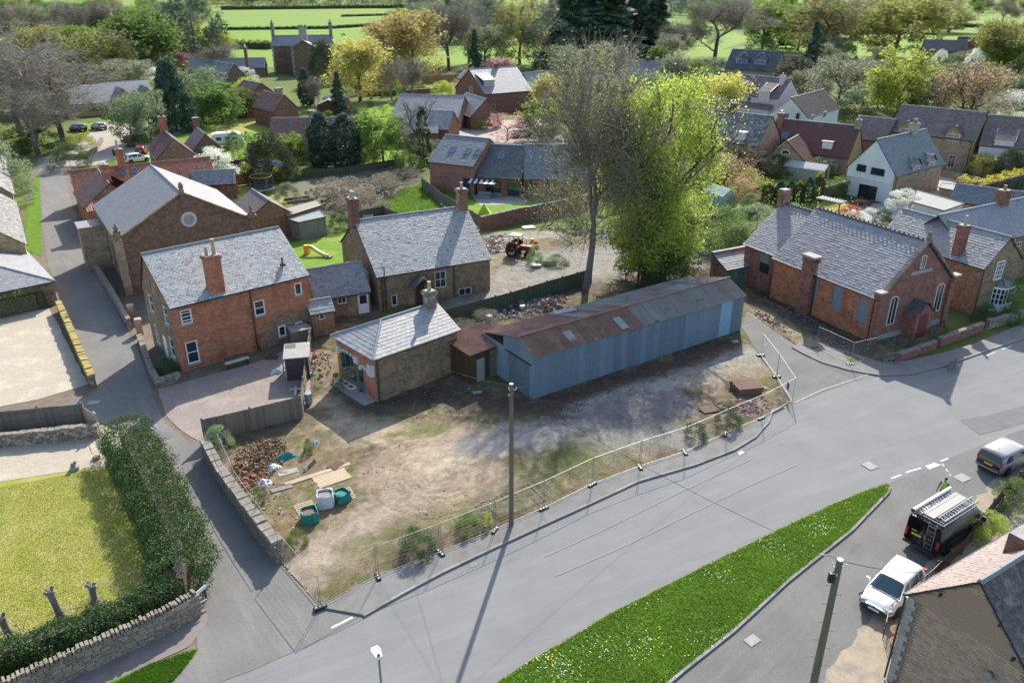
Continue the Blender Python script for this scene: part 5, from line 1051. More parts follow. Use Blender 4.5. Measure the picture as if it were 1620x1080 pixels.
 # around the plot
T_('limebig',1030,446,118,178,'tallest pale yellow-green tree rising behind the rusty shed','lime_tree')
T_('budtall',925,459,80,192,'tall budding tree with a straight bare trunk left of the yellow-green tree','budding_tree')
T_('green1',1052,444,320,96,'lower bright green growth under the tallest yellow-green tree','understorey_tree')
T_('bushdark',1040,448,385,130,'dark ivy thicket round the foot of the tallest yellow-green tree','ivy_thicket','bush');T_('bush',1058,452,395,80,'light green thicket at the back of the rusty shed','thicket','bush');T_('fresh0',1010,440,330,100,'small fresh green tree at the back edge of the rusty shed','understorey_tree')
T_('gaunt',667,263,152,90,'bare tree with ivy clad trunk behind the bramble patch','ivy_clad_tree');q=P(668,263);tree('ivypillar',q+Vector((.3,.2,0)),9.5,2.4,'dark ivy climbing the bare tree behind the bramble patch','ivy','ivy')
T_('column',511,262,178,38,'left of two dark conifers in front of the long pantiled cottage','dark_conifer');T_('column',549,264,180,46,'right of two dark conifers in front of the long pantiled cottage','dark_conifer')
T_('yew',430,292,212,72,'dark spreading yew behind the trampoline','yew_tree');T_('fresh1',462,270,212,60,'pale green tree just right of the dark yew by the trampoline','garden_tree')
T_('fresh0',607,262,178,74,'light green leaning tree on the lawn with the hammock','garden_tree');T_('cypress',280,208,93,62,'tall dark conical cypress left of the white caravan','cypress_tree')
T_('bushwhite',342,283,236,62,'white flowering bush beside the orange fence','blossom_bush','bush')
T_('pink',803,222,180,84,'low spreading orange-pink cherry in the courtyard','cherry_tree');T_('bushlime',760,205,190,22,'small clipped green bush by the courtyard cherry','courtyard_bush','bush')
T_('sage',212,232,152,62,'pale grey-green young tree on the drive near the parked cars','young_tree');T_('sage',240,222,142,54,'second grey-green young tree nearer the conical cypress','young_tree')
T_('bare0',100,222,72,190,'large spreading bare tree over the golden house drive','bare_tree');T_('bare1',35,215,42,190,'broad bare tree at the left edge above the lane','bare_tree');T_('barepale0',62,245,130,110,'leaning pale stemmed bare tree low at the lane end','bare_tree')
T_('bushdark',112,266,228,56,'dark evergreen shrub at the lane corner by the parking drive','evergreen_shrub','shrub');T_('bushdark',70,240,205,60,'dark laurel under the bare trees at the lane end','laurel_shrub','shrub');T_('bush',15,240,185,60,'green shrubs beside the lane at the left edge','lane_shrub','shrub')
T_('bushlime',128,232,212,44,'yellow-green planting in the raised stone bed','bed_planting','shrub');T_('bushdark',238,228,203,60,'dark shrub behind the low wall of the drive','drive_shrub','shrub')
T_('bushsage',20,322,228,66,'big olive hedge shrub beside the grass strip','olive_shrub','shrub');T_('bushdark',36,305,280,26,'dark round shrub at the end of the olive hedge','round_shrub','shrub')
# left middle distance
for k_,(key,u,vb,vt,w_,lb)in enumerate([('green0',232,118,14,118,'tall rounded bright green tree behind the pink blossom'),('fresh1',185,105,38,80,'pale green tree left of the tall rounded tree'),('green1',268,108,50,56,'smaller green tree on the right shoulder of the tall rounded tree'),('olivethin',165,128,48,90,'thin olive tree behind the golden house roof'),('bare1',120,130,70,120,'brown budding tree left of the golden house roof'),('olive',62,110,42,70,'yellow-green tree above the bare trees at left'),('fresh0',100,95,40,60,'fresh green tree in the second row at left'),('greymist',75,62,5,80,'misty grey tree before the far field at left'),('barepale1',140,60,2,80,'pale leafless tree at the wood edge left'),('grey',200,140,95,80,'grey flowering shrub behind the golden house'),('cedar',313,105,-4,84,'tall dark cedar beside the upper pasture'),('willow',345,100,34,52,'yellow weeping tree right of the dark cedar'),('greymist',335,118,66,75,'bare pale shrubby tree before the slate barn'),('rose',268,112,82,70,'pink blossom tree left of the slate barn'),('bushwhite',250,132,108,40,'pale blossom bush behind the conical cypress'),('sage',322,190,108,70,'grey-green tree right of the conical cypress'),('green0',352,196,132,74,'mid green tree beside the lawn with the caravan'),('plum',338,172,118,46,'blue-green tree before the slate barn'),('bushlime',396,160,123,50,'bright yellow-green bush near the farm range'),('green1',385,185,138,58,'dark green bushy tree at the back of the caravan lawn'),('bushwhite',388,128,107,36,'white blossom beside the slate barn'),('bush',300,196,150,40,'loose green shrub beside the conical cypress'),('yew',514,134,64,44,'dark yew in front of the manor wing'),('column',486,168,108,22,'narrow dark cypress left of the garden room'),('greymist',498,172,118,30,'pale feathery cypress beside the narrow dark one'),('spruce',538,182,112,36,'dark pointed conifer right of the garden room'),('yellow',570,160,62,92,'tall pale yellow birch in front of the gold trees'),('gold',615,120,34,70,'smaller gold tree left of the large one'),('gold',655,128,18,100,'large gold-brown tree before the brick garden wall'),('fresh0',648,100,12,74,'pale yellow-green crown behind the gold tree'),('barepale0',620,158,88,46,'small bare pale tree in the walled garden'),('barepale1',652,156,92,44,'second small bare tree in the walled garden'),('bare0',710,112,-6,110,'tall brown budding tree behind the walled garden'),('greymist',742,100,6,90,'tall bare tree with reddish twigs behind the brick house'),('sage',768,108,40,70,'grey-green tree behind the pale slate house'),('olivethin',822,102,-4,86,'tall thin pine-like tree with long bare trunk'),('plum',868,108,28,74,'rounded blue-green tree beside the tall firs'),('spruce',752,112,45,30,'dark narrow fir behind the pale slate house'),('rose',785,115,92,50,'rose pink blossom above the pale slate roof'),('tallfir',905,98,-38,125,'leftmost tall dark fir of the row'),('tallfir',950,96,-48,150,'broadest tall dark fir of the row'),('tallfir',1002,88,-32,90,'slim dark fir right of the broadest'),('tallfir',1034,86,-28,70,'rightmost slim dark fir of the row'),('yellow',872,198,118,56,'yellow-green tree beside the brick house garage'),('fresh1',858,218,158,70,'fresh green tree above the courtyard cars'),('bushlime',700,152,128,34,'yellow-green shrub in the walled garden'),('bush',520,196,176,26,'small yellow-green shrub by the garden room'),('bare1',1130,96,-8,150,'wide grey-purple bare beech in the middle distance'),('bare0',1062,98,30,60,'smaller bare tree left of the grey-purple beech'),('fresh0',1205,78,2,70,'yellow-green tree right of the bare beech'),('spruce',1213,72,28,26,'small dark fir before the yellow-green tree'),('spruce',1243,76,38,36,'small blue-dark fir before the fresh trees'),('bush',1205,84,62,50,'pale rounded bush beside the dark dormer house'),('olivethin',1300,92,-8,124,'tall airy green tree with dark forked trunk'),('fresh1',1262,80,6,70,'fresh green tree behind the small firs'),('spruce',1281,128,32,54,'dark tapering spruce beside the dormer house'),('yew',1258,146,92,66,'dark spreading evergreen behind the pink house'),('olive',1412,92,-6,130,'great olive-green oak in the right distance'),('olive',1578,118,32,88,'second olive-green tree at the right edge'),('willow',1416,186,76,86,'bright yellow-green birch behind the tall gabled house'),('grey',1322,172,92,96,'grey-green budding tree left of the bright birch'),('grey',1290,160,112,50,'brown feathery tree by the white cottage'),('copper',1530,196,100,110,'copper-brown budding tree behind the tiled houses'),('bushwhite',1592,198,146,70,'white blossom bush at the right edge'),('sage',1480,170,100,60,'pale green tree between birch and copper tree'),('cedar',1460,188,146,50,'low blue-green conifer below the copper tree'),('bush',1500,128,96,50,'green shrubs before the brown terrace'),('bushdark',1350,188,150,60,'dark undergrowth below the grey-green tree'),('yellow',1132,218,118,72,'pale yellow tree left of the pink house'),('grey',1120,232,150,60,'grey twiggy tree behind the tall lime'),('sage',1130,112,92,40,'grey-green bush before the dark dormer house'),('fresh0',1345,60,10,60,'green tree behind the great oak'),('olivethin',1500,52,2,60,'thin pale tree against the bright field'),('greymist',1480,48,0,50,'misty bare tree left of the bright field gap'),('barepale0',1585,40,0,40,'ivy dark slim tree at the field corner'),('grey',1395,120,95,60,'grey shrubs behind the bright birch'),('fresh0',1590,120,60,60,'fresh green crown at the far right edge'),('bare0',1365,50,-6,80,'brown bare tree left of the great oak')]):
 T_(key,u,vb,vt,w_,lb,{'tallfir':'fir_tree','spruce':'fir_tree','bush':'shrub','bushlime':'shrub','bushwhite':'blossom_bush','bushdark':'shrub','column':'cypress_tree','yew':'yew_tree','rose':'blossom_tree'}.get(key,'tree'),'bush' if key.startswith('bush')else 'tree')
 # right gardens
for key,u,vb,vt,w_,lb,nm in[('bush',1226,278,247,54,'bright green rounded bush below the stone cross gable','bush'),('bushcopper',1150,300,248,110,'brown leafless shrubbery right of the tall lime','shrubbery'),('copper',1170,275,226,90,'copper-tinted bare shrub before the old slated house','shrub'),('bushcopper',1165,322,285,70,'tangled brown bush above the greenhouse','shrubbery'),('bush',1262,268,250,26,'small green bush against the cross gable','bush'),('grey',1300,278,250,40,'twiggy grey bush over the garden shed roof','bush'),('bushred',1343,346,326,38,'round red-tipped bush behind the chapel ridge','bush'),('bushwhite',1374,354,330,30,'pale pinkish bush beside the red-tipped bush','bush'),('bushwhite',1425,342,302,58,'white blossom shrub at the white house corner','blossom_bush'),('bushdark',1395,356,332,30,'dark flowering shrub between chapel and white house','bush'),('yew',1592,288,236,40,'dark conifer in front of the white tiled house','yew_tree'),('yellow',1553,282,246,44,'small yellow-green tree in front of the white tiled house','tree'),('bush',1140,392,330,100,'mixed pale green bushes behind the privy block','bush'),('bushsage',1195,372,328,90,'grey-green bushes against the chapel rear roof','bush'),('bushdark',1170,395,362,70,'dark undergrowth beside the privy block','bush'),('bush',1105,410,350,80,'green saplings at the foot of the tall lime','bush'),('bushlime',1190,300,280,50,'yellow-green planting by the round topiary','bush'),('bushsage',1255,345,322,24,'pale clipped shrub behind the square chapel stack','bush'),('bushdark',1280,338,326,14,'small dark ball shrub on the chapel garden lawn','bush')]:
 T_(key,u,vb,vt,w_,lb,nm,'tree' if 'tree' in nm else 'bush')
for i_,(key,u,vb,vt,w_,lb)in enumerate([('topball',1193,312,294,20,'round yew ball nearest the greenhouse'),('topball',1178,320,306,16,'small round yew ball touching the greenhouse end'),('topball',1195,322,307,19,'low yew ball in front of the taller balls'),('topiary',1213,321,288,21,'shortest domed yew column with a golden top'),('topdark',1232,322,286,20,'first dark yew column left of the pair'),('topdark',1248,322,285,15,'narrow dark yew column in mid row'),('topiary',1261,322,286,16,'domed yew column with golden top beside the dark pair'),('topdark',1276,324,280,17,'tall dark yew column fifth along the row'),('topiary',1291,322,273,18,'tallest yew column with golden top at the right end')]):
 T_(key,u,vb,vt,w_*.9,lb,'clipped_yew','topiary','clipped yews in a row')
 # plants on and near the plot
for key,u,vb,vt,w_,lb,nm in[('bushsage',350,715,676,46,'grey-green buddleia on the end of the stone wall','shrub'),('bush',490,716,696,18,'small bright green shrub beside the rubble heap','shrub'),('bushsage',412,792,776,26,'straggly green plant inside the stone wall by the fence','plant'),('bush',470,862,846,34,'green weeds at the wall end','weeds_clump'),('bushdark',662,872,838,60,'brown-green bramble inside the road fence','bramble'),('bush',742,838,814,44,'dark leafy clump beside the tall pole','bush'),('bushlime',772,832,814,14,'yellow flowering plant beside the dark leafy clump','flower_clump'),('bushdark',1150,672,640,40,'dark scrub inside the fence near the brick stack','scrub'),('bushdark',1100,692,668,36,'dark scrub along the fence foot','scrub'),('bush',846,418,390,26,'tall weeds on the debris mound by the tractor','weeds_clump'),('bush',880,420,404,40,'green weeds beside the concrete slab','weeds_clump'),('bushsage',535,618,590,20,'leafy potted plants beside the old shop window','plant'),('bushdark',263,588,568,38,'dark shrub in the walled bed of the red house','shrub'),('bushdark',1555,510,480,34,'dark climber at the foot of the bay window','climber'),('bush',1606,495,440,40,'green bush at the right edge beside the bay','bush'),('bush',1600,510,490,30,'low green plants behind the wall at right edge','bush'),('bushlime',1566,840,812,44,'yellow-green garden shrubs behind the picket fence','shrub'),('bush',1600,800,760,50,'green shrubs near the silver car','shrub'),('bushsage',1440,1060,1030,40,'low flowering plants at the cottage corner','plant'),('bushlime',1550,858,838,24,'small bright shrub behind the panel fence','shrub'),('bushbramble',610,305,275,70,'tangle of dry brambles in the waste garden','bramble'),('bushbramble',540,318,282,90,'broad grey bramble mass left in the waste garden','bramble'),('bushbramble',575,335,300,80,'near bramble mass behind the grey ridge','bramble'),('bushbramble',640,285,268,60,'far brambles at the brick house fence','bramble'),('bushsage',455,322,290,40,'grey-green shrub behind the cold frames','shrub'),('bushdark',538,362,332,36,'dark shrub beside the grey shed','shrub'),('bushbramble',770,518,492,60,'dry bramble behind the old shop','bramble'),('bushbramble',735,530,505,50,'dry bramble against the lean-to roof','bramble')]:
 T_(key,u,vb,vt,w_,lb,nm,'plant')
 # far tree belts: each tree a copy, alike trees of one belt share a label
def belt(n,us,vs_,hts,keys,label,group):
 for k in range(n):
  u=U(*us);p=P(u,U(*vs_));ht=U(*hts);tree(rnd.choice(keys),p,ht,ht*U(.8,1.25),label,'garden_shrub' if 'shrub' in label else 'far_tree','bush' if 'shrub' in label else 'tree',group)
def mass(us,vs_,hts,n,lms):
 Vs,Fs,MI,off=[],[],[],0;mats=[LM[k]for k in dict.fromkeys(lms)]
 for k in range(n):
  p=P(U(*us),U(*vs_));ht=U(*hts);wd=ht*U(.7,1.1);m=420;lc=G.normal(size=(22,3))*.26+np.array([0,0,.55]);c=lc[G.randint(0,22,m)]+G.normal(size=(m,3))*.1;c=c*np.array([wd,wd,ht])+np.array([p.x,p.y,0]);c[:,2]=np.clip(c[:,2],.2,None)
  V,F=leafquads(c,ht*.085,.6);Vs.append(V);Fs.append(F+off);off+=len(V);MI+=[k%len(mats)]*len(F)
 return tag(link('far_wood',npmesh('far_wood',np.concatenate(Vs),np.concatenate(Fs),mats,False,MI)),kind='stuff')
belt(64,(0,330),(28,78),(10,17),['bare0','bare1','greymist','fresh0','olivethin','green1','barepale1','grey'],'tree of the mixed wood behind the golden stone house','mixed wood at upper left')
mass((320,660),(4,13),(12,22),90,['grey','pine','bud','sage'])
belt(50,(640,900),(8,70),(10,18),['bare1','greymist','plum','grey','spruce','cedar'],'tree of the wood behind the brick garden wall','wood behind the garden wall')
mass((880,1130),(0,30),(14,24),60,['pine','bluegreen','pine','grey'])
belt(64,(1100,1450),(4,50),(9,16),['fresh0','olivethin','bare1','greymist','green1','sage'],'tree of the loose wood behind the great oak','wood behind the oak')
belt(30,(1430,1640),(-2,24),(9,16),['fresh1','bare0','greymist','olivethin','green0'],'tree of the hedgerow above the bright field','hedgerow above the bright field')
mass((-200,1820),(-20,1),(14,26),420,['grey','pine','bud','sage','green'])
belt(34,(1440,1640),(95,175),(4,8),['bush','sage','bushdark','grey','bushwhite'],'garden shrub among the terrace gardens','terrace garden shrubs')
belt(16,(560,740),(120,158),(2,4),['bush','bushlime','sage','bushcopper'],'small shrub in the walled garden','walled garden shrubs')
belt(14,(880,1120),(100,190),(6,11),['green1','grey','sage','olivethin','bush'],'garden tree behind the two tall trees of the plot','garden trees behind the plot')
belt(10,(1230,1400),(95,180),(4,9),['green0','sage','bushdark','grey'],'garden tree around the pink and white houses','garden trees by the pink house')
belt(30,(560,720),(160,270),(1.5,4),['bush','sage','bushlime','bushdark'],'low garden shrub between the slate ranges','shrubs between the slate ranges')
belt(22,(1105,1190),(255,345),(1.2,2.6),['bush','bushlime','bushsage','bushdark'],'low shrub in the gardens behind the chapel','shrubs behind the chapel')
belt(24,(290,480),(190,300),(1.2,3.2),['bush','bushsage','bushlime'],'low shrub in the caravan and conifer gardens','shrubs in the conifer gardens')
# field hedges
def hedge_mesh(pts,w,ht,lm,ls=.25,dens=30,rough=.18,top=None,lean=0):
 c=[]
 for a,b in zip(pts,pts[1:]):
  a,b=Vector(a),Vector(b);L=(b-a).length;n=int(L*(w+2*ht)*dens);t=G.uniform(0,1,n);nx=Vector((-(b-a).y,(b-a).x,0)).normalized();s=G.uniform(-1,1,n);z=G.uniform(0,1,n)
  side=G.uniform(0,1,n)<(2*ht)/(w+2*ht);s=np.where(side,np.sign(s)*G.uniform(.8,1.02,n),s);z=np.where(side,z,G.uniform(.9,1.03,n))
  base=np.outer(1-t,np.array(a))+np.outer(t,np.array(b));lump=1+.12*np.sin(t*L*1.7+s)+.08*np.sin(t*L*4.1)
  c.append(base+np.outer(s*w/2*(1-.12*z)*lump,np.array(nx))+np.outer(z*ht*lump,[0,0,1])+G.normal(size=(n,3))*rough*.5)
 c=np.concatenate(c);c[:,2]=np.clip(c[:,2],.02,None);V,F=leafquads(c,ls);mats=[LM[lm]];MI=None
 if top:mats.append(LM[top]);MI=(c[:,2]>ht*.9).astype(int)
 return npmesh('foliage',V,F,mats,False,MI)
def hedge(px,w,ht,lm,label,core=True,name='hedge',z=0,pts=None,**kw):
 pts=pts or[P(*q)for q in px];o=thing(name,label,'hedge',(pts[0].x,pts[0].y,z));q=[p-pts[0]for p in pts]
 link('foliage',hedge_mesh(q,w,ht,lm,**kw),o);b=MB()
 for a,c in zip(q,q[1:]):b.bar(a+Vector((0,0,ht*.42)),c+Vector((0,0,ht*.42)),w*.62,ht*.8)
 b.build('stems',bark,o);return o
hedge([(345,48),(440,47),(520,46),(600,41)],1.6,1.6,'hedge','thin dark hedge across the pasture behind the manor',ls=.6,dens=6)
hedge([(350,16),(450,15),(640,13)],3,3,'hedge','hedge along the far side of the upper pasture',ls=1.2,dens=2)
hedge([(540,27),(640,24)],1.6,1.4,'hedge','short dark hedge below the grazing horse field',ls=.8,dens=4)
hedge([(360,76),(430,78)],3,3,'green','shrubby hedge left of the manor in the lower pasture',ls=.6,dens=8)
hedge([(1480,42),(1620,46)],2,2,'hedge','dark hedge along the bright field at right',ls=.7,dens=6)
hedge([(1512,310),(1540,318),(1620,296),(1660,285)],1.5,2.6,'yew','flat topped clipped yew hedge with golden top beside the flat roof',ls=.14,dens=90,top='topgold',rough=.06)
hedge([(1592,290),(1660,292)],1.6,2.4,'yew','dark clipped hedge with golden top at the right edge',ls=.16,dens=70,top='topgold',rough=.08)
hedge([(1300,318),(1335,308)],1.2,2.4,'green','leafy green hedge against the white gable',ls=.2,dens=50)
hedge([(-70,505),(0,502),(60,488),(86,478)],1.1,1.9,'green','dense ivy hedge below the hipped outbuilding',ls=.16,dens=80,rough=.2)
hedge([(1395,52),(1480,56)],1,1.2,'hedge','low dark hedge beyond the great oak',ls=.6,dens=6)
hedge([(365,262),(420,262)],.8,1.2,'green','low green hedge in front of the caravan',ls=.2,dens=40)
hedge([(1560,145),(1640,150)],1.5,1.8,'hedge','clipped dark hedge in the terrace gardens',ls=.35,dens=20,rough=.1)
# the big hacked hedge at the lane corner, and the hacked stumps beside it
HP=[P(200,706,0),P(230,764,0),P(257,820,0),P(279,870,0),P(293,912,0),P(288,948,0),P(225,985,0),P(160,1010,0),P(90,1035,0),P(0,1068,0),P(-90,1100,0)]
big=thing('hacked_hedge','thick dark evergreen hedge at the lane corner, its inner side hacked to bare stubs','hedge',(HP[3].x,HP[3].y,0));o0=HP[3]
cs=[]
for i_,(a,b_)in enumerate(zip(HP,HP[1:])):
 L=(b_-a).length;w_=3.5 if i_<5 else 2.0;ht=2.4 if i_<5 else 1.75-.08*(i_-5);n=int(L*2800);t=G.uniform(0,1,n);th=G.uniform(0,2*math.pi,n);rr_=np.sqrt(G.uniform(.45,1,n));nx=Vector((-(b_-a).y,(b_-a).x,0)).normalized()
 c=np.outer(1-t,np.array(a-o0))+np.outer(t,np.array(b_-o0));lump=.93+(.1+.16*(np.cos(th)>.1))*np.sin(t*L*2.1+i_)*np.sin(th*2+i_)+.05*np.sin(t*L*5+th*3)
 c=c+np.outer(np.cos(th)*rr_*w_/2*lump,np.array(nx));c[:,2]=np.clip(ht*.5+np.sin(th)*rr_*ht*.52*lump,.05,None);c+=G.normal(size=c.shape)*.07;cs.append(c)
V,F=leafquads(np.concatenate(cs),.12,.5);link('foliage',npmesh('foliage',V,F,LM['hedge']),big)
b=MB()
for a,c in zip(HP,HP[1:]):b.bar(a-o0+Vector((0,0,.7)),c-o0+Vector((0,0,.7)),.5,1.2)
b.build('stems',bark,big);b=MB()
for k in range(420):
 i_=rnd.choice([2,3,3,3,4,4,5,6,7,8,9]);p=HP[i_].lerp(HP[min(i_+1,10)],rnd.random())-o0;inn=Vector((-.8,.35,0))if i_<5 else Vector((-.1,.9,0));p=p+inn*U(.2,1.2)+Vector((0,0,U(.3,1.7)))
 d=Vector((U(-.6,.6),U(-.6,.6),U(-.1,.9))).normalized()*U(.3,.9);b.tube([p,p+d*.6,p+d+Vector((0,0,-.1))],[.022,.014,.007],4,cap=False)
tag(b.build('cut_stems',bark_pale,big),kind='stuff')
def stump(u,v,ht,lean,label):
 p=P(u,v);o=thing('hacked_stump',label,'tree stump',p,0,'hacked stumps along the front lawn');b=MB();tp=Vector((lean,.15,ht))
 b.tube([(0,0,-.1),(lean*.4,.05,ht*.5),tp],[.2,.15,.17],8)
 for k in range(5):a=k*1.3;b.tube([tp-Vector((0,0,.2)),tp+Vector((math.cos(a)*.25,math.sin(a)*.2,U(.0,.25)))],[.1,.075],6)
 b.build('trunk',bark_pale,o);s=MB()
 for k in range(60):a=U(0,6.28);q=Vector((lean*.3,0,ht*U(.1,.6)));s.tube([q,q+Vector((math.cos(a)*U(.3,.9),math.sin(a)*U(.3,.7),-U(.1,.7)))],[.014,.006],3,cap=False)
 tag(s.build('twigs',bark_pale,o),kind='stuff')
stump(100,985,1.75,-.3,'tallest hacked stump with a broad top on the front lawn edge');stump(152,958,1.1,-.05,'short dark hacked stump right of the tallest');stump(18,1012,1.2,-.25,'hacked stump with splayed shoots at the left edge')
# turf: blades, daisies, dandelions
def blades(poly,n,ht,cols,name,label=None,parent=None,w=.02):
 pts=[P(*q)for q in poly];x0,x1=min(p.x for p in pts),max(p.x for p in pts);y0,y1=min(p.y for p in pts),max(p.y for p in pts)
 x=G.uniform(x0,x1,n*3);y=G.uniform(y0,y1,n*3);ok=inside(x,y,poly);x,y=x[ok][:n],y[ok][:n];n=len(x);a=G.uniform(0,6.28,n);hh=ht*G.uniform(.5,1.4,n)*(.6+.8*fbm(x,y,.9,77));lx,ly=G.normal(size=n)*.5*hh,G.normal(size=n)*.5*hh
 z=np.full(n,.05 if 'verge' in name else .02);dx,dy=np.cos(a)*w,np.sin(a)*w
 V=np.stack([np.stack([x-dx,y-dy,z],1),np.stack([x+dx,y+dy,z],1),np.stack([x+lx,y+ly,z+hh],1)],1).reshape(-1,3)
 return tag(link(name,npmesh(name,V,np.arange(3*n).reshape(-1,3),leafmat(name+'_leaf',cols,.35,0))),kind='stuff')
blades([q for q in VG+VL if q[1]<1130],90000,.1,[A(.095,.175,.018),A(.13,.22,.03),A(.07,.135,.016),A(.18,.25,.05)],'verge_grass',w=.022)
blades([(0,770),(175,738),(222,775),(270,880),(280,945),(180,1005),(0,1070)],70000,.03,[A(.22,.25,.04),A(.29,.29,.07),A(.34,.31,.12),A(.17,.21,.035)],'lawn_grass',w=.025)
blades([(165,1090),(240,1050),(312,1028),(288,1062),(240,1110)],9000,.09,[A(.06,.13,.012),A(.09,.18,.02)],'corner_verge_grass',w=.022)
def flowers(poly,n,col,r,name,clus):
 x=[];y=[]
 pts=[P(*q)for q in poly];x0,x1=min(p.x for p in pts),max(p.x for p in pts);y0,y1=min(p.y for p in pts),max(p.y for p in pts)
 cx,cy=G.uniform(x0,x1,clus),G.uniform(y0,y1,clus);i=G.randint(0,clus,n*4);X_,Y_=cx[i]+G.normal(size=n*4)*.5,cy[i]+G.normal(size=n*4)*.5;ok=inside(X_,Y_,poly);X_,Y_=X_[ok][:n],Y_[ok][:n];b=MB()
 for a,c in zip(X_,Y_):z=.13+U(-.02,.03);rr=r*U(.7,1.3);t=[U(-.01,.01)for _ in range(5)];b.poly([(a+rr*math.cos(k*1.257),c+rr*math.sin(k*1.257),z+t[k])for k in range(5)])
 return tag(b.build(name,plain(name+'_petal',col,.7)),kind='stuff')
vgp=[q for q in VG+VL if q[1]<1130]
flowers(vgp,480,A(.75,.75,.72),.021,'daisies',34);flowers(vgp,110,A(.75,.55,.02),.03,'dandelions',60)
wd=[(507,955),(598,905),(697,868),(783,832),(860,798),(937,760),(1012,732),(1083,708),(1147,680),(1200,655),(1180,640),(1080,680),(940,725),(850,765),(760,800),(640,850),(540,905)]
blades(wd,16000,.13,[A(.13,.15,.04),A(.2,.19,.07),A(.09,.11,.03),A(.25,.21,.11)],'plot_weeds',w=.02)
blades([(590,640),(720,660),(820,690),(700,700),(600,690),(540,660)],5000,.1,[A(.13,.15,.04),A(.2,.19,.07),A(.09,.11,.03)],'plot_grass',w=.018)
blades([(590,330),(640,300),(672,290),(700,345),(690,360),(600,360)],9000,.3,[A(.1,.17,.03),A(.14,.21,.04)],'rough_garden_grass',w=.05)
# ------------------------------------------------------------------ walls and fences
_st=[]
def face_stones(o,q,side,ht,w,cols,lim=290,hh=.115):
 m=ovar(island('stone_face',cols,.95,A(.42,.4,.36),1.1,.55,.7,fine=.4),'stone_pieces',.3)
 if not _st:
  for k in range(5):b=MB();b.box((0,0,0),(1,1,1),taper=.88+.02*k);_st.append(b)
 ms=[b.mesh('stone',m)for b in _st];big=MB();n=0
 for a,c in zip(q,q[1:]):
  L=(c-a).length;u=(c-a)/L;nn=Vector((-u.y,u.x,0))*side;z=.02
  while z<ht-.03:
   s=U(-.1,.1);h_=hh*U(.8,1.25)
   while s<L:
    l=U(.2,.48);p=a+u*(s+l/2)+nn*(w/2+U(-.005,.025));s+=l
    if n<lim:link('stone',rnd.choice(ms),o,(p.x,p.y,z+h_/2),(0,U(-.05,.05),math.atan2(u.y,u.x)+U(-.03,.03)),(l*.95,.07,h_*.9));n+=1
    else:big.box((p.x,p.y,z+h_/2),(l*.95,.07,h_*.9),rz=math.atan2(u.y,u.x))
   z+=h_
 if big.f:tag(big.build('stonework',m,o),kind='stuff')
def wall(px,ht,w,m,label,unit=.55,cm=None,name='stone_wall',ch=.09,cw=None,z=0,jag=.012,upright=False,pts=None):
 pts=pts or[P(*q)for q in px];o=thing(name,label,'wall',(pts[0].x,pts[0].y,z));q=[p-pts[0]for p in pts];b=MB()
 for i,(a,c)in enumerate(zip(q,q[1:])):
  b.bar(a+Vector((0,0,ht/2-.1)),c+Vector((0,0,ht/2-.1)),w,ht+.2)
 for i in range(1,len(q)-1):b.prism([(q[i].x+w/2*math.cos(k*.785),q[i].y+w/2*math.sin(k*.785))for k in range(8)],-.1,ht-.01)
 b.build('wall',m,o);cw=cw or w+.08;n0=0
 if not cm:return o
 sb=MB();
 for a,c in zip(q,q[1:]):
  L=(c-a).length;n=max(1,int(L/unit));rz=math.atan2((c-a).y,(c-a).x)
  for k in range(n):
   p=a.lerp(c,(k+.5)/n);hh=ch*U(.75,1.4)
   if upright:sb.box((p.x,p.y,ht+hh/2),(L/n*U(.55,.8),cw*U(.8,1),hh),rz=rz+U(-.08,.08));continue
   bb=MB();bb.box((0,0,0),(L/n*U(.92,.985),cw*U(.92,1.06),hh),taper=U(.86,.95));bb.build('coping_stone',cm,o,(p.x,p.y,ht+hh/2-.01),(U(-jag,jag)*4,U(-jag,jag)*4,rz+U(-.04,.04)))
 if upright:tag(sb.build('coping_stones',cm,o),kind='stuff')
 return o
wall([(328,722),(352,766),(396,828),(444,890)],1.2,.45,stone_wall,'thick old stone wall with pale lichened coping between lane and plot',.62,coping_m,cw=.62,ch=.16);lw_=bpy.data.objects['stone_wall'];q=[P(*p)-P(328,722)for p in((328,722),(352,766),(396,828),(444,890))];face_stones(lw_,q,-1,1.2,.45,[A(.34,.27,.19),A(.42,.35,.26),A(.27,.21,.15),A(.38,.35,.3),A(.22,.17,.12)])
wall([(96,492),(112,528),(130,570),(149,612)],.85,.42,stone_wall,'low garden wall with yellow lichened coping beside the gravel parking',.4,lichen_m,cw=.55,ch=.2,jag=.04)
wall([(-60,712),(0,706),(80,698),(158,690)],.85,.4,stone_wall,'rough stone retaining wall below the panel fence',.4,coping_m,ch=.12,jag=.03)
_w=wall([(-80,1156),(0,1120),(88,1080),(204,1027),(270,995),(315,968)],1.15,.38,stone_wall,'long stone wall with upright coping stones below the hacked hedge',.17,island('edge_coping',[A(.24,.2,.16),A(.3,.26,.2),A(.19,.155,.12)],.95,A(.33,.32,.28),1.5),ch=.2,upright=True,cw=.36)
wq=[(-80,1156),(0,1120),(88,1080),(204,1027),(270,995),(315,968)];face_stones(_w,[P(*p)-P(*wq[0])for p in wq],-1,1.13,.38,[A(.34,.27,.19),A(.42,.35,.26),A(.27,.21,.15),A(.38,.35,.3),A(.22,.17,.12)])
wall([(1420,572),(1478,551)],.7,.32,brick_chapel,'left length of low brick wall before the chapel porch',.8,coping_m,name='brick_wall',cw=.42);wall([(1484,548),(1552,523)],.75,.32,brick_chapel,'right length of low brick wall beside the chapel gate',.8,coping_m,name='brick_wall',cw=.42)
wall([(154,432),(178,470),(207,522)],1.0,.3,stone_wall,'low stone wall with sunlit top along the lane by the hall',.7,coping_m)
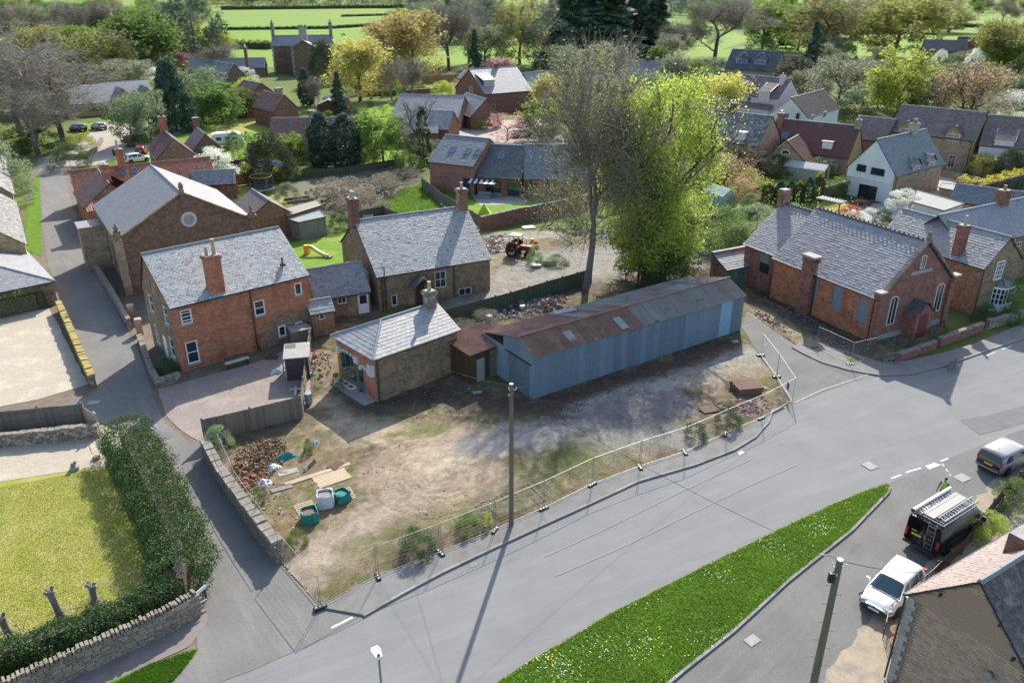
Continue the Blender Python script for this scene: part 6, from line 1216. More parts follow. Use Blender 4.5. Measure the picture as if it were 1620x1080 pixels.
wall([(222,540),(240,590),(252,612),(286,600)],.6,.35,stone_wall,'small walled bed at the red house corner',.5,coping_m,ch=.08)
for u,v,lb in((210,505,'stone gate pier at the near end of the hall wall'),(222,528,'stone gate pier beside the red house path')):
 p=P(u,v);o=thing('gate_pier',lb,'gate pier',p,.5);b=MB();b.box((0,0,.65),(.5,.5,1.3));b.build('pier',stone_buff,o);b=MB();b.box((0,0,1.36),(.6,.6,.14),taper=.8);b.build('cap',stone_pale,o)
wall([(100,250),(132,252),(152,240),(162,224)],.7,.4,stone_wall,'curved low stone wall of the raised bed on the drive',.8,coping_m);wall([(196,224),(232,220),(240,214)],1.0,.4,stone_wall,'short stone wall end at the drive mouth',.8,coping_m)
wall([(760,366),(820,352),(880,340),(930,328)],1.75,.35,brick_dark,'dark red brick wall between the small bright lawn and the plot',.9,coping_m,name='brick_wall',cw=.45)
wall([(600,136),(640,134),(735,128)],2.0,.4,brick_red,'long red brick wall of the walled garden',2.2,coping_m,name='brick_wall');wall([(575,152),(650,150),(700,146)],1.2,.4,brick_dark,'lower brick wall inside the walled garden',2.2,coping_m,name='brick_wall')
wall([(1090,362),(1140,350),(1200,334)],1.1,.3,stone_wall,'dark stone wall below the greenhouse',.9,coping_m)
wall([(1490,279),(1540,290),(1600,304)],.9,.3,stone_buff,'buff stone wall across the forecourt',.9,coping_m)
wall([(1560,520),(1590,512),(1660,490)],.8,.3,stone_wall,'low stone wall with plants at the right edge',.8,coping_m)
def fence(px,ht,m,label,bay=1.8,face=1,post_m=None,name='board_fence',bw=.13,gaps=.004,rails=True,cat='fence',postup=.12,horiz=False):
 pts=[P(*q)for q in px];o=thing(name,label,cat,pts[0]);q=[p-pts[0]for p in pts]
 for a,c in zip(q,q[1:]):
  L=(c-a).length;n=max(1,round(L/bay));d=(c-a)/n;u=d.normalized();nn=Vector((-u.y,u.x,0))*face
  for k in range(n+1):
   p=a+d*k;b=MB();b.box((p.x,p.y,(ht+postup)/2),(.11,.11,ht+postup),rz=math.atan2(u.y,u.x));b.build('post',post_m or m,o)
  for k in range(n):
   p0,p1=a+d*k+u*.06,a+d*(k+1)-u*.06;b=MB();l=(p1-p0).length
   if horiz:
    nb=max(3,int(ht/.16))
    for j in range(nb):z0=.06+(ht-.06)*j/nb;b.bar(p0+Vector((0,0,z0+.07)),p1+Vector((0,0,z0+.07)),.025,(ht-.06)/nb*.93)
   else:
    nb=max(3,int(l/bw));
    for j in range(nb):
     c0=p0+u*(l*(j+.5)/nb)+nn*(.008*(j%2));b.box((c0.x,c0.y,ht/2+.03+U(-.01,.01)),(l/nb-gaps,.022,ht-.06),rz=math.atan2(u.y,u.x))
    if rails:
     for zz in(.3,ht*.55,ht-.25):b.bar(p0-nn*.03+Vector((0,0,zz)),p1-nn*.03+Vector((0,0,zz)),.04,.08)
   b.build('fence_panel',m,o)
 return o
fence([(-60,690),(0,688),(68,681),(138,674)],1.75,wood_grey,'weathered panel fence above the stone retaining wall at left edge',2.2,face=1);fence([(139,674),(158,686)],1.5,wood_pale,'short pale fence panel at the lane corner',2,face=-1)
fence([(325,700),(400,682),(478,662)],1.75,wood_grey,'tall close boarded fence between the pinkish yard and the rubble heap',2.4,face=-1);fence([(479,660),(486,600),(494,535)],1.6,wood_grey,'boarded fence running back beside the black shed',2.4)
fence([(700,516),(760,500),(808,487),(865,469),(935,448)],1.55,wood_green,'green-brown boarded fence behind the long rusty shed',1.9,face=1)
fence([(668,298),(701,325),(758,360)],1.55,wood_grey,'panel fence beside the brick barn house garden',1.8,face=1)
fence([(312,304),(345,300),(402,290)],1.7,wood_orange,'bright orange fence behind the trampoline lawn',2.6)
fence([(455,286),(540,278),(640,262)],1.25,wood_green,'long dark fence along the top of the waste garden',2.6);fence([(557,356),(608,345)],1.6,wood_green,'mossy fence panels of the small yard behind the grey ridge',1.9);fence([(608,345),(640,360)],1.5,wood_grey,'grey fence return of the small yard behind the grey ridge',1.9)
fence([(1478,912),(1520,876),(1548,838)],.95,wood_brown,'low brown picket fence between the black van and the cottage garden',1.7,bw=.16,gaps=.05);fence([(1548,838),(1585,790),(1630,750)],1.0,wood_brown,'brown garden fence behind the silver car',1.9,bw=.16,gaps=.04)
fence([(1500,585),(1510,580)],.7,wood_grey,'small pale gate frame in the low chapel wall',1.0,horiz=True,cat='gate',name='garden_gate')
def railing(px,ht,label,n=9,name='metal_railing',m=None,z=0):
 pts=[P(*q)for q in px];o=thing(name,label,'railing',pts[0]);q=[p-pts[0]for p in pts];m=m or black_p
 for a,c in zip(q,q[1:]):
  b=MB()
  for zz in(ht,ht*.5):b.tube([a+Vector((0,0,zz)),c+Vector((0,0,zz))],.022,5)
  b.build('rail',m,o)
  for k in range(n+1):p=a.lerp(c,k/n);t=MB();t.tube([p,p+Vector((0,0,ht))],.02,5);t.build('bar',m,o)
 return o
railing([(1396,1010),(1400,985),(1425,962)],1.0,'black iron railing at the cottage corner',4);railing([(1425,962),(1470,925),(1500,895)],1.0,'black iron railing beside the white car',5)
railing([(1396,578),(1416,574)],.95,'grey steel barrier frame at the left end of the chapel wall',3,m=steel_dull);railing([(332,262),(400,262)],.9,'thin rail fence in front of the caravan',6)
p=P(155,650);railing([(152,668),(166,702)],.9,'pale blue handrail at the end of the retaining wall',2,'handrail',plain('pale_blue_paint',A(.4,.55,.55),.5))
# ------------------------------------------------------------------ steel mesh site fencing
wire_m=plain('thin_wire',A(.2,.2,.2),.6)
def heras(a,c,label,ht=2.0,foot=True,flat=None,group='site fence panels',clean=True,wires=True):
 a,c=Vector(a),Vector(c);L=(c-a).length;rz=math.atan2((c-a).y,(c-a).x);o=thing('site_fence_panel',label,'fence panel',a,rz,group)
 if flat is not None:o.rotation_euler=(flat[0],flat[1],rz);o.location.z=flat[2]
 g=.06;r=.015
 for x in(g,L-g):b=MB();b.tube([(x,0,.08),(x,0,ht)],r,6);b.build('upright',metal_gal,o)
 b=MB()
 b.tube([(g,0,ht-.02),(L-g,0,ht-.02)],r,6);b.build('top_rail',metal_gal,o);b=MB();b.tube([(g,0,.16),(L-g,0,.16)],r,6);b.build('bottom_rail',metal_gal,o)
 if wires:
  b=MB()
  for k in range(1,8):z=.16+(ht-.18)*k/8;b.bar((g,0,z),(L-g,0,z),.005,.005)
  n=int(L/.3)
  for k in range(1,n):x=g+(L-2*g)*k/n;b.bar((x,0,.16),(x,0,ht-.02),0.003,.003,up=(0,1,0))
  tag(b.build('mesh_wires',wire_m,o),kind='stuff')
 return o
def foot_block(p,rz,label):
 o=thing('fence_foot',label,'fence foot',p,rz,'fence feet');b=MB();b.box((0,0,.07),(.7,.23,.13),taper=.9);b.build('block',rubber_m,o);b=MB()
 for x in(-.2,0,.2):b.box((x,0,.14),(.09,.1,.02));
 tag(b.build('hole_rims',steel_dull,o),kind='stuff')
wh=['first','second','third','fourth','fifth','sixth','seventh','eighth','ninth','tenth','eleventh']
FP=[P(*q,.05)for q in fence_line[:-1]]+[P(1253,637)]
for i,(a,c)in enumerate(zip(FP,FP[1:])):
 heras(a,c,wh[i]+' mesh panel counted from the lane corner along the pavement');foot_block(a,U(.3,2.4)if i else .55,'dark fence foot under the '+wh[i]+' pavement panel')
R_=[P(*q,.02)for q in((1253,637),(1228,597),(1203,563))]
for i,(a,c)in enumerate(zip(R_,R_[1:])):heras(a,c,('mesh panel with dark notice beside the drive mouth','farthest mesh panel beside the drive, nearest the shed')[i]);foot_block(c,.2,('dark fence foot midway along the drive panels','dark fence foot at the far end of the drive panels')[i])
n_=thing('site_notice','dark notice board hung on the drive mesh panel','notice',P(1246,610,1.05),math.atan2((R_[1]-R_[0]).y,(R_[1]-R_[0]).x));b=MB();b.box((0,-.03,0),(.45,.02,.6));b.build('board',plain('notice_dark',A(.06,.06,.07),.6),n_);b=MB();b.box((0,-.045,.2),(.38,.01,.08));b.box((0,-.045,-.05),(.38,.01,.2));b.build('print',plain('notice_print',A(.2,.2,.2)),n_)
C_=[P(*q)for q in((1289,551),(1345,578),(1411,562))]
heras(C_[0],C_[1],'bright mesh panel standing on the verge before the chapel');heras(C_[1],C_[2],'dull mesh panel between the bright panel and chapel gate');foot_block(C_[0],.4,'fence foot at the left of the bright chapel panel');foot_block(C_[1],.1,'fence foot between the two chapel panels')
heras(P(1178,482),P(1228,505),'mesh panel lying flat beside the drive near the privy block',flat=(-1.5,0,.12));heras(P(1238,505),P(1293,537),'mesh panel lying half buried in the chapel debris',flat=(-1.45,.03,.1))
for k,(q1,q2,tl)in enumerate((((844,770),(866,793),-1.5),((850,762),(874,786),-1.42),((838,776),(862,798),-1.47))):pa,pb=P(*q1),P(*q2);heras(pb,pb+(pa-pb).normalized()*2.0,wh[k]+' of three fallen mesh frames heaped by the tall pole',3.3,flat=(tl,0,.14+.09*k),group='fallen fence frames',wires=k==0)
W_=[P(*q)for q in((351,728),(378,790),(410,838),(441,880))]
for i,(a,c)in enumerate(zip(W_,W_[1:])):heras(a,c,wh[i]+' mesh panel inside the lane wall counted from the buddleia')
heras(P(444,888),P(507,962),'mesh panel across the gateway at the lane corner')
# ------------------------------------------------------------------ the long corrugated shed
SR=34.1;sh=thing('corrugated_shed','long low corrugated shed with blue-grey tin walls and rusty roof','shed',(1.5,50.9,0),rad(SR))
def sheet_mesh(p00,p10,p01,p11,waves,amp=.02):
 p00,p10,p01,p11=map(Vector,(p00,p10,p01,p11));n=(p10-p00).cross(p01-p00).normalized();k=waves*4;b=MB()
 for i in range(k+1):
  t=i/k;o=n*(amp*math.sin(2*math.pi*waves*t));b.v+=[tuple(p00.lerp(p10,t)+o),tuple(p01.lerp(p11,t)+o)]
 for i in range(k):b.f.append((2*i,2*i+2,2*i+3,2*i+1));b.m.append(0)
 return b
tb,trr,tmm=ovar(tin_blue,'wall_sheet',.16),ovar(tin_rust,'roof_sheet_rust'),ovar(tin_moss,'roof_sheet_moss')
SL,NS=22.1,32;w_=SL/NS;ZR,DR,ZB,DB=4.35,1.85,3.0,6.8
hz=lambda x:3.62-.14*x/SL
for k in range(NS):
 x0,x1=w_*k,w_*(k+1)+.03;m=tin_pale if k in(28,29)else tb;zz=U(-.02,.02);sheet_mesh((x0,U(-.015,.01),.03+zz),(x1,U(-.015,.01),.03+zz),(x0,0,hz(x0)-.02),(x1,0,hz(x1)-.02),5,.028).build('wall_sheet',m,sh)
 rust=k+U(-6,6)<14;m=trr if rust else tmm;li=U(0,.012)+.012*(k%2)
 sheet_mesh((x0,-.28,hz(x0)-.11+li),(x1,-.28,hz(x1)-.11+li),(x0,DR+.05,ZR+.03+li),(x1,DR+.05,ZR+.03+li),5,.028).build('roof_sheet',m,sh)
 if k in(5,12):sheet_mesh((x0,.05 if k==5 else-.1,hz(x0)+.03),(x1,.05 if k==5 else-.1,hz(x1)+.03),(x0,1.15,hz(x0)+.53),(x1,1.15,hz(x1)+.53),5,.02).build('repair_sheet',tin_clear,sh)
 for j in range(2):
  d0,d1=DR+(DB-DR)*(.49*j)-.03,DR+(DB-DR)*(.5*(j+1))+.03;z0,z1=ZR+(ZB-ZR)*(d0-DR)/(DB-DR)-.015*j,ZR+(ZB-ZR)*(d1-DR)/(DB-DR)-.015*j
  m2=(trr if k+U(-5,5)<10 else tmm)if not(j==0 and k in(24,25,26))else tin_clear
  sheet_mesh((x1,d1,z1+li),(x0,d1,z1+li),(x1,d0,z0+li+.02),(x0,d0,z0+li+.02),5,.028).build('roof_sheet',m2,sh)
b=MB();b.tube([(-.1,DR,ZR+.05),(SL+.1,DR,ZR+.05)],.09,6);b.build('ridge_cap',trr,sh)
b=MB();b.bar((-.05,-.3,3.42),(-.05,DR,ZR),.05,.14);b.bar((-.05,DB,ZB),(-.05,DR,ZR),.05,.14);b.build('barge_board',wood_grey,sh)
for k in range(5):y0,y1=3.8*k/5,3.8*(k+1)/5+.02;zt=lambda y:3.6+(ZR-3.6)*min(1,y/DR)-(max(0,y-DR)*.27);sheet_mesh((0,y1,.03),(0,y0,.03),(0,y1,zt(y1)-.06),(0,y0,zt(y0)-.06),5,.026).build('end_sheet',tb,sh)
b=MB();b.box((-.04,1.75,1.3),(.05,2.6,2.55));b.build('end_door',plain('door_tin',A(.15,.19,.235),.6,A(.12,.15,.18),2),sh);b=MB();b.bar((-.06,.2,2.75),(-.06,3.5,2.75),.06,.08);b.build('door_track',gutter_m,sh)
b=MB();b.box((SL,3.4,1.6),(.06,6.7,3.1));b.box((SL/2,DB-.05,1.45),(SL,.06,2.8));b.box((.02,5.3,1.5),(.06,3.0,2.8));tag(b.build('back_walls',tin_blue,sh),kind='stuff')
b=MB();b.bar((6.2,5.8,3.42),(7.9,5.2,3.6),.7,.05);b.build('loose_sheet',tin_blue,sh)
lt=thing('lean_to_store','lean-to of brown boards with pale door and rusty roof beside the long shed','shed',(-3.1,53.2,0),rad(42));b=MB()
for k in range(16):b.box((.12+.245*k,0,1.25),(.24,.04,2.5));
for k in range(10):b.box((0,.12+.235*k,1.28),(.04,.23,2.55))
tag(b.build('boards',wood_brown,lt),kind='stuff');b=MB();b.box((.95,-.05,1.0),(.75,.05,1.95));b.build('door',tin_clear,lt);b=MB();b.box((2.85,-.04,1.2),(1.9,.05,2.3));b.build('green_board',plain('mossy_board',A(.16,.17,.11),.9,A(.11,.12,.07),2),lt)
for k in range(7):
 x0=-.25+.62*k;sheet_mesh((x0,-.25,2.62),(x0+.65,-.25,2.62),(x0,3.2,2.95),(x0+.65,3.2,2.95),5,.024).build('roof_sheet',trr,lt)
 # ------------------------------------------------------------------ poles, wires, lamps, signs
def pole(p,ht,label,r=.14,m=None,steps=False):
 o=thing('utility_pole',label,'utility pole',(p[0],p[1],0));b=MB();b.tube([(0,0,-.2),(0,0,ht)],[r*1.1,r*.8],10);b.build('pole',m,o)
 b=MB();b.tube([(0,0,ht),(0,0,ht+.05)],[r*.95,r*.8],8);b.build('cap',steel_dull,o)
 for k in range(3):b=MB();b.tube([(.12*math.cos(k*2.1),.12*math.sin(k*2.1),ht-.3-.12*k),(.26*math.cos(k*2.1),.26*math.sin(k*2.1),ht-.3-.12*k),(.26*math.cos(k*2.1),.26*math.sin(k*2.1),ht-.18-.12*k)],.025,5);b.build('insulator',off_white,o)
 if steps:
  for k in range(14):b=MB();s=1 if k%2 else-1;b.tube([(s*r*.8,0,ht-1.2-.45*k),(s*(r+.17),0,ht-1.2-.45*k),(s*(r+.17),0,ht-1.1-.45*k)],.012,4);b.build('step_iron',steel_dull,o)
  b=MB();b.box((-.22,-.05,ht-.75),(.2,.16,.42));b.build('junction_box',black_p,o)
 return o
pole_m=plain('pole_wood',A(.2,.15,.115),.9,A(.145,.11,.085),3,stretch=(6,6,.4));pole_g=plain('mossy_pole',A(.17,.16,.1),.9,A(.12,.12,.065),3,stretch=(6,6,.4))
p1=P(809,831);h1=topz(p1,608);pole(p1,h1,'tall wooden utility pole on the pavement edge before the shed',.13,pole_m);t1=Vector((p1.x,p1.y,h1-.1))
h2=8.4;t2=P(1329,886,h2);pole(t2,h2,'mossy wooden pole with step irons near the white car',.15,pole_g,True)
t3=P(305,752,6.5);p3=P(57,246);h3=topz(p3,215);pole(p3,6.5,'pale pole at the far lane corner',.11,bark_pale)
def wire(a,c,label,sag=.35,r=.009):
 a,c=Vector(a),Vector(c);b=MB();b.tube([a.lerp(c,k/14)-Vector((0,0,sag*4*(k/14)*(1-k/14)))for k in range(15)],r,4);return tag(b.build('overhead_wire',plain('cable',A(.05,.05,.05),.6)),label,'wire','overhead wires')
wire(t1,t2,'overhead wire from the tall pole to the mossy step pole',.5,.011);wire(t1,P(640,560,4.6),'overhead wire from the tall pole to the old shop',.2,.012);wire(t1+Vector((0,0,-.2)),P(1290,560,3.2)+Vector((1.5,6,2)),'overhead wire from the tall pole to the chapel',.5);wire(t1+Vector((0,0,-.2)),P(466,480,5.5),'overhead wire from the tall pole to the red house',.5)
for dx in(0,.5):wire(t2,P(1480,905,4.5)+Vector((dx,0,0)),'service wire from the step pole to the quoined cottage, %s of two'%('left' if dx else 'right'),.2,.008)
q=t1.lerp(t2,.965);b=MB();b.tube([q-Vector((.14,0,.1)),q+Vector((.14,-.05,-.12))],.04,8);tag(b.build('cable_sleeve',off_white),'pale cable sleeve on the wire near the mossy pole','cable sleeve')
LH=6.2;lp=P(599,1038,LH);o=thing('street_lamp','slim grey street lamp with flat white head at the bottom edge','street lamp',(lp.x,lp.y,0),.5);b=MB();b.tube([(0,0,0),(0,0,1.2),(0,0,1.25),(0,0,LH-.05)],[.075,.075,.045,.04],8);b.build('post',steel_dull,o)
b=MB();b.prism([(-.11,-.1),(.11,-.1),(.17,.3),(.12,.46),(-.12,.46),(-.17,.3)],LH-.05,LH+.07,bottom=True);b.build('lamp_head',white_p,o);b=MB();b.box((0,.28,LH+.075),(.2,.26,.012));b.build('lens_cover',plain('pale_lens',A(.55,.65,.72),.2),o);b=MB();b.box((0,-.02,LH+.1),(.09,.09,.07));b.build('sensor',gutter_m,o)
sp=P(318,958);o=thing('street_sign','street name sign on two dark posts at the end of the stone wall','sign',sp,1.15);b=MB();b.box((0,0,.85),(1.0,.03,.2));b.build('name_plate',white_p,o)
for s in(-.42,.42):b=MB();b.box((s,.04,.47),(.07,.06,.95));b.build('post',black_p,o)
# ------------------------------------------------------------------ vehicles
glass_car=plain('car_glass',A(.03,.06,.08),.05,spec=1.0);chrome=plain('chrome',A(.6,.6,.6),.2,metal=1.);lamp_red=plain('lamp_red',A(.5,.015,.02),.3);lamp_clear=plain('lamp_clear',A(.35,.36,.37),.15);plate_w=plain('plate_white',A(.7,.7,.68),.5);plate_y=plain('plate_yellow',A(.75,.5,.03),.5)
def paint(n,c,r=.25):return plain(n,c,r,spec=.6,coat=.6)
P_white,P_silver,P_black,P_dark,P_red=paint('paint_white',A(.78,.78,.78)),paint('paint_silver',A(.27,.27,.265),.35),paint('paint_black',A(.02,.02,.023),.3),paint('paint_plum',A(.05,.03,.045)),paint('paint_red',A(.45,.02,.03))
_tyre=MB();_tyre.tube([(0,-.1,0),(0,-.1,0),(0,.1,0),(0,.1,0)],[.2,.31,.31,.2],18);_tyre=_tyre.mesh('tyre',rubber_m,False)
_rim=MB();_rim.tube([(0,-.105,0),(0,.105,0)],.2,14)
for k in range(5):_rim.bar((0,-.112,0),(.18*math.cos(k*1.257),-.112,.18*math.sin(k*1.257)),.05,.02,up=(0,1,0))
_rim=_rim.mesh('rim',plain('alloy',A(.45,.45,.46),.35,metal=.6))
def loft(secs,mats,name,parent,closed_ends=True,smooth=True,mi=None):
 b=MB();n=len(secs[0])
 for s in secs:b.v+=[tuple(p)for p in s]
 for i in range(len(secs)-1):
  for j in range(n-1):b.f.append((i*n+j,i*n+j+1,(i+1)*n+j+1,(i+1)*n+j));b.m.append(mi(i,j)if mi else 0)
 if closed_ends:b.f.append(tuple(range(n)));b.m.append(0);b.f.append(tuple((len(secs)-1)*n+j for j in range(n))[::-1]);b.m.append(0)
 return b.build(name,mats,parent,smooth=smooth)
def car(loc,rz,label,pm,Lc=3.98,Wc=1.72,Hc=1.48,rear=False,plate=None,group=None,van=False):
 o=thing('parked_car',label,'car',loc,rz,group);W=Wc/2;sc=Lc/3.98;X=lambda x:x*sc
 prof=[(-1.99,.50,.80,.86),(-1.93,.30,.88,.93),(-1.6,.22,.93,.98),(-1.0,.2,.94,1.0),(0,.19,.93,1.0),(.75,.2,.93,1.0),(1.2,.22,.88,.97),(1.65,.26,.78,.92),(1.9,.3,.68,.8),(1.99,.42,.6,.66)]
 secs=[]
 for x,zb,zt,wf in prof:
  w=W*wf;c=[(X(x),-w*.9,zb),(X(x),-w,zb+.12),(X(x),-w,zt-.22),(X(x),-w*.96,zt-.06),(X(x),-w*.84,zt+.01),(X(x),-w*.4,zt+.035),(X(x),w*.4,zt+.035),(X(x),w*.84,zt+.01),(X(x),w*.96,zt-.06),(X(x),w,zt-.22),(X(x),w,zb+.12),(X(x),w*.9,zb)];secs.append(c)
 loft(secs,pm,'body',o)
 xs=[(-1.85,.92,.93),(-1.6,Hc-.1,.72),(-1.15,Hc-.01,.73),(-.2,Hc+.01,.73),(.3,Hc-.03,.71),(1.12,.95,.9)]if not van else[(-1.97,.9,.95),(-1.85,Hc-.04,.86),(-1.3,Hc,.86),(0,Hc+.01,.86),(.55,Hc-.03,.84),(1.3,.97,.92)]
 cs=[]
 for x,z,wf in xs:w=W*wf;wb=W*.93;f=(z-.9)/(Hc-.9);cs.append([(X(x),-wb,.9),(X(x),-(wb+(w-wb)*f),max(.9,z-.04)),(X(x),-w*.8*(.4+.6*f)if f>.1 else-w*.8,z),(X(x),0,z+.02*f),(X(x),w*.8*(.4+.6*f)if f>.1 else w*.8,z),(X(x),wb+(w-wb)*f,max(.9,z-.04)),(X(x),wb,.9)])
 loft(cs,pm,'roof',o,True,True)
 def strip(nm,ia,js,t0,t1,ys,off):
  b=MB();rows=[]
  for t in(t0,t1):
   r=[Vector(cs[ia][k]).lerp(Vector(cs[ia+1][k]),t)for k in js];rows.append([Vector((p.x,p.y*ys,p.z))+Vector(off)for p in r])
  for k in range(len(js)-1):b.poly([rows[0][k],rows[0][k+1],rows[1][k+1],rows[1][k]])
  return b.build(nm,glass_car,o)
 strip('windscreen',4,(1,2,3,4,5),.1,.93,.93,(.012,0,.012));strip('rear_window',0,(1,2,3,4,5),.2,.88,.9,(-.014,0,.01))
 for s in(-1,1):
  def sw(nm,xa,xb,ta,tb):
   k=0 if s<0 else 6;k2=1 if s<0 else 5
   def at(x,f):
    for q in range(len(cs)-1):
     if cs[q][k][0]<=X(x)<=cs[q+1][k][0]or q==len(cs)-2:t=(X(x)-cs[q][k][0])/(cs[q+1][k][0]-cs[q][k][0]);lo,hi=Vector(cs[q][k]).lerp(Vector(cs[q+1][k]),t),Vector(cs[q][k2]).lerp(Vector(cs[q+1][k2]),t);return lo.lerp(hi,f)+Vector((0,s*.014,0))
   b=MB();b.poly([at(xa,.12),at(xb,.12),at(tb,.9),at(ta,.9)]);b.build(nm,glass_car,o)
  sw('side_window',-.02,.8,-.02,.36);sw('side_window',-1.0,-.1,-.98,-.1);sw('side_window',-1.5,-1.07,-1.4,-1.06)
 for x in(X(1.24),X(-1.22)):
  for s in(-1,1):
   wl=bpy.data.objects.new('wheel',None);C.objects.link(wl);wl.parent=o;wl.location=(x,s*(W-.09),.31);wl.rotation_euler=(0,0,0 if s<0 else math.pi);link('tyre',_tyre,wl);link('rim',_rim,wl)
   b=MB();b.tube([(x,s*(W-.3),.33),(x,s*(W+.004),.33)],.37,18);b.build('wheel_arch',gutter_m,o)
 for s in(-1,1):
  b=MB();b.box((X(1.82),s*W*.7,.66),(.26,.3,.15),rz=-s*.5);b.build('headlight',lamp_clear,o);b=MB();b.box((X(-1.9),s*W*.8,.9),(.14,.16,.42),rz=s*.35);b.build('tail_light',lamp_red,o)
  b=MB();b.box((X(.72),s*(W+.12),1.0),(.12,.22,.14),rz=s*.2,taper=.85);b.build('mirror',pm,o);b=MB();b.box((X(-.05),s*(W+.005),.8),(.2,.03,.03));b.build('door_handle',pm,o)
 b=MB();b.box((X(1.95),0,.45),(.1,Wc*.72,.12));b.build('grille',black_p,o);b=MB();b.box((X(1.99),0,.6),(.06,Wc*.4,.05));b.build('upper_grille',black_p,o);b=MB();b.tube([(X(2.0),0,.66),(X(2.02),0,.66)],.055,12);b.build('emblem',chrome,o);b=MB();b.box((X(2.01),0,.47),(.03,.52,.11));b.build('number_plate',plate_w,o);b=MB();b.box((X(-2.0),0,.72),(.04,.52,.11));b.build('number_plate',plate_y,o);b=MB();b.box((X(-1.97),0,.42),(.12,Wc*.8,.1));b.build('bumper',pm,o)
 b=MB();b.tube([(X(-1.2),0,Hc),(X(-1.28),0,Hc+.12)],.012,4);b.build('aerial',black_p,o);return o
def along(a,c):d=Vector(c)-Vector(a);return math.atan2(d.y,d.x)
cF,cR=P(1388,975),P(1452,905);car((P(1406,946,.0)+Vector((.12,.1,0))),along(P(1456,900),P(1386,976)),'white hatchback parked by the quoined cottage',P_white)
car(P(1588,734),along(P(1556,748),P(1622,715)),'silver people carrier with red tail lamps at the right edge',P_silver,4.0,1.72,1.52,van=True)
car(P(157,205),along(P(170,208),P(144,202)),'silver hatchback parked before the golden house',P_silver);car(P(124,207),along(P(138,210),P(110,206)),'dark plum car under the bare trees on the drive',P_dark)
car(P(218,256),along(P(205,258),P(236,254)),'white car behind the red pantiled row',P_white);car(P(224,244),along(P(222,250),P(228,236)),'red car beyond the red pantiled row',P_red,3.6);car(P(826,216),along(P(815,217),P(842,214)),'white car in the courtyard under the pink cherry',P_white,4.3);car(P(868,214),along(P(855,215),P(885,212)),'silver car in the courtyard right of the white car',P_silver,4.2);car(P(1418,148),along(P(1400,149),P(1430,147)),'white car glimpsed beyond the bright birch',P_white,4.2)
# the van
vp=P(1492,858);vr=along(P(1462,862),P(1524,822));o=thing('black_van','black panel van with roof rack of ladders parked on the gravel edge','van',P(1494,846),vr);W=.97;L0,L1,Hv=-2.55,2.6,2.05
prof=[(-2.55,.4,Hv-.08,.97),(-2.5,.3,Hv,1),(-1,.28,Hv+.02,1),(.6,.28,Hv+.01,1),(1.0,.28,Hv-.08,.99),(1.75,.28,1.28,.97),(2.35,.3,1.02,.93),(2.58,.38,.8,.84),(2.62,.45,.65,.8)];secs=[]
for x,zb,zt,wf in prof:w=W*wf;t=w*(.9 if zt>1.3 else .92);secs.append([(x,-w*.92,zb),(x,-w,zb+.15),(x,-w,zb+.55),(x,-(w-(w-t)*.4),zt-.25),(x,-t,zt-.05),(x,-t*.8,zt),(x,t*.8,zt),(x,t,zt-.05),(x,w-(w-t)*.4,zt-.25),(x,w,zb+.55),(x,w,zb+.15),(x,w*.92,zb)])
loft(secs,P_black,'body',o)
def vp_(pts,nm,mt):b=MB();b.poly(pts);b.build(nm,mt,o)
vp_([(1.04,-.74,Hv-.13),(1.04,.74,Hv-.13),(1.74,.82,1.31),(1.74,-.82,1.31)],'windscreen',glass_car)
for s in(-1,1):
 y=s*(W+.004);vp_([(1.5,y*.975,1.22),(.72,y*.975,1.2),(.72,y*.93,Hv-.25),(1.05,y*.93,Hv-.25)],'side_window',glass_car);vp_([(.45,y*.976,1.2),(-.75,y*.976,1.2),(-.75,y*.935,Hv-.25),(.45,y*.935,Hv-.25)],'side_window',glass_car)
 b=MB();b.box((1.45,s*(W+.16),1.2),(.14,.22,.28));b.build('mirror',black_p,o);b=MB();b.box((-2.53,s*.86,.95),(.1,.13,.5));b.build('tail_light',lamp_red,o);b=MB();b.box((2.5,s*.66,.82),(.2,.32,.22),rz=-s*.4);b.build('headlight',lamp_clear,o);b=MB();b.box((0,s*(W+.01),.72),(3.4,.03,.1));b.build('side_moulding',gutter_m,o)
 for x in(1.6,-1.55):wl=bpy.data.objects.new('wheel',None);C.objects.link(wl);wl.parent=o;wl.location=(x,s*(W-.08),.34);wl.rotation_euler=(0,0,0 if s<0 else math.pi);wl.scale=(1.1,1.1,1.1);link('tyre',_tyre,wl);link('rim',_rim,wl)
b=MB();b.box((-2.57,0,1.0),(.03,.03,1.5));b.build('door_seam',gutter_m,o);b=MB();b.box((-2.6,.3,.98),(.03,.52,.11));b.build('number_plate',plate_y,o);b=MB();b.box((-2.64,0,.42),(.22,1.75,.16));b.build('rear_step',gutter_m,o);b=MB()
for s in(-.62,-.22):b.tube([(-2.66,s,.5),(-2.66,s,Hv+.1)],.02,5)
for k in range(6):b.tube([(-2.66,-.62,.6+.27*k),(-2.66,-.22,.6+.27*k)],.016,5)
b.build('rear_ladder',steel_dull,o);b=MB();b.box((-2.59,.45,1.2),(.02,.3,.06));b.build('badge',chrome,o)
b=MB()
for s in(-.86,.86):b.tube([(-2.5,s,Hv+.16),(1.0,s,Hv+.16)],.025,6)
for k in range(16):x=-2.48+.23*k;b.bar((x,-.86,Hv+.16),(x,.86,Hv+.16),.03,.03)
for s in(-.86,.86):
 for x in(-2.3,-.8,.7):b.tube([(x,s,Hv-.05),(x,s,Hv+.16)],.02,5)
b.build('roof_rack',plain('rack_steel',A(.22,.25,.28),.5,metal=.5),o)
rk=o;bpy.context.view_layer.update()
def onvan(nm,lb,cat,fn,grp=None):t=thing(nm,lb,cat,rk.location,vr,grp);fn(t);return t
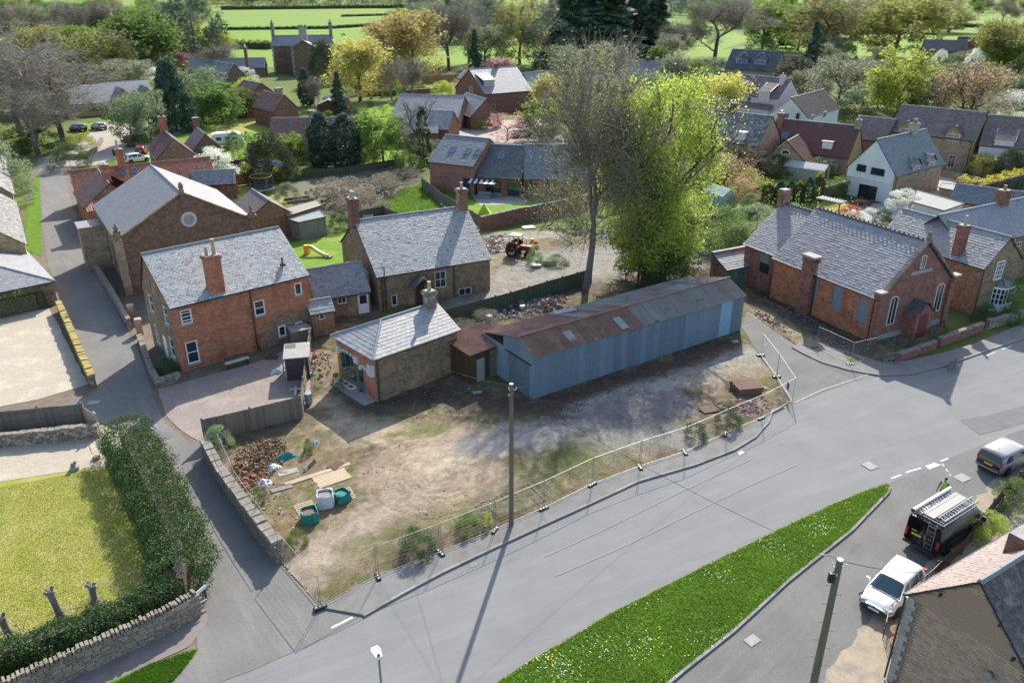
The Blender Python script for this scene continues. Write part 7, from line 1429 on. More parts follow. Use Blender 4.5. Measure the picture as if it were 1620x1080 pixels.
def f1(t):b=MB();b.tube([(-2.7,.72,Hv+.3),(.9,.72,Hv+.3)],.1,8);b.build('tube',white_p,t);b=MB();b.tube([(-2.73,.72,Hv+.3),(-2.68,.72,Hv+.3)],.11,8);b.build('end_cap',gutter_m,t)
def f2(t):b=MB();b.box((-.75,.0,Hv+.2),(3.2,.5,.04));b.build('board',plain('walk_board',A(.4,.38,.33),.8),t);b=MB();b.bar((-2.35,.27,Hv+.22),(.85,.27,Hv+.22),.05,.06);b.build('edge_rail',white_p,t)
def lad(y,w,x0,x1,z):
 def f(t):
  for s in(-w/2,w/2):b=MB();b.bar((x0,y+s,z),(x1,y+s,z),.035,.07);b.build('stile',chrome if False else metal_gal,t)
  n=int((x1-x0)/.27)
  for k in range(n):b=MB();b.bar((x0+.15+.27*k,y-w/2,z),(x0+.15+.27*k,y+w/2,z),.035,.035);b.build('rung',metal_gal,t)
 return f
onvan('conduit_tube','white tube carrier along the road side of the van roof rack','tube carrier',f1);onvan('walk_board','pale board with white edge lying on the van rack','board',f2);onvan('ladder','aluminium ladder on the garden side of the van rack','ladder',lad(-.55,.36,-2.2,1.2,Hv+.25));onvan('ladder','narrow ladder under the white tube on the van rack','ladder',lad(.5,.3,-2.5,.85,Hv+.22))
# caravan, tractor
cp=P(362,232);o=thing('caravan','white touring caravan on the lawn beyond the red row','caravan',cp,along(P(335,233),P(392,230)));side=[(-2.6,.45),(-2.75,1.2),(-2.6,2.35),(-1.8,2.55),(1.6,2.55),(2.2,2.3),(2.75,1.35),(2.75,.75),(2.5,.45)];b=MB();n=len(side)
b.v=[(x,-1.05,z)for x,z in side]+[(x,1.05,z)for x,z in side];b.f=[tuple(range(n)),tuple(range(n,2*n))[::-1]]+[(i,n+i,n+(i+1)%n,(i+1)%n)for i in range(n)];b.m=[0]*len(b.f);b.build('body',white_p,o)
for x,w,hh,z in((-1.5,.9,.6,1.6),(0,.8,.5,1.7),(1.35,.9,.6,1.55)):b=MB();b.box((x,-1.06,z),(w,.03,hh));b.build('window',glass_car,o)
b=MB();b.poly([(2.3,-.8,2.18),(2.3,.8,2.18),(2.74,.8,1.45),(2.74,-.8,1.45)]);b.build('front_window',glass_car,o);b=MB();b.box((0,-1.055,.62),(5.0,.02,.3));b.build('skirt',lead_m,o);b=MB();b.bar((2.7,0,.45),(4.0,0,.45),.12,.1);b.build('hitch',steel_dull,o);b=MB();b.box((0,0,2.6),(.6,.6,.1));b.build('roof_vent',lead_m,o)
for s in(-1,1):wl=bpy.data.objects.new('wheel',None);C.objects.link(wl);wl.parent=o;wl.location=(0,s*.98,.31);link('tyre',_tyre,wl);link('rim',_rim,wl)
tp=P(822,404);o=thing('tractor','old red tractor with pale canopy roof in the back yard','tractor',tp,along(P(800,402),P(846,408)));red_o=plain('tractor_red',A(.22,.03,.025),.6,A(.14,.03,.025),3)
b=MB();b.box((.75,0,.95),(1.5,.55,.55),taper=.92);b.build('bonnet',red_o,o);b=MB();b.box((-.45,0,.8),(1.2,.6,.5));b.build('chassis',gutter_m,o);b=MB();b.box((1.52,0,.85),(.06,.5,.5));b.build('grille',lead_m,o)
for s in(-1,1):
 for x,y,r,w in((-.6,.8,.72,.38),(1.15,.62,.4,.22)):
  wl=bpy.data.objects.new('wheel',None);C.objects.link(wl);wl.parent=o;wl.location=(x,s*y,r);link('tyre',_tyre,wl,scale=(r/.31,w/.2,r/.31));link('rim',_rim,wl,scale=(r/.31,w/.2,r/.31))
 b=MB();b.tube([(-1.2,s*.8,1.2),(-.9,s*.8,1.52),(-.3,s*.8,1.55),(.1,s*.8,1.3)],[.17]*4,6);b.build('mudguard',red_o,o)
 for x in(-1.0,.1):b=MB();b.bar((x,s*.6,1.2),(x,s*.58,2.25),.06,.06);b.build('cab_post',red_o,o)
b=MB();b.box((-.45,0,2.3),(1.5,1.4,.12),taper=.9);b.build('canopy',plain('mossy_canopy',A(.45,.47,.4),.9,A(.25,.3,.12),3),o);b=MB();b.box((-.55,0,1.3),(.45,.5,.12));b.box((-.78,0,1.5),(.08,.5,.4));b.build('seat',black_p,o);b=MB();b.tube([(.15,0,1.2),(-.1,0,1.55)],.02,5);b.tube([(-.22+.0,.2*math.cos(a),1.55+.12*math.sin(a))for a in[k*.698 for k in range(10)]],.015,5);b.build('steering_wheel',black_p,o);b=MB();b.tube([(.7,.2,1.2),(.7,.2,1.95)],.04,6);b.build('exhaust',steel_dull,o)
# ------------------------------------------------------------------ person with hi-vis waistcoat
def person(p,rz,label,hair=A(.06,.045,.035)):
 o=thing('person',label,'person',p,rz);me=bpy.data.meshes.new('sk')
 J=dict(pel=(0,0,.95),wa=(0,.01,1.1),ch=(0,.02,1.32),nk=(0,.02,1.5),nk2=(0,.03,1.56),hd=(0,.045,1.66),tp=(0,.03,1.76),hl=(-.1,0,.9),kl=(-.11,.03,.5),al=(-.11,-.02,.1),fl=(-.12,.15,.04),hr=(.1,0,.9),kr=(.12,.0,.5),ar=(.13,-.04,.1),fr=(.14,.13,.04),sl=(-.19,.01,1.43),el=(-.26,.03,1.16),wl=(-.2,.22,1.12),ml=(-.17,.3,1.13),sr=(.19,.01,1.43),er=(.27,.0,1.15),wr=(.28,.12,.92),mr=(.28,.15,.85))
 E=[('pel','wa'),('wa','ch'),('ch','nk'),('nk','nk2'),('nk2','hd'),('hd','tp'),('pel','hl'),('hl','kl'),('kl','al'),('al','fl'),('pel','hr'),('hr','kr'),('kr','ar'),('ar','fr'),('ch','sl'),('sl','el'),('el','wl'),('wl','ml'),('ch','sr'),('sr','er'),('er','wr'),('wr','mr')]
 Rr=dict(pel=(.15,.11),wa=(.14,.1),ch=(.165,.11),nk=(.06,.06),nk2=(.055,.06),hd=(.075,.092),tp=(.05,.06),hl=(.09,.1),kl=(.06,.065),al=(.042,.045),fl=(.045,.03),sl=(.068,.068),el=(.047,.047),wl=(.03,.036),ml=(.02,.042))
 for k in list(Rr):
  if k in('hl','kl','al','fl','sl','el','wl','ml'):Rr[k[0]+'r']=Rr[k]
 for s,hand in(('l','ml'),('r','mr')):
  hx=Vector(J[hand]);d=(hx-Vector(J['w'+s])).normalized();side=Vector((1,0,0))if abs(d.x)<.8 else Vector((0,1,0))
  for k,(f,ln)in enumerate(((-1.5,.06),(-.5,.075),(.5,.08),(1.5,.07))):
   a,c='f%s%d'%(s,k),'g%s%d'%(s,k);J[a]=tuple(hx+side*f*.02+d*.035);J[c]=tuple(hx+side*f*.022+d*(.035+ln)+Vector((0,0,-.025)));Rr[a]=Rr[c]=(.009,.009);E+=[(hand,a),(a,c)]
  J['t'+s]=tuple(hx+side*.045+d*.02);Rr['t'+s]=(.01,.01);E.append((hand,'t'+s))
 ks=list(J);me.from_pydata([J[k]for k in ks],[(ks.index(a),ks.index(c))for a,c in E],[]);ob=bpy.data.objects.new('sk',me);C.objects.link(ob);md=ob.modifiers.new('s','SKIN');
 for i,k in enumerate(ks):v=me.skin_vertices[0].data[i];v.radius=Rr[k];v.use_root=(k=='pel')
 sb=ob.modifiers.new('d','SUBSURF');sb.levels=1;bpy.context.view_layer.update();dg=bpy.context.evaluated_depsgraph_get();m2=bpy.data.meshes.new_from_object(ob.evaluated_get(dg));bpy.data.objects.remove(ob);m2.name='body'
 for m in(plain('skin',A(.5,.3,.22),.6),plain('navy_cloth',A(.02,.025,.045),.9),plain('boots',A(.03,.025,.02),.8),plain('blue_sleeve',A(.1,.14,.19),.9)):m2.materials.append(m)
 for f in m2.polygons:
  z=f.center.z;x=abs(f.center.x);f.material_index=2 if z<.13 else(1 if z<1.0 and not(x>.2 and z>.7)else(0 if z>1.5 or(f.center.y>.2 and z>1.0)or(x>.2 and z<.93)else 3));f.use_smooth=True
 link('body',m2,o);hv=plain('hi_vis',A(.55,.75,.08),.7);b=MB();rings=[(.98,.175,.13),(1.12,.165,.125),(1.3,.185,.135),(1.42,.19,.12),(1.49,.1,.085)];n=14
 for z,rx,ry in rings:b.v+=[(rx*math.cos(2*math.pi*k/n),ry*math.sin(2*math.pi*k/n)+.015,z)for k in range(n)]
 for i in range(len(rings)-1):
  for k in range(n):b.f.append((i*n+k,i*n+(k+1)%n,(i+1)*n+(k+1)%n,(i+1)*n+k));b.m.append(0)
 b.build('waistcoat',hv,o,smooth=True);b=MB();b.tube([(0,.015,1.1),(0,.015,1.14)],[.178,.178],14,cap=False);b.build('reflective_band',metal_gal,o)
 b=MB();n=12
 for k in range(5):a=.05+k*.36;b.v+=[(.088*math.sin(a)*math.cos(2*math.pi*j/n),.03-.01+.1*math.sin(a)*math.sin(2*math.pi*j/n),1.67+.11*math.cos(a))for j in range(n)]
 for i in range(4):
  for j in range(n):b.f.append((i*n+j,i*n+(j+1)%n,(i+1)*n+(j+1)%n,(i+1)*n+j));b.m.append(0)
 b.build('hair',plain('hair',hair,.9),o,smooth=True);b=MB();b.box((0,.142,1.655),(.022,.03,.035),taper=.6);b.build('nose',bpy.data.materials['skin'],o);b=MB()
 for s in(-.033,.033):b.box((s,.132,1.68),(.02,.012,.01))
 b.build('eyes',black_p,o);b=MB();b.box((0,.134,1.615),(.045,.012,.01));b.build('mouth',plain('lips',A(.35,.13,.12)),o)
 for s in(-.092,.092):b=MB();b.box((s,.04,1.66),(.02,.04,.055));b.build('ear',bpy.data.materials['skin'],o)
 return o
person(P(1487,795),2.2,'person in a yellow hi-vis waistcoat and dark trousers standing beyond the black van')
# ------------------------------------------------------------------ things on the plot
def bx(nm,lb,cat,p,rz,parts,group=None):
 o=thing(nm,lb,cat,p,rz,group)
 for pn,m,boxes in parts:
  b=MB()
  for c,d,*r in boxes:b.box(c,d,rz=r[0]if r else 0)
  b.build(pn,m,o)
 return o
def pallet(p,rz,lb,m=None):
 o=thing('pallet',lb,'pallet',p,rz,'pallets');m=m or wood_pale
 for k in range(7):b=MB();b.box((0,-.55+.183*k,.125),(1.1,.1,.02));b.build('top_board',m,o)
 for x in(-.5,0,.5):b=MB();b.box((x,0,.07),(.1,1.2,.09));b.build('runner',m,o)
 return o
def bulk_bag(p,rz,lb,m,fill,wd=.95,ht=.9,slump=.08):
 o=thing('bulk_bag',lb,'bulk bag',p,rz);b=MB();n=16;rings=[(.0,1.0),(.3,1.06),(.65,1.03),(1.,1.0),(1.02,.9),(.82,.86)]
 for z,r in rings:
  for k in range(n):a=2*math.pi*k/n;q=1/max(abs(math.cos(a)),abs(math.sin(a)))**.6;rr=wd/2*r*q*(1+U(-slump,slump));b.v.append((rr*math.cos(a),rr*math.sin(a),ht*z+U(-.03,.03)*(z>.5)))
 for i in range(len(rings)-1):
  for k in range(n):b.f.append((i*n+k,i*n+(k+1)%n,(i+1)*n+(k+1)%n,(i+1)*n+k));b.m.append(0)
 b.build('bag',m,o);f=MB();f.poly([(wd*.44*math.cos(2*math.pi*k/12),wd*.44*math.sin(2*math.pi*k/12),ht*.84+U(-.02,.04))for k in range(12)]);f.build('contents',fill,o)
 for s in(0,1,2,3):a=.785+s*1.571;l=MB();l.tube([(wd*.55*math.cos(a),wd*.55*math.sin(a),ht),(wd*.62*math.cos(a),wd*.62*math.sin(a),ht*.75),(wd*.6*math.cos(a+.2),wd*.6*math.sin(a+.2),ht*.45)],.025,4);l.build('strap',m,o)
 return o
def crumple(p,lb,m,sx,sy,sz,nm='plastic_sheet',cat='plastic',rz=0):
 b=MB();n,k=9,9
 for i in range(n):
  for j in range(k):
   x,y=(i/(n-1)-.5),(j/(k-1)-.5);r=max(0,1-2.1*math.hypot(x,y));b.v.append((x*sx+U(-.05,.05)*sx,y*sy+U(-.05,.05)*sy,max(.02,sz*r**.6*U(.4,1.1)+.03)))
 for i in range(n-1):
  for j in range(k-1):b.f.append((i*k+j,(i+1)*k+j,(i+1)*k+j+1,i*k+j+1));b.m.append(0)
 return tag(b.build(nm,m,loc=p,rot=(0,0,rz)),lb,cat)
def rubble(nm,lb,px,n,sz,cols,ht=.3,fx=None,cat='rubble'):
 pts=[P(*q)for q in px];b=MB();x0,x1=min(p.x for p in pts),max(p.x for p in pts);y0,y1=min(p.y for p in pts),max(p.y for p in pts);c=sum(pts,Vector())/len(pts);k=0
 while k<n:
  x,y=U(x0,x1),U(y0,y1)
  if not inside(np.array([x]),np.array([y]),px)[0]:k+=.2;continue
  d=1-min(1,math.hypot((x-c.x)/(x1-x0),(y-c.y)/(y1-y0))*1.9);s=sz*U(.5,1.5);R=Matrix.Rotation(U(0,6),3,Vector((U(-1,1),U(-1,1),U(-1,1))).normalized());b.box((x,y,.03+ht*d*U(.2,1)),(s*U(.7,1.5),s*U(.6,1.1),s*U(.35,.8)),rot=R,taper=U(.6,.95));k+=1
 o=b.build(nm,island(nm+'_mat',cols,.95,fine=.35));return tag(o,lb,cat,kind='stuff')
rubble('rubble_heap','heap of brown clods and broken brick by the boarded fence',[(365,745),(375,700),(430,690),(455,700),(450,735),(415,770),(385,775)],1100,.125,[A(.3,.21,.13),A(.22,.155,.1),A(.36,.26,.165),A(.17,.12,.08),A(.36,.2,.12)],.5)
rubble('wall_side_debris','mixed stones sticks and scraps spread along the inner side of the lane wall',[(350,740),(380,735),(440,770),(480,800),(470,860),(440,850),(395,800)],420,.12,[A(.4,.36,.3),A(.3,.22,.15),A(.22,.17,.12),A(.5,.48,.44),A(.36,.2,.13)],.1)
rubble('plot_corner_debris','clods and stones scattered round the plank stack and bags',[(430,700),(490,670),(560,740),(580,790),(500,860),(440,800)],380,.09,[A(.36,.3,.23),A(.26,.2,.14),A(.46,.42,.36),A(.2,.15,.1)],.06)
rubble('brick_rubble','loose red brick rubble along the lane wall',[(372,745),(400,738),(430,765),(420,790),(385,775)],130,.19,[A(.33,.14,.08),A(.4,.2,.12),A(.25,.1,.06)],.3)
rubble('shed_debris','pale broken debris behind the long shed',[(755,505),(800,482),(870,462),(890,470),(860,490),(800,508),(765,520)],330,.22,[A(.45,.45,.44),A(.3,.29,.28),A(.2,.16,.13),A(.36,.26,.2),A(.5,.5,.5)],.45)
rubble('slate_debris','stack of broken slates and brick behind the green fence',[(828,485),(870,470),(900,470),(890,490),(840,500)],170,.28,[A(.33,.2,.15),A(.4,.3,.25),A(.24,.2,.18),A(.3,.14,.1)],.4)
rubble('yard_debris','scattered white and brown debris round the tractor',[(760,380),(800,370),(800,400),(770,410)],200,.3,[A(.55,.52,.48),A(.35,.28,.2),A(.45,.4,.34)],.3)
rubble('tree_foot_debris','pale scattered rubbish at the back of the tractor yard',[(850,360),(960,365),(980,390),(900,372)],160,.3,[A(.5,.5,.5),A(.3,.27,.24),A(.2,.18,.16)],.25)
rubble('chapel_debris','dark rubble strip along the chapel side wall',[(1200,470),(1240,465),(1290,505),(1350,545),(1400,560),(1340,562),(1270,520),(1215,490)],420,.2,[A(.12,.1,.085),A(.18,.14,.11),A(.09,.075,.065),A(.22,.2,.18)],.14)
rubble('drive_edge_rubble','sunlit stones and soil beside the drive by the flat panel',[(1180,482),(1215,500),(1260,530),(1245,530),(1200,502)],190,.17,[A(.42,.33,.2),A(.3,.23,.15),A(.2,.15,.1)],.16)
rubble('shed_front_litter','stones and litter along the shed foot',[(845,645),(930,620),(1040,590),(1165,540),(1170,555),(1050,605),(940,640),(860,655)],300,.09,[A(.2,.15,.12),A(.3,.26,.22),A(.12,.09,.07),A(.45,.43,.4)],.06)
rubble('chalk_spoil','white chalky spoil along the track before the shed',[(850,662),(900,645),(960,622),(1000,600),(1005,606),(930,648),(870,668)],260,.1,[A(.5,.5,.5),A(.42,.42,.43),A(.36,.35,.34)],.08)
rubble('hardcore','grey hardcore and pale stones on the plot before the shed',[(990,660),(1080,640),(1110,660),(1060,700),(1000,705)],420,.1,[A(.3,.28,.27),A(.42,.4,.36),A(.22,.2,.2),A(.5,.46,.4)],.07)
rubble('pink_brick_rubble','pinkish broken brick between fence and brick stack',[(1135,645),(1165,635),(1215,628),(1225,645),(1180,660),(1145,655)],260,.17,[A(.5,.28,.25),A(.42,.2,.16),A(.55,.4,.36),A(.33,.2,.16)],.25)
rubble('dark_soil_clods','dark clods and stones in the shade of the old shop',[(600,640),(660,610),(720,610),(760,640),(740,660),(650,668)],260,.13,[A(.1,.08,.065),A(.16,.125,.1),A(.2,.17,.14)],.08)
rubble('plot_pebbles','small stones scattered over the bare plot',[(520,700),(640,660),(800,690),(1000,640),(1170,600),(1200,640),(1060,700),(900,755),(700,860),(520,900)],900,.07,[A(.42,.38,.32),A(.3,.25,.2),A(.2,.15,.11),A(.5,.47,.42)],.03)
rubble('shop_side_clutter','pots stones and oddments between fence and old shop',[(495,560),(512,545),(525,570),(520,610),(500,620),(492,600)],150,.16,[A(.35,.33,.3),A(.45,.36,.26),A(.2,.16,.13),A(.3,.34,.36)],.25)
rubble('bramble_litter','dead stems and litter in the waste garden',[(480,305),(560,280),(650,270),(640,310),(560,335),(500,330)],600,.3,[A(.22,.17,.14),A(.28,.22,.18),A(.16,.13,.1)],.2)
green_net=plain('green_bag',A(.03,.23,.2),.8,A(.02,.17,.15),6);white_bag=plain('white_bag',A(.6,.6,.62),.8,A(.5,.5,.53),5)
pallet(P(484,806),.55,'pale pallet in front of the green topped bag',wood_pale);pallet(P(545,785),.5,'pallet under the green bag at the right of the bags',wood_pale);pallet(P(1204,612),.4,'pale pallet leaning by the brick stack near the drive').rotation_euler=(0,.35,.5)
bulk_bag(P(491,824),.4,'white bulk bag with green top filled with earth on the near pallet',green_net,earth_m,.95,.75);bulk_bag(P(516,800),.3,'white bulk bag of grey sand between the green bags',white_bag,gravel_red,.95,.9);bulk_bag(P(541,793),.9,'crumpled green bulk bag right of the white one',green_net,green_net,.8,.7,.22)
crumple(P(452,726,.02),'green plastic sheet heaped behind the white sheets',green_net,1.5,.8,.5,rz=.4);crumple(P(432,742,.02),'upper white plastic sheet lying beside the brick rubble',white_bag,1.1,.9,.4);crumple(P(418,766,.02),'lower white plastic sack near the lane wall',white_bag,1.0,.9,.45);crumple(P(395,768,.02),'thin grey plastic sheet against the lane wall',tin_clear,1.0,.7,.2);crumple(P(500,702,.02),'pale blue plastic scrap beside the small green shrub',plain('blue_plastic',A(.35,.42,.6),.6),.7,.6,.3)
def slab(u,v,l,w,t,rz,lb,m=concrete_m,nm='stone_slab',z=0,tilt=(0,0)):
 b=MB();b.box((0,0,t/2),(l,w,t),taper=.97);return tag(b.build(nm,m,loc=P(u,v,z),rot=(tilt[0],tilt[1],rz)),lb,'slab')
slab(456,748,1.25,.55,.1,.45,'flat pale slab between the plastic sheets');slab(446,775,1.3,.4,.16,.5,'long pinkish stone slab nearer the timber stack',coping_m);slab(402,772,.9,.35,.12,-.6,'small stone slab by the lane wall',coping_m)
slab(490,742,.9,.7,.08,1.2,'pale leaning sheet propped in the plot',tin_clear,tilt=(1.1,0));slab(496,738,.8,.7,.05,1.3,'brown leaning board propped beside the pale sheet',wood_brown,tilt=(1.15,0))
slab(870,422,1.5,1.2,.12,.1,'square grey concrete slab propped by the weeds in the yard',concrete_m,tilt=(.9,0));slab(848,424,.9,.8,.4,.3,'dark concrete block beside the propped slab',steel_dull);slab(836,360,1.6,1.2,.1,.3,'blue-grey sheet lying beside the brick wall',tin_blue,nm='metal_sheet')
slab(755,622,.7,.4,.12,.3,'pale block on the ground below the lean-to door');slab(741,618,.5,.4,.1,.8,'grey block left of the lean-to door',coping_m);slab(1163,542,.6,.45,.15,.2,'blue-grey block at the foot of the shed end',tin_clear)
def timber(lb,u,v,n,l,w,t,rz,m=wood_pale,layers=1,nm='timber_stack'):
 o=thing(nm,lb,'timber',P(u,v),rz)
 for j in range(layers):
  for k in range(n):b=MB();b.box((U(-.08,.08),(k-n/2)*w*1.08,t/2+t*j*1.05),(l*U(.95,1.02),w,t),rz=U(-.01,.01));b.build('plank',m,o)
 return o
PR=along(P(465,766),P(542,741))
timber('stack of pale planks on the plot beside the bulk bags',525,757,8,2.1,.15,.07,PR,layers=2);timber('two long planks lying against the plank stack',503,751,2,4.2,.16,.16,PR,nm='long_planks');timber('three brown logs beside the plank stack',530,738,3,.9,.2,.2,1.0,wood_brown,nm='log_pile');timber('stack of dark bricks and planks near the drive panels',1178,618,7,1.9,.2,.12,.2,island('dark_brick_stack',[A(.14,.09,.075),A(.2,.12,.1),A(.1,.07,.06)],.95),5,'brick_stack')
timber('low collapsed stack of dark planks left of the brick stack',1125,648,4,1.9,.22,.1,.3,wood_brown,2,'plank_heap');timber('thin pale batten lying beside the pallet',1195,590,1,3.2,.07,.05,-.75,nm='batten')
for q,lb in(((1180,640),'pale timber frame lying on the pink rubble'),((1150,640),'small white frame lying beside the collapsed planks')):
 o=thing('loose_pallet_frame',lb,'frame',P(*q,.25),.4);b=MB()
 for s in(-1,1):b.bar((-.7,s*.45,0),(.7,s*.45,0),.07,.05);b.bar((s*.7,-.45,0),(s*.7,.45,0),.07,.05)
 b.bar((0,-.45,0),(0,.45,0),.06,.05);b.build('frame',wood_grey,o)
timber('dark plank lying across the weeds below the shed',770,655,1,4.6,.16,.06,.35,wood_brown,nm='fallen_beam')
# by the red house, shed in the yard
o=bx('bench','plain wooden bench against the red brick house wall','bench',P(376,578),rad(40),[('seat',off_white,[((0,0,.45),(1.9,.42,.06))]),('leg',wood_brown,[((-.8,0,.21),(.08,.4,.42)),((.8,0,.21),(.08,.4,.42))]),('back_rail',wood_brown,[((0,.18,.75),(1.9,.05,.12)),((-.85,.18,.55),(.06,.06,.5)),((.85,.18,.55),(.06,.06,.5))])])
o=bx('black_shed','small dark shed with tan felt roof in the yard corner','shed',(-17.1,53.9,0),rad(12),[('wall',plain('tarred_board',A(.06,.045,.04),.9,A(.09,.07,.06),4),[((.85,1.2,.95),(1.7,2.4,1.9))]),('roof',felt_m,[((.85,1.15,1.96),(1.95,2.75,.07))]),('roof_patch',plain('dark_felt',A(.09,.085,.085)),[((.35,2.0,2.0),(.8,.8,.02))])])
bx('roof_box','grey slanted box roof behind the dark shed','shed',P(476,543),rad(30),[('wall',wood_grey,[((0,0,.7),(1.5,1.2,1.4))]),('roof',felt_m,[((0,0,1.43),(1.7,1.4,.07))])])
for q,lb,rz,l in(((464,596),'white door frame leaning on the dark shed',.2,1.0),((458,600),'grey inner panel leaning on the dark shed',.25,.7)):
 o=thing('door_leaf',lb,'door',P(*q),rz);o.rotation_euler=(-.35,0,rz);b=MB()
 for s in(-1,1):b.bar((s*l/2,0,0),(s*l/2,0,1.7),.09,.05,up=(0,1,0))
 for z in(.06,.9,1.65):b.bar((-l/2,0,z),(l/2,0,z),.05,.09)
 b.build('frame',white_p if l>.8 else tin_clear,o)
o=thing('timber_cross','pale rough timber cross lying at the yard fence','cross',P(468,620),.2);b=MB();b.bar((0,-.7,.08),(0,.6,.12),.16,.1);b.bar((-.4,.15,.16),(.4,.15,.16),.14,.08);b.build('timbers',off_white,o)
for k,(q,lb)in enumerate((((407,553),'dark plank leaning against the red house downpipe'),((414,556),'second longer plank leaning by the downpipe'))):b=MB();b.bar((0,0,0),(-.7-.2*k,.5,2.0+.3*k),.14,.04);tag(b.build('leaning_plank',wood_brown if k else wood_pale,loc=P(*q)),lb,'plank')
for q,lb,s in(((430,566),'heap of dark oddments by the red house wall',.5),((440,588),'white sack beside the dark shed',.45)):crumple(P(*q,.01),lb,white_bag if s<.5 else wood_brown,1.0,.7,s,'sack','sack')
def cyl(nm,lb,cat,p,rings,m,n=12,extra=None):
 o=thing(nm,lb,cat,p);b=MB();b.tube([(0,0,z)for z,r in rings],[r for z,r in rings],n);b.build('body',m,o)
 for pn,rg,mm in(extra or[]):b=MB();b.tube([(0,0,z)for z,r in rg],[r for z,r in rg],n);b.build(pn,mm,o)
 return o
cone_o=plain('cone_orange',A(.75,.06,.03),.6);o=cyl('traffic_cone','orange and white traffic cone between fence and old shop','traffic cone',P(499,566),[(.04,.2),(.3,.14),(.75,.04)],cone_o,12,[('band',[(.32,.142),(.52,.098)],white_p)]);b=MB();b.box((0,0,.02),(.42,.42,.05));b.build('base',cone_o,o)
cyl('water_butt','grey-blue barrel at the end of the boarded fence','barrel',P(489,638),[(0,.24),(.3,.28),(.7,.27),(.85,.25)],plain('grey_barrel',A(.25,.28,.33),.6));cyl('blue_tub','bright blue tub beside the fence near the traffic cone','tub',P(490,596),[(0,.17),(.35,.2)],plain('blue_tub',A(.06,.22,.55),.5));cyl('white_drum','white plastic drum by the last teal door','drum',P(1197,454),[(0,.22),(.4,.25),(.6,.2)],white_p);cyl('flower_pot','dark pot beside the old shop step','pot',P(573,622),[(0,.16),(.3,.21)],gutter_m,10,[('soil',[(.29,.18),(.31,.18)],earth_m)])
o=bx('white_planter','long white trough planter below the shop window','planter',P(548,612),rad(-46),[('trough',white_p,[((0,-.22,.18),(2.0,.04,.32)),((0,.22,.18),(2.0,.04,.32)),((-.98,0,.18),(.04,.44,.32)),((.98,0,.18),(.04,.44,.32)),((-.3,0,.18),(.04,.44,.3)),((.3,0,.18),(.04,.44,.3))]),('soil',earth_m,[((0,0,.14),(1.9,.4,.2))])])
for q,lb,r in(((1418,1028),'large terracotta pot with a grassy plant by the cottage corner',.34),((1419,1010),'second terracotta tub nearer the white car',.36)):
 o=cyl('terracotta_pot',lb,'plant pot',P(*q),[(0,r*.75),(.42,r),(.46,r*1.06),(.5,r*1.06)],terracotta,14,[('soil',[(.46,r*.95),(.505,r*.95)],earth_m)]);link('plant',hedge_mesh([Vector((-.12,0,.48)),Vector((.12,0,.48))],.3,.22,'green',.09,300,.1),o)
cyl('blue_bin','pale blue bin leaning at the green fence','bin',P(774,512),[(0,.22),(.75,.3),(.8,.31)],plain('pale_blue_bin',A(.32,.45,.5),.6));cyl('white_tub','white tub near the green fence corner','tub',P(826,490),[(0,.22),(.45,.26)],white_p);bx('wheelie_bin','black wheelie bin on the drive behind the red row','bin',P(182,246),.4,[('body',black_p,[((0,0,.5),(.55,.6,1.0))]),('lid',black_p,[((0,0,1.03),(.6,.66,.07))])])
bx('garden_ornament','grey stone ornament on the front garden path','ornament',P(119,742),.3,[('base',concrete_m,[((0,0,.12),(.5,.35,.24))]),('figure',steel_dull,[((-.05,0,.35),(.25,.2,.25)),((.08,0,.5),(.14,.14,.16))])]);bx('terracotta_block','small terracotta block at the lawn corner by the hedge','block',P(153,726),.2,[('block',terracotta,[((0,0,.12),(.4,.3,.24))])])
o=thing('rear_barrier','tipped metal barrier beside the tractor','barrier',P(830,428),-.15);b=MB();b.tube([(-1.4,0,.05),(-1.4,0,.5),(1.6,0,.5),(1.6,0,.05)],.025,5);b.build('frame',steel_dull,o)
o=cyl('orange_drum','orange and yellow drum heap behind the tractor','drum',P(842,384),[(0,.2),(.5,.2)],plain('yellow_drum',A(.7,.4,.03),.6),10);crumple(P(848,386,.3),'orange netting heaped behind the tractor',cone_o,.8,.5,.35,'netting','netting')
# ------------------------------------------------------------------ gardens
tpn=P(416,306);o=thing('trampoline','round trampoline with dark safety net on the small lawn','trampoline',tpn);b=MB();b.tube([(0,0,.78),(0,0,.84)],[1.7,1.7],24);b.build('mat',plain('pad_blue',A(.25,.35,.42),.6),o);b=MB();b.tube([(0,0,.85),(0,0,.87)],1.4,24);b.build('bed',black_p,o)
net=plain('net_black',A(.03,.03,.035),.9);b=MB()
for k in range(96):a=k*math.pi/48;b.bar((1.45*math.cos(a),1.45*math.sin(a),.85),(1.45*math.cos(a),1.45*math.sin(a),2.5),.035,.01)
for z in np.arange(1.0,2.5,.12):b.tube([(1.45*math.cos(k*math.pi/12),1.45*math.sin(k*math.pi/12),z)for k in range(25)],.01,3,cap=False)
tag(b.build('safety_net',net,o),kind='stuff')
for k in range(6):a=k*math.pi/3+.2;b=MB();b.tube([(1.6*math.cos(a),1.6*math.sin(a),0),(1.6*math.cos(a),1.6*math.sin(a),2.5)],.03,5);b.build('post',steel_dull,o)
b=MB();b.tube([(1.5*math.cos(k*math.pi/12),1.5*math.sin(k*math.pi/12),2.5)for k in range(25)],.05,5,cap=False);b.build('top_ring',plain('yellow_foam',A(.4,.36,.1),.7),o)
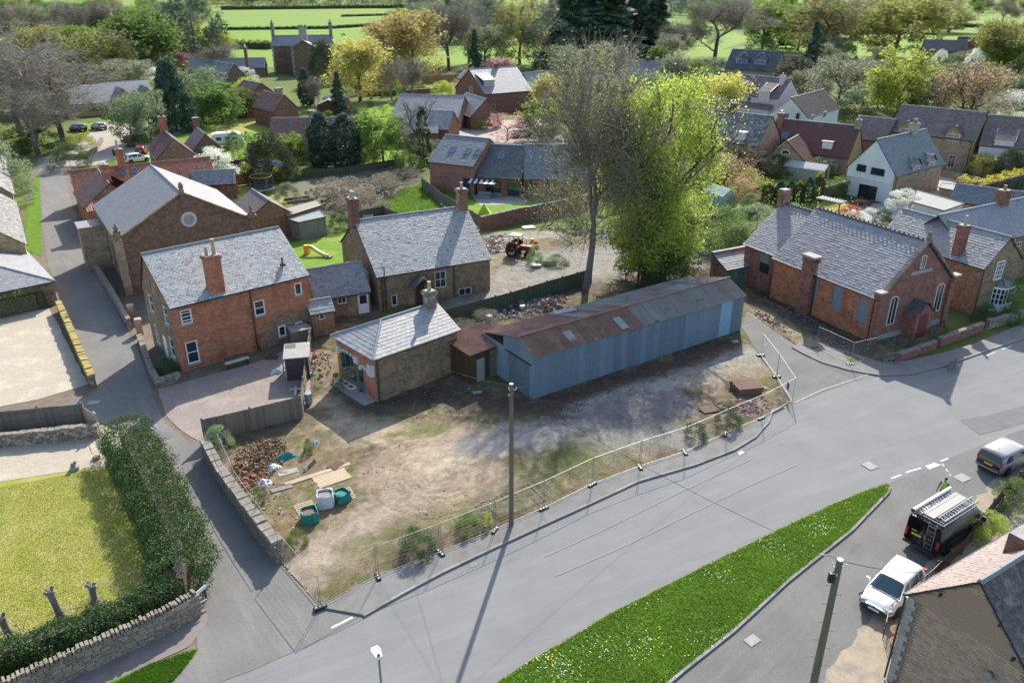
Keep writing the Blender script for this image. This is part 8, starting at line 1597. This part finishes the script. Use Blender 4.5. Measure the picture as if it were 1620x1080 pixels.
o=thing('toy_slide','yellow and grey plastic toy slide on the small bright lawn','slide',P(505,405),rad(-28));b=MB();b.tube([(-1.5,0,.9),(-.9,0,.85),(0,0,.45),(.9,0,.2),(1.4,0,.2)],[.22]*5,6);b.build('chute',plain('toy_cream',A(.7,.55,.15),.5),o);b=MB();b.box((-1.7,0,.5),(.5,.5,1.0));b.build('platform',plain('toy_yellow',A(.75,.4,.02),.5),o);b=MB();b.box((1.5,0,.12),(.4,.45,.24));b.build('foot',steel_dull,o);b=MB();b.box((-1.1,0,.9),(.7,.4,.12));b.build('bridge',lead_m,o)
for k,(a,c)in enumerate((((488,412),(545,382)),((482,424),(545,397)))):wire(P(*a,1.6),P(*c,1.6),'pale washing line over the small lawn, %s of two'%('upper','lower')[k],.12,.012)
# modern house terrace
o=thing('awning','striped awning on posts over the terrace of the dark slated range','awning',P(745,306,0),rad(-12));n=11
for k in range(n):b=MB();x0=-.2+4.2*k/n;b.poly([(x0,-2.2,2.0),(x0+4.2/n,-2.2,2.0),(x0+4.2/n,1.0,2.55),(x0,1.0,2.55)]);b.poly([(x0,-2.2,1.98),(x0+4.2/n,-2.2,1.98),(x0+4.2/n,1.0,2.53),(x0,1.0,2.53)]);b.build('stripe',white_p if k%2 else gutter_m,o)
for x in(-.1,3.9):b=MB();b.bar((x,-2.1,0),(x,-2.1,2.0),.08,.08);b.build('post',gutter_m,o)
for q,lb in(((766,313),'grey garden sofa under the striped awning'),((784,309),'second grey garden sofa under the awning')):bx('garden_sofa',lb,'sofa',P(*q),rad(-12),[('seat',lead_m,[((0,0,.25),(1.8,.8,.4))]),('back',lead_m,[((0,.35,.55),(1.8,.2,.5))])])
o=thing('play_tent','small bright green play tent on the terrace lawn','tent',P(766,338));b=MB();b.faces([(-.9,-.7,0),(.9,-.7,0),(.9,.7,0),(-.9,.7,0),(0,0,1.35)],[(0,1,4),(1,2,4),(2,3,4),(3,0,4)]);b.build('canvas',plain('lime_canvas',A(.35,.6,.03),.7),o)
# greenhouse
o=thing('greenhouse','small aluminium greenhouse beside the round topiary','greenhouse',P(1142,330),rad(25));gw,gl_,gh=2.2,4.2,1.6;b=MB()
for x in(0,gw):
 for k in range(6):b.bar((x,gl_*k/5,0),(x,gl_*k/5,gh),.04,.04)
for k in range(6):y=gl_*k/5;b.bar((0,y,gh),(gw/2,y,gh+.8),.04,.04);b.bar((gw,y,gh),(gw/2,y,gh+.8),.04,.04)
for q in((0,gh),(gw,gh),(gw/2,gh+.8)):b.bar((q[0],0,q[1]),(q[0],gl_,q[1]),.05,.05)
b.build('frame',metal_gal,o);gg=plain('greenhouse_glass',A(.35,.47,.46),.08,spec=.8)
for k in range(5):
 y0,y1=gl_*k/5+.02,gl_*(k+1)/5-.02
 for x,s in((0,1),(gw,-1)):b=MB();b.poly([(x,y0,.05),(x,y1,.05),(x,y1,gh),(x,y0,gh)]);b.build('pane',gg,o);b=MB();b.poly([(x,y0,gh+.02),(x,y1,gh+.02),(gw/2,y1,gh+.82),(gw/2,y0,gh+.82)]);b.build('roof_pane',gg,o)
b=MB();b.poly([(0,0,0),(gw,0,0),(gw,0,gh),(gw/2,0,gh+.8),(0,0,gh)]);b.build('end_pane',gg,o)
def hut(lb,u,v,rz,w,d,h0,h1,wm,rm,nm='garden_shed'):
 o=thing(nm,lb,'shed',P(u,v),rad(rz));b=MB();b.box((w/2,d/2,h0/2),(w,d,h0));b.faces([(0,0,h0),(w,0,h0),(w/2,0,h1),(0,d,h0),(w,d,h0),(w/2,d,h1)],[(0,1,2),(4,3,5)])if rz<900 else None;b.build('wall',wm,o)
 for s in(0,1):b=MB();xe=-.15 if s==0 else w+.15;b.faces([(xe,-.15,h0-.1),(xe,d+.15,h0-.1),(w/2,d+.15,h1+.04),(w/2,-.15,h1+.04),(xe,-.15,h0-.15),(xe,d+.15,h0-.15),(w/2,d+.15,h1-.02),(w/2,-.15,h1-.02)],[(0,1,2,3),(7,6,5,4),(0,3,7,4),(0,4,5,1)]);b.build('roof',rm,o)
 b=MB();b.box((w*.5,-.03,h0*.45),(.75,.05,h0*.9));b.build('door',wood_brown,o);return o
hut('green shed with pale felt roof in the conifer garden',455,283,80,2.2,5.0,1.8,2.5,plain('green_boards',A(.13,.17,.15),.9),plain('pale_roof',A(.42,.45,.44),.8,A(.34,.38,.3),2));hut('long pale roofed shed before the maroon house',1300,290,50,2.6,6,1.9,2.5,stone_pale,plain('pale_shed_roof',A(.5,.49,.46),.8));hut('orange timber garden room among the dark conifers',512,172,8,6,3.2,2.3,3.0,wood_orange,plain('bluegrey_roof',A(.4,.42,.46),.8),'garden_room');hut('brown summerhouse with pale hipped roof by the conifers',503,182,8,5,4,2.2,3.2,wood_brown,stone_pale,'summerhouse')
hut('rusty roofed hut half hidden in brown shrubbery',1128,305,40,3,4,1.9,2.6,wood_brown,pantile_old);hut('grey pointed garden pavilion in the walled garden',731,138,20,4.4,4.4,2.2,4.4,wood_grey,slate_grey,'pavilion')
o=thing('pergola','white pergola end beside the patio of the white house','pergola',P(1330,345),rad(-52));b=MB()
for k in range(9):b.bar((-3.2+.4*k,-1,2.1),(-3.2+.4*k,.6,2.1),.06,.14)
b.build('rafters',white_p,o);tag(o.children[0],kind='stuff')
for x in(-3.2,0):b=MB();b.bar((x,-.8,0),(x,-.8,2.1),.12,.12);b.build('post',wood_brown,o)
b=MB();b.bar((-3.4,-.8,2.0),(.2,-.8,2.0),.1,.14);b.build('beam',wood_brown,o)
def chairset(lb,u,v,m,n=5):
 o=thing('garden_table',lb,'garden table',P(u,v),.3);b=MB();b.tube([(0,0,.7),(0,0,.74)],.75,12);b.build('tabletop',m,o);b=MB();b.tube([(0,0,0),(0,0,.7)],.06,6);b.build('leg',m,o)
 for k in range(n):a=k*6.283/n;c=thing('garden_chair','maroon garden chair round the patio table','chair',P(u,v)+Vector((1.15*math.cos(a),1.15*math.sin(a),0)),a,'chairs round the patio table');b=MB();b.box((0,0,.45),(.45,.45,.05));b.build('seat',m,c);b=MB();b.box((.22,0,.7),(.05,.45,.5));b.build('backrest',m,c);b=MB();[b.box((x,y,.22),(.04,.04,.44))for x in(-.2,.2)for y in(-.2,.2)];tag(b.build('legs',m,c),kind='stuff')
chairset('round maroon patio table outside the white gable',1362,326,maroon_p)
o=thing('cold_frames','row of timber cold frames behind the grey sheds','cold frame',P(455,326),rad(30));b=MB()
for k in range(4):b.bar((1.2*k,0,.4),(1.2*k,1.8,.4),.08,.08)
for y in(0,1.8):b.bar((0,y,.4),(3.6,y,.4),.08,.4)
b.build('frame',wood_grey,o)
o=thing('white_chair_set','white metal garden bench in the small fenced yard','bench',P(580,352),.1);b=MB()
for x in(-.8,0,.8):b.bar((x,0,0),(x,0,.95),.05,.05);b.bar((x,-.5,0),(x,-.5,.5),.05,.05)
for z,y in((.9,0),(.7,0),(.48,-.25)):b.bar((-.8,y,z),(.8,y,z),.06,.06)
b.build('frame',white_p,o)
bx('garden_play_box','white tipped play box by the trampoline','play box',P(366,304),.5,[('box',off_white,[((0,0,.5),(1.8,1.0,1.0),.2)])])
o=thing('flower_rockery','round stone edged flower bed on the lawn by the caravan','flower bed',P(388,264));b=MB()
for k in range(14):a=k*.449;b.box((1.2*math.cos(a),.9*math.sin(a),.15),(.4,.3,.35),rz=a)
tag(b.build('stones',coping_m,o),kind='stuff');link('plants',hedge_mesh([Vector((-.7,0,0)),Vector((.7,0,0))],1.4,.7,'rose',.2,60,.2),o)
# horses
def horse(u,v,rz,lb):
 o=thing('horse',lb,'horse',P(u,v),rz);me=bpy.data.meshes.new('hs');J=[(0,0,1.15),(.55,0,1.2),(-.6,0,1.2),(1.0,0,.95),(1.35,0,.45),(1.5,0,.2),(-.85,0,1.15),(-1.05,0,.7)];Eg=[(0,1),(0,2),(1,3),(3,4),(4,5),(2,6),(6,7)];Rr=[.34,.34,.33,.2,.13,.08,.1,.05]
 for x,bend in((.55,.0),(-.65,-.12)):
  for s in(-.18,.18):
   i=len(J);J+=[(x,s,.85),(x+bend,s,.5),(x+bend*.4,s,.05)];Rr+=[.15,.075,.06];Eg+=[(1 if x>0 else 2,i),(i,i+1),(i+1,i+2)]
 me.from_pydata(J,Eg,[]);ob=bpy.data.objects.new('hs',me);C.objects.link(ob);ob.modifiers.new('s','SKIN')
 for i,r in enumerate(Rr):v_=me.skin_vertices[0].data[i];v_.radius=(r,r);v_.use_root=i==0
 sb=ob.modifiers.new('d','SUBSURF');sb.levels=1;bpy.context.view_layer.update();m2=bpy.data.meshes.new_from_object(ob.evaluated_get(bpy.context.evaluated_depsgraph_get()));bpy.data.objects.remove(ob);m2.materials.append(plain('bay_coat',A(.05,.03,.02),.7));m2.name='body';link('body',m2,o);b=MB()
 for s in(-.06,.06):b.box((1.2,s,.72),(.05,.04,.14),taper=.4)
 b.build('ears',gutter_m,o);b=MB();b.bar((.65,0,1.42),(1.15,0,.85),.06,.16);b.build('mane',black_p,o)
horse(569,26,2.6,'dark horse grazing in the upper pasture');horse(543,58,.3,'brown horse grazing behind the gold trees');horse(786,14,.4,'far dark horse in the small high field');
S.cycles.volume_bounces=0
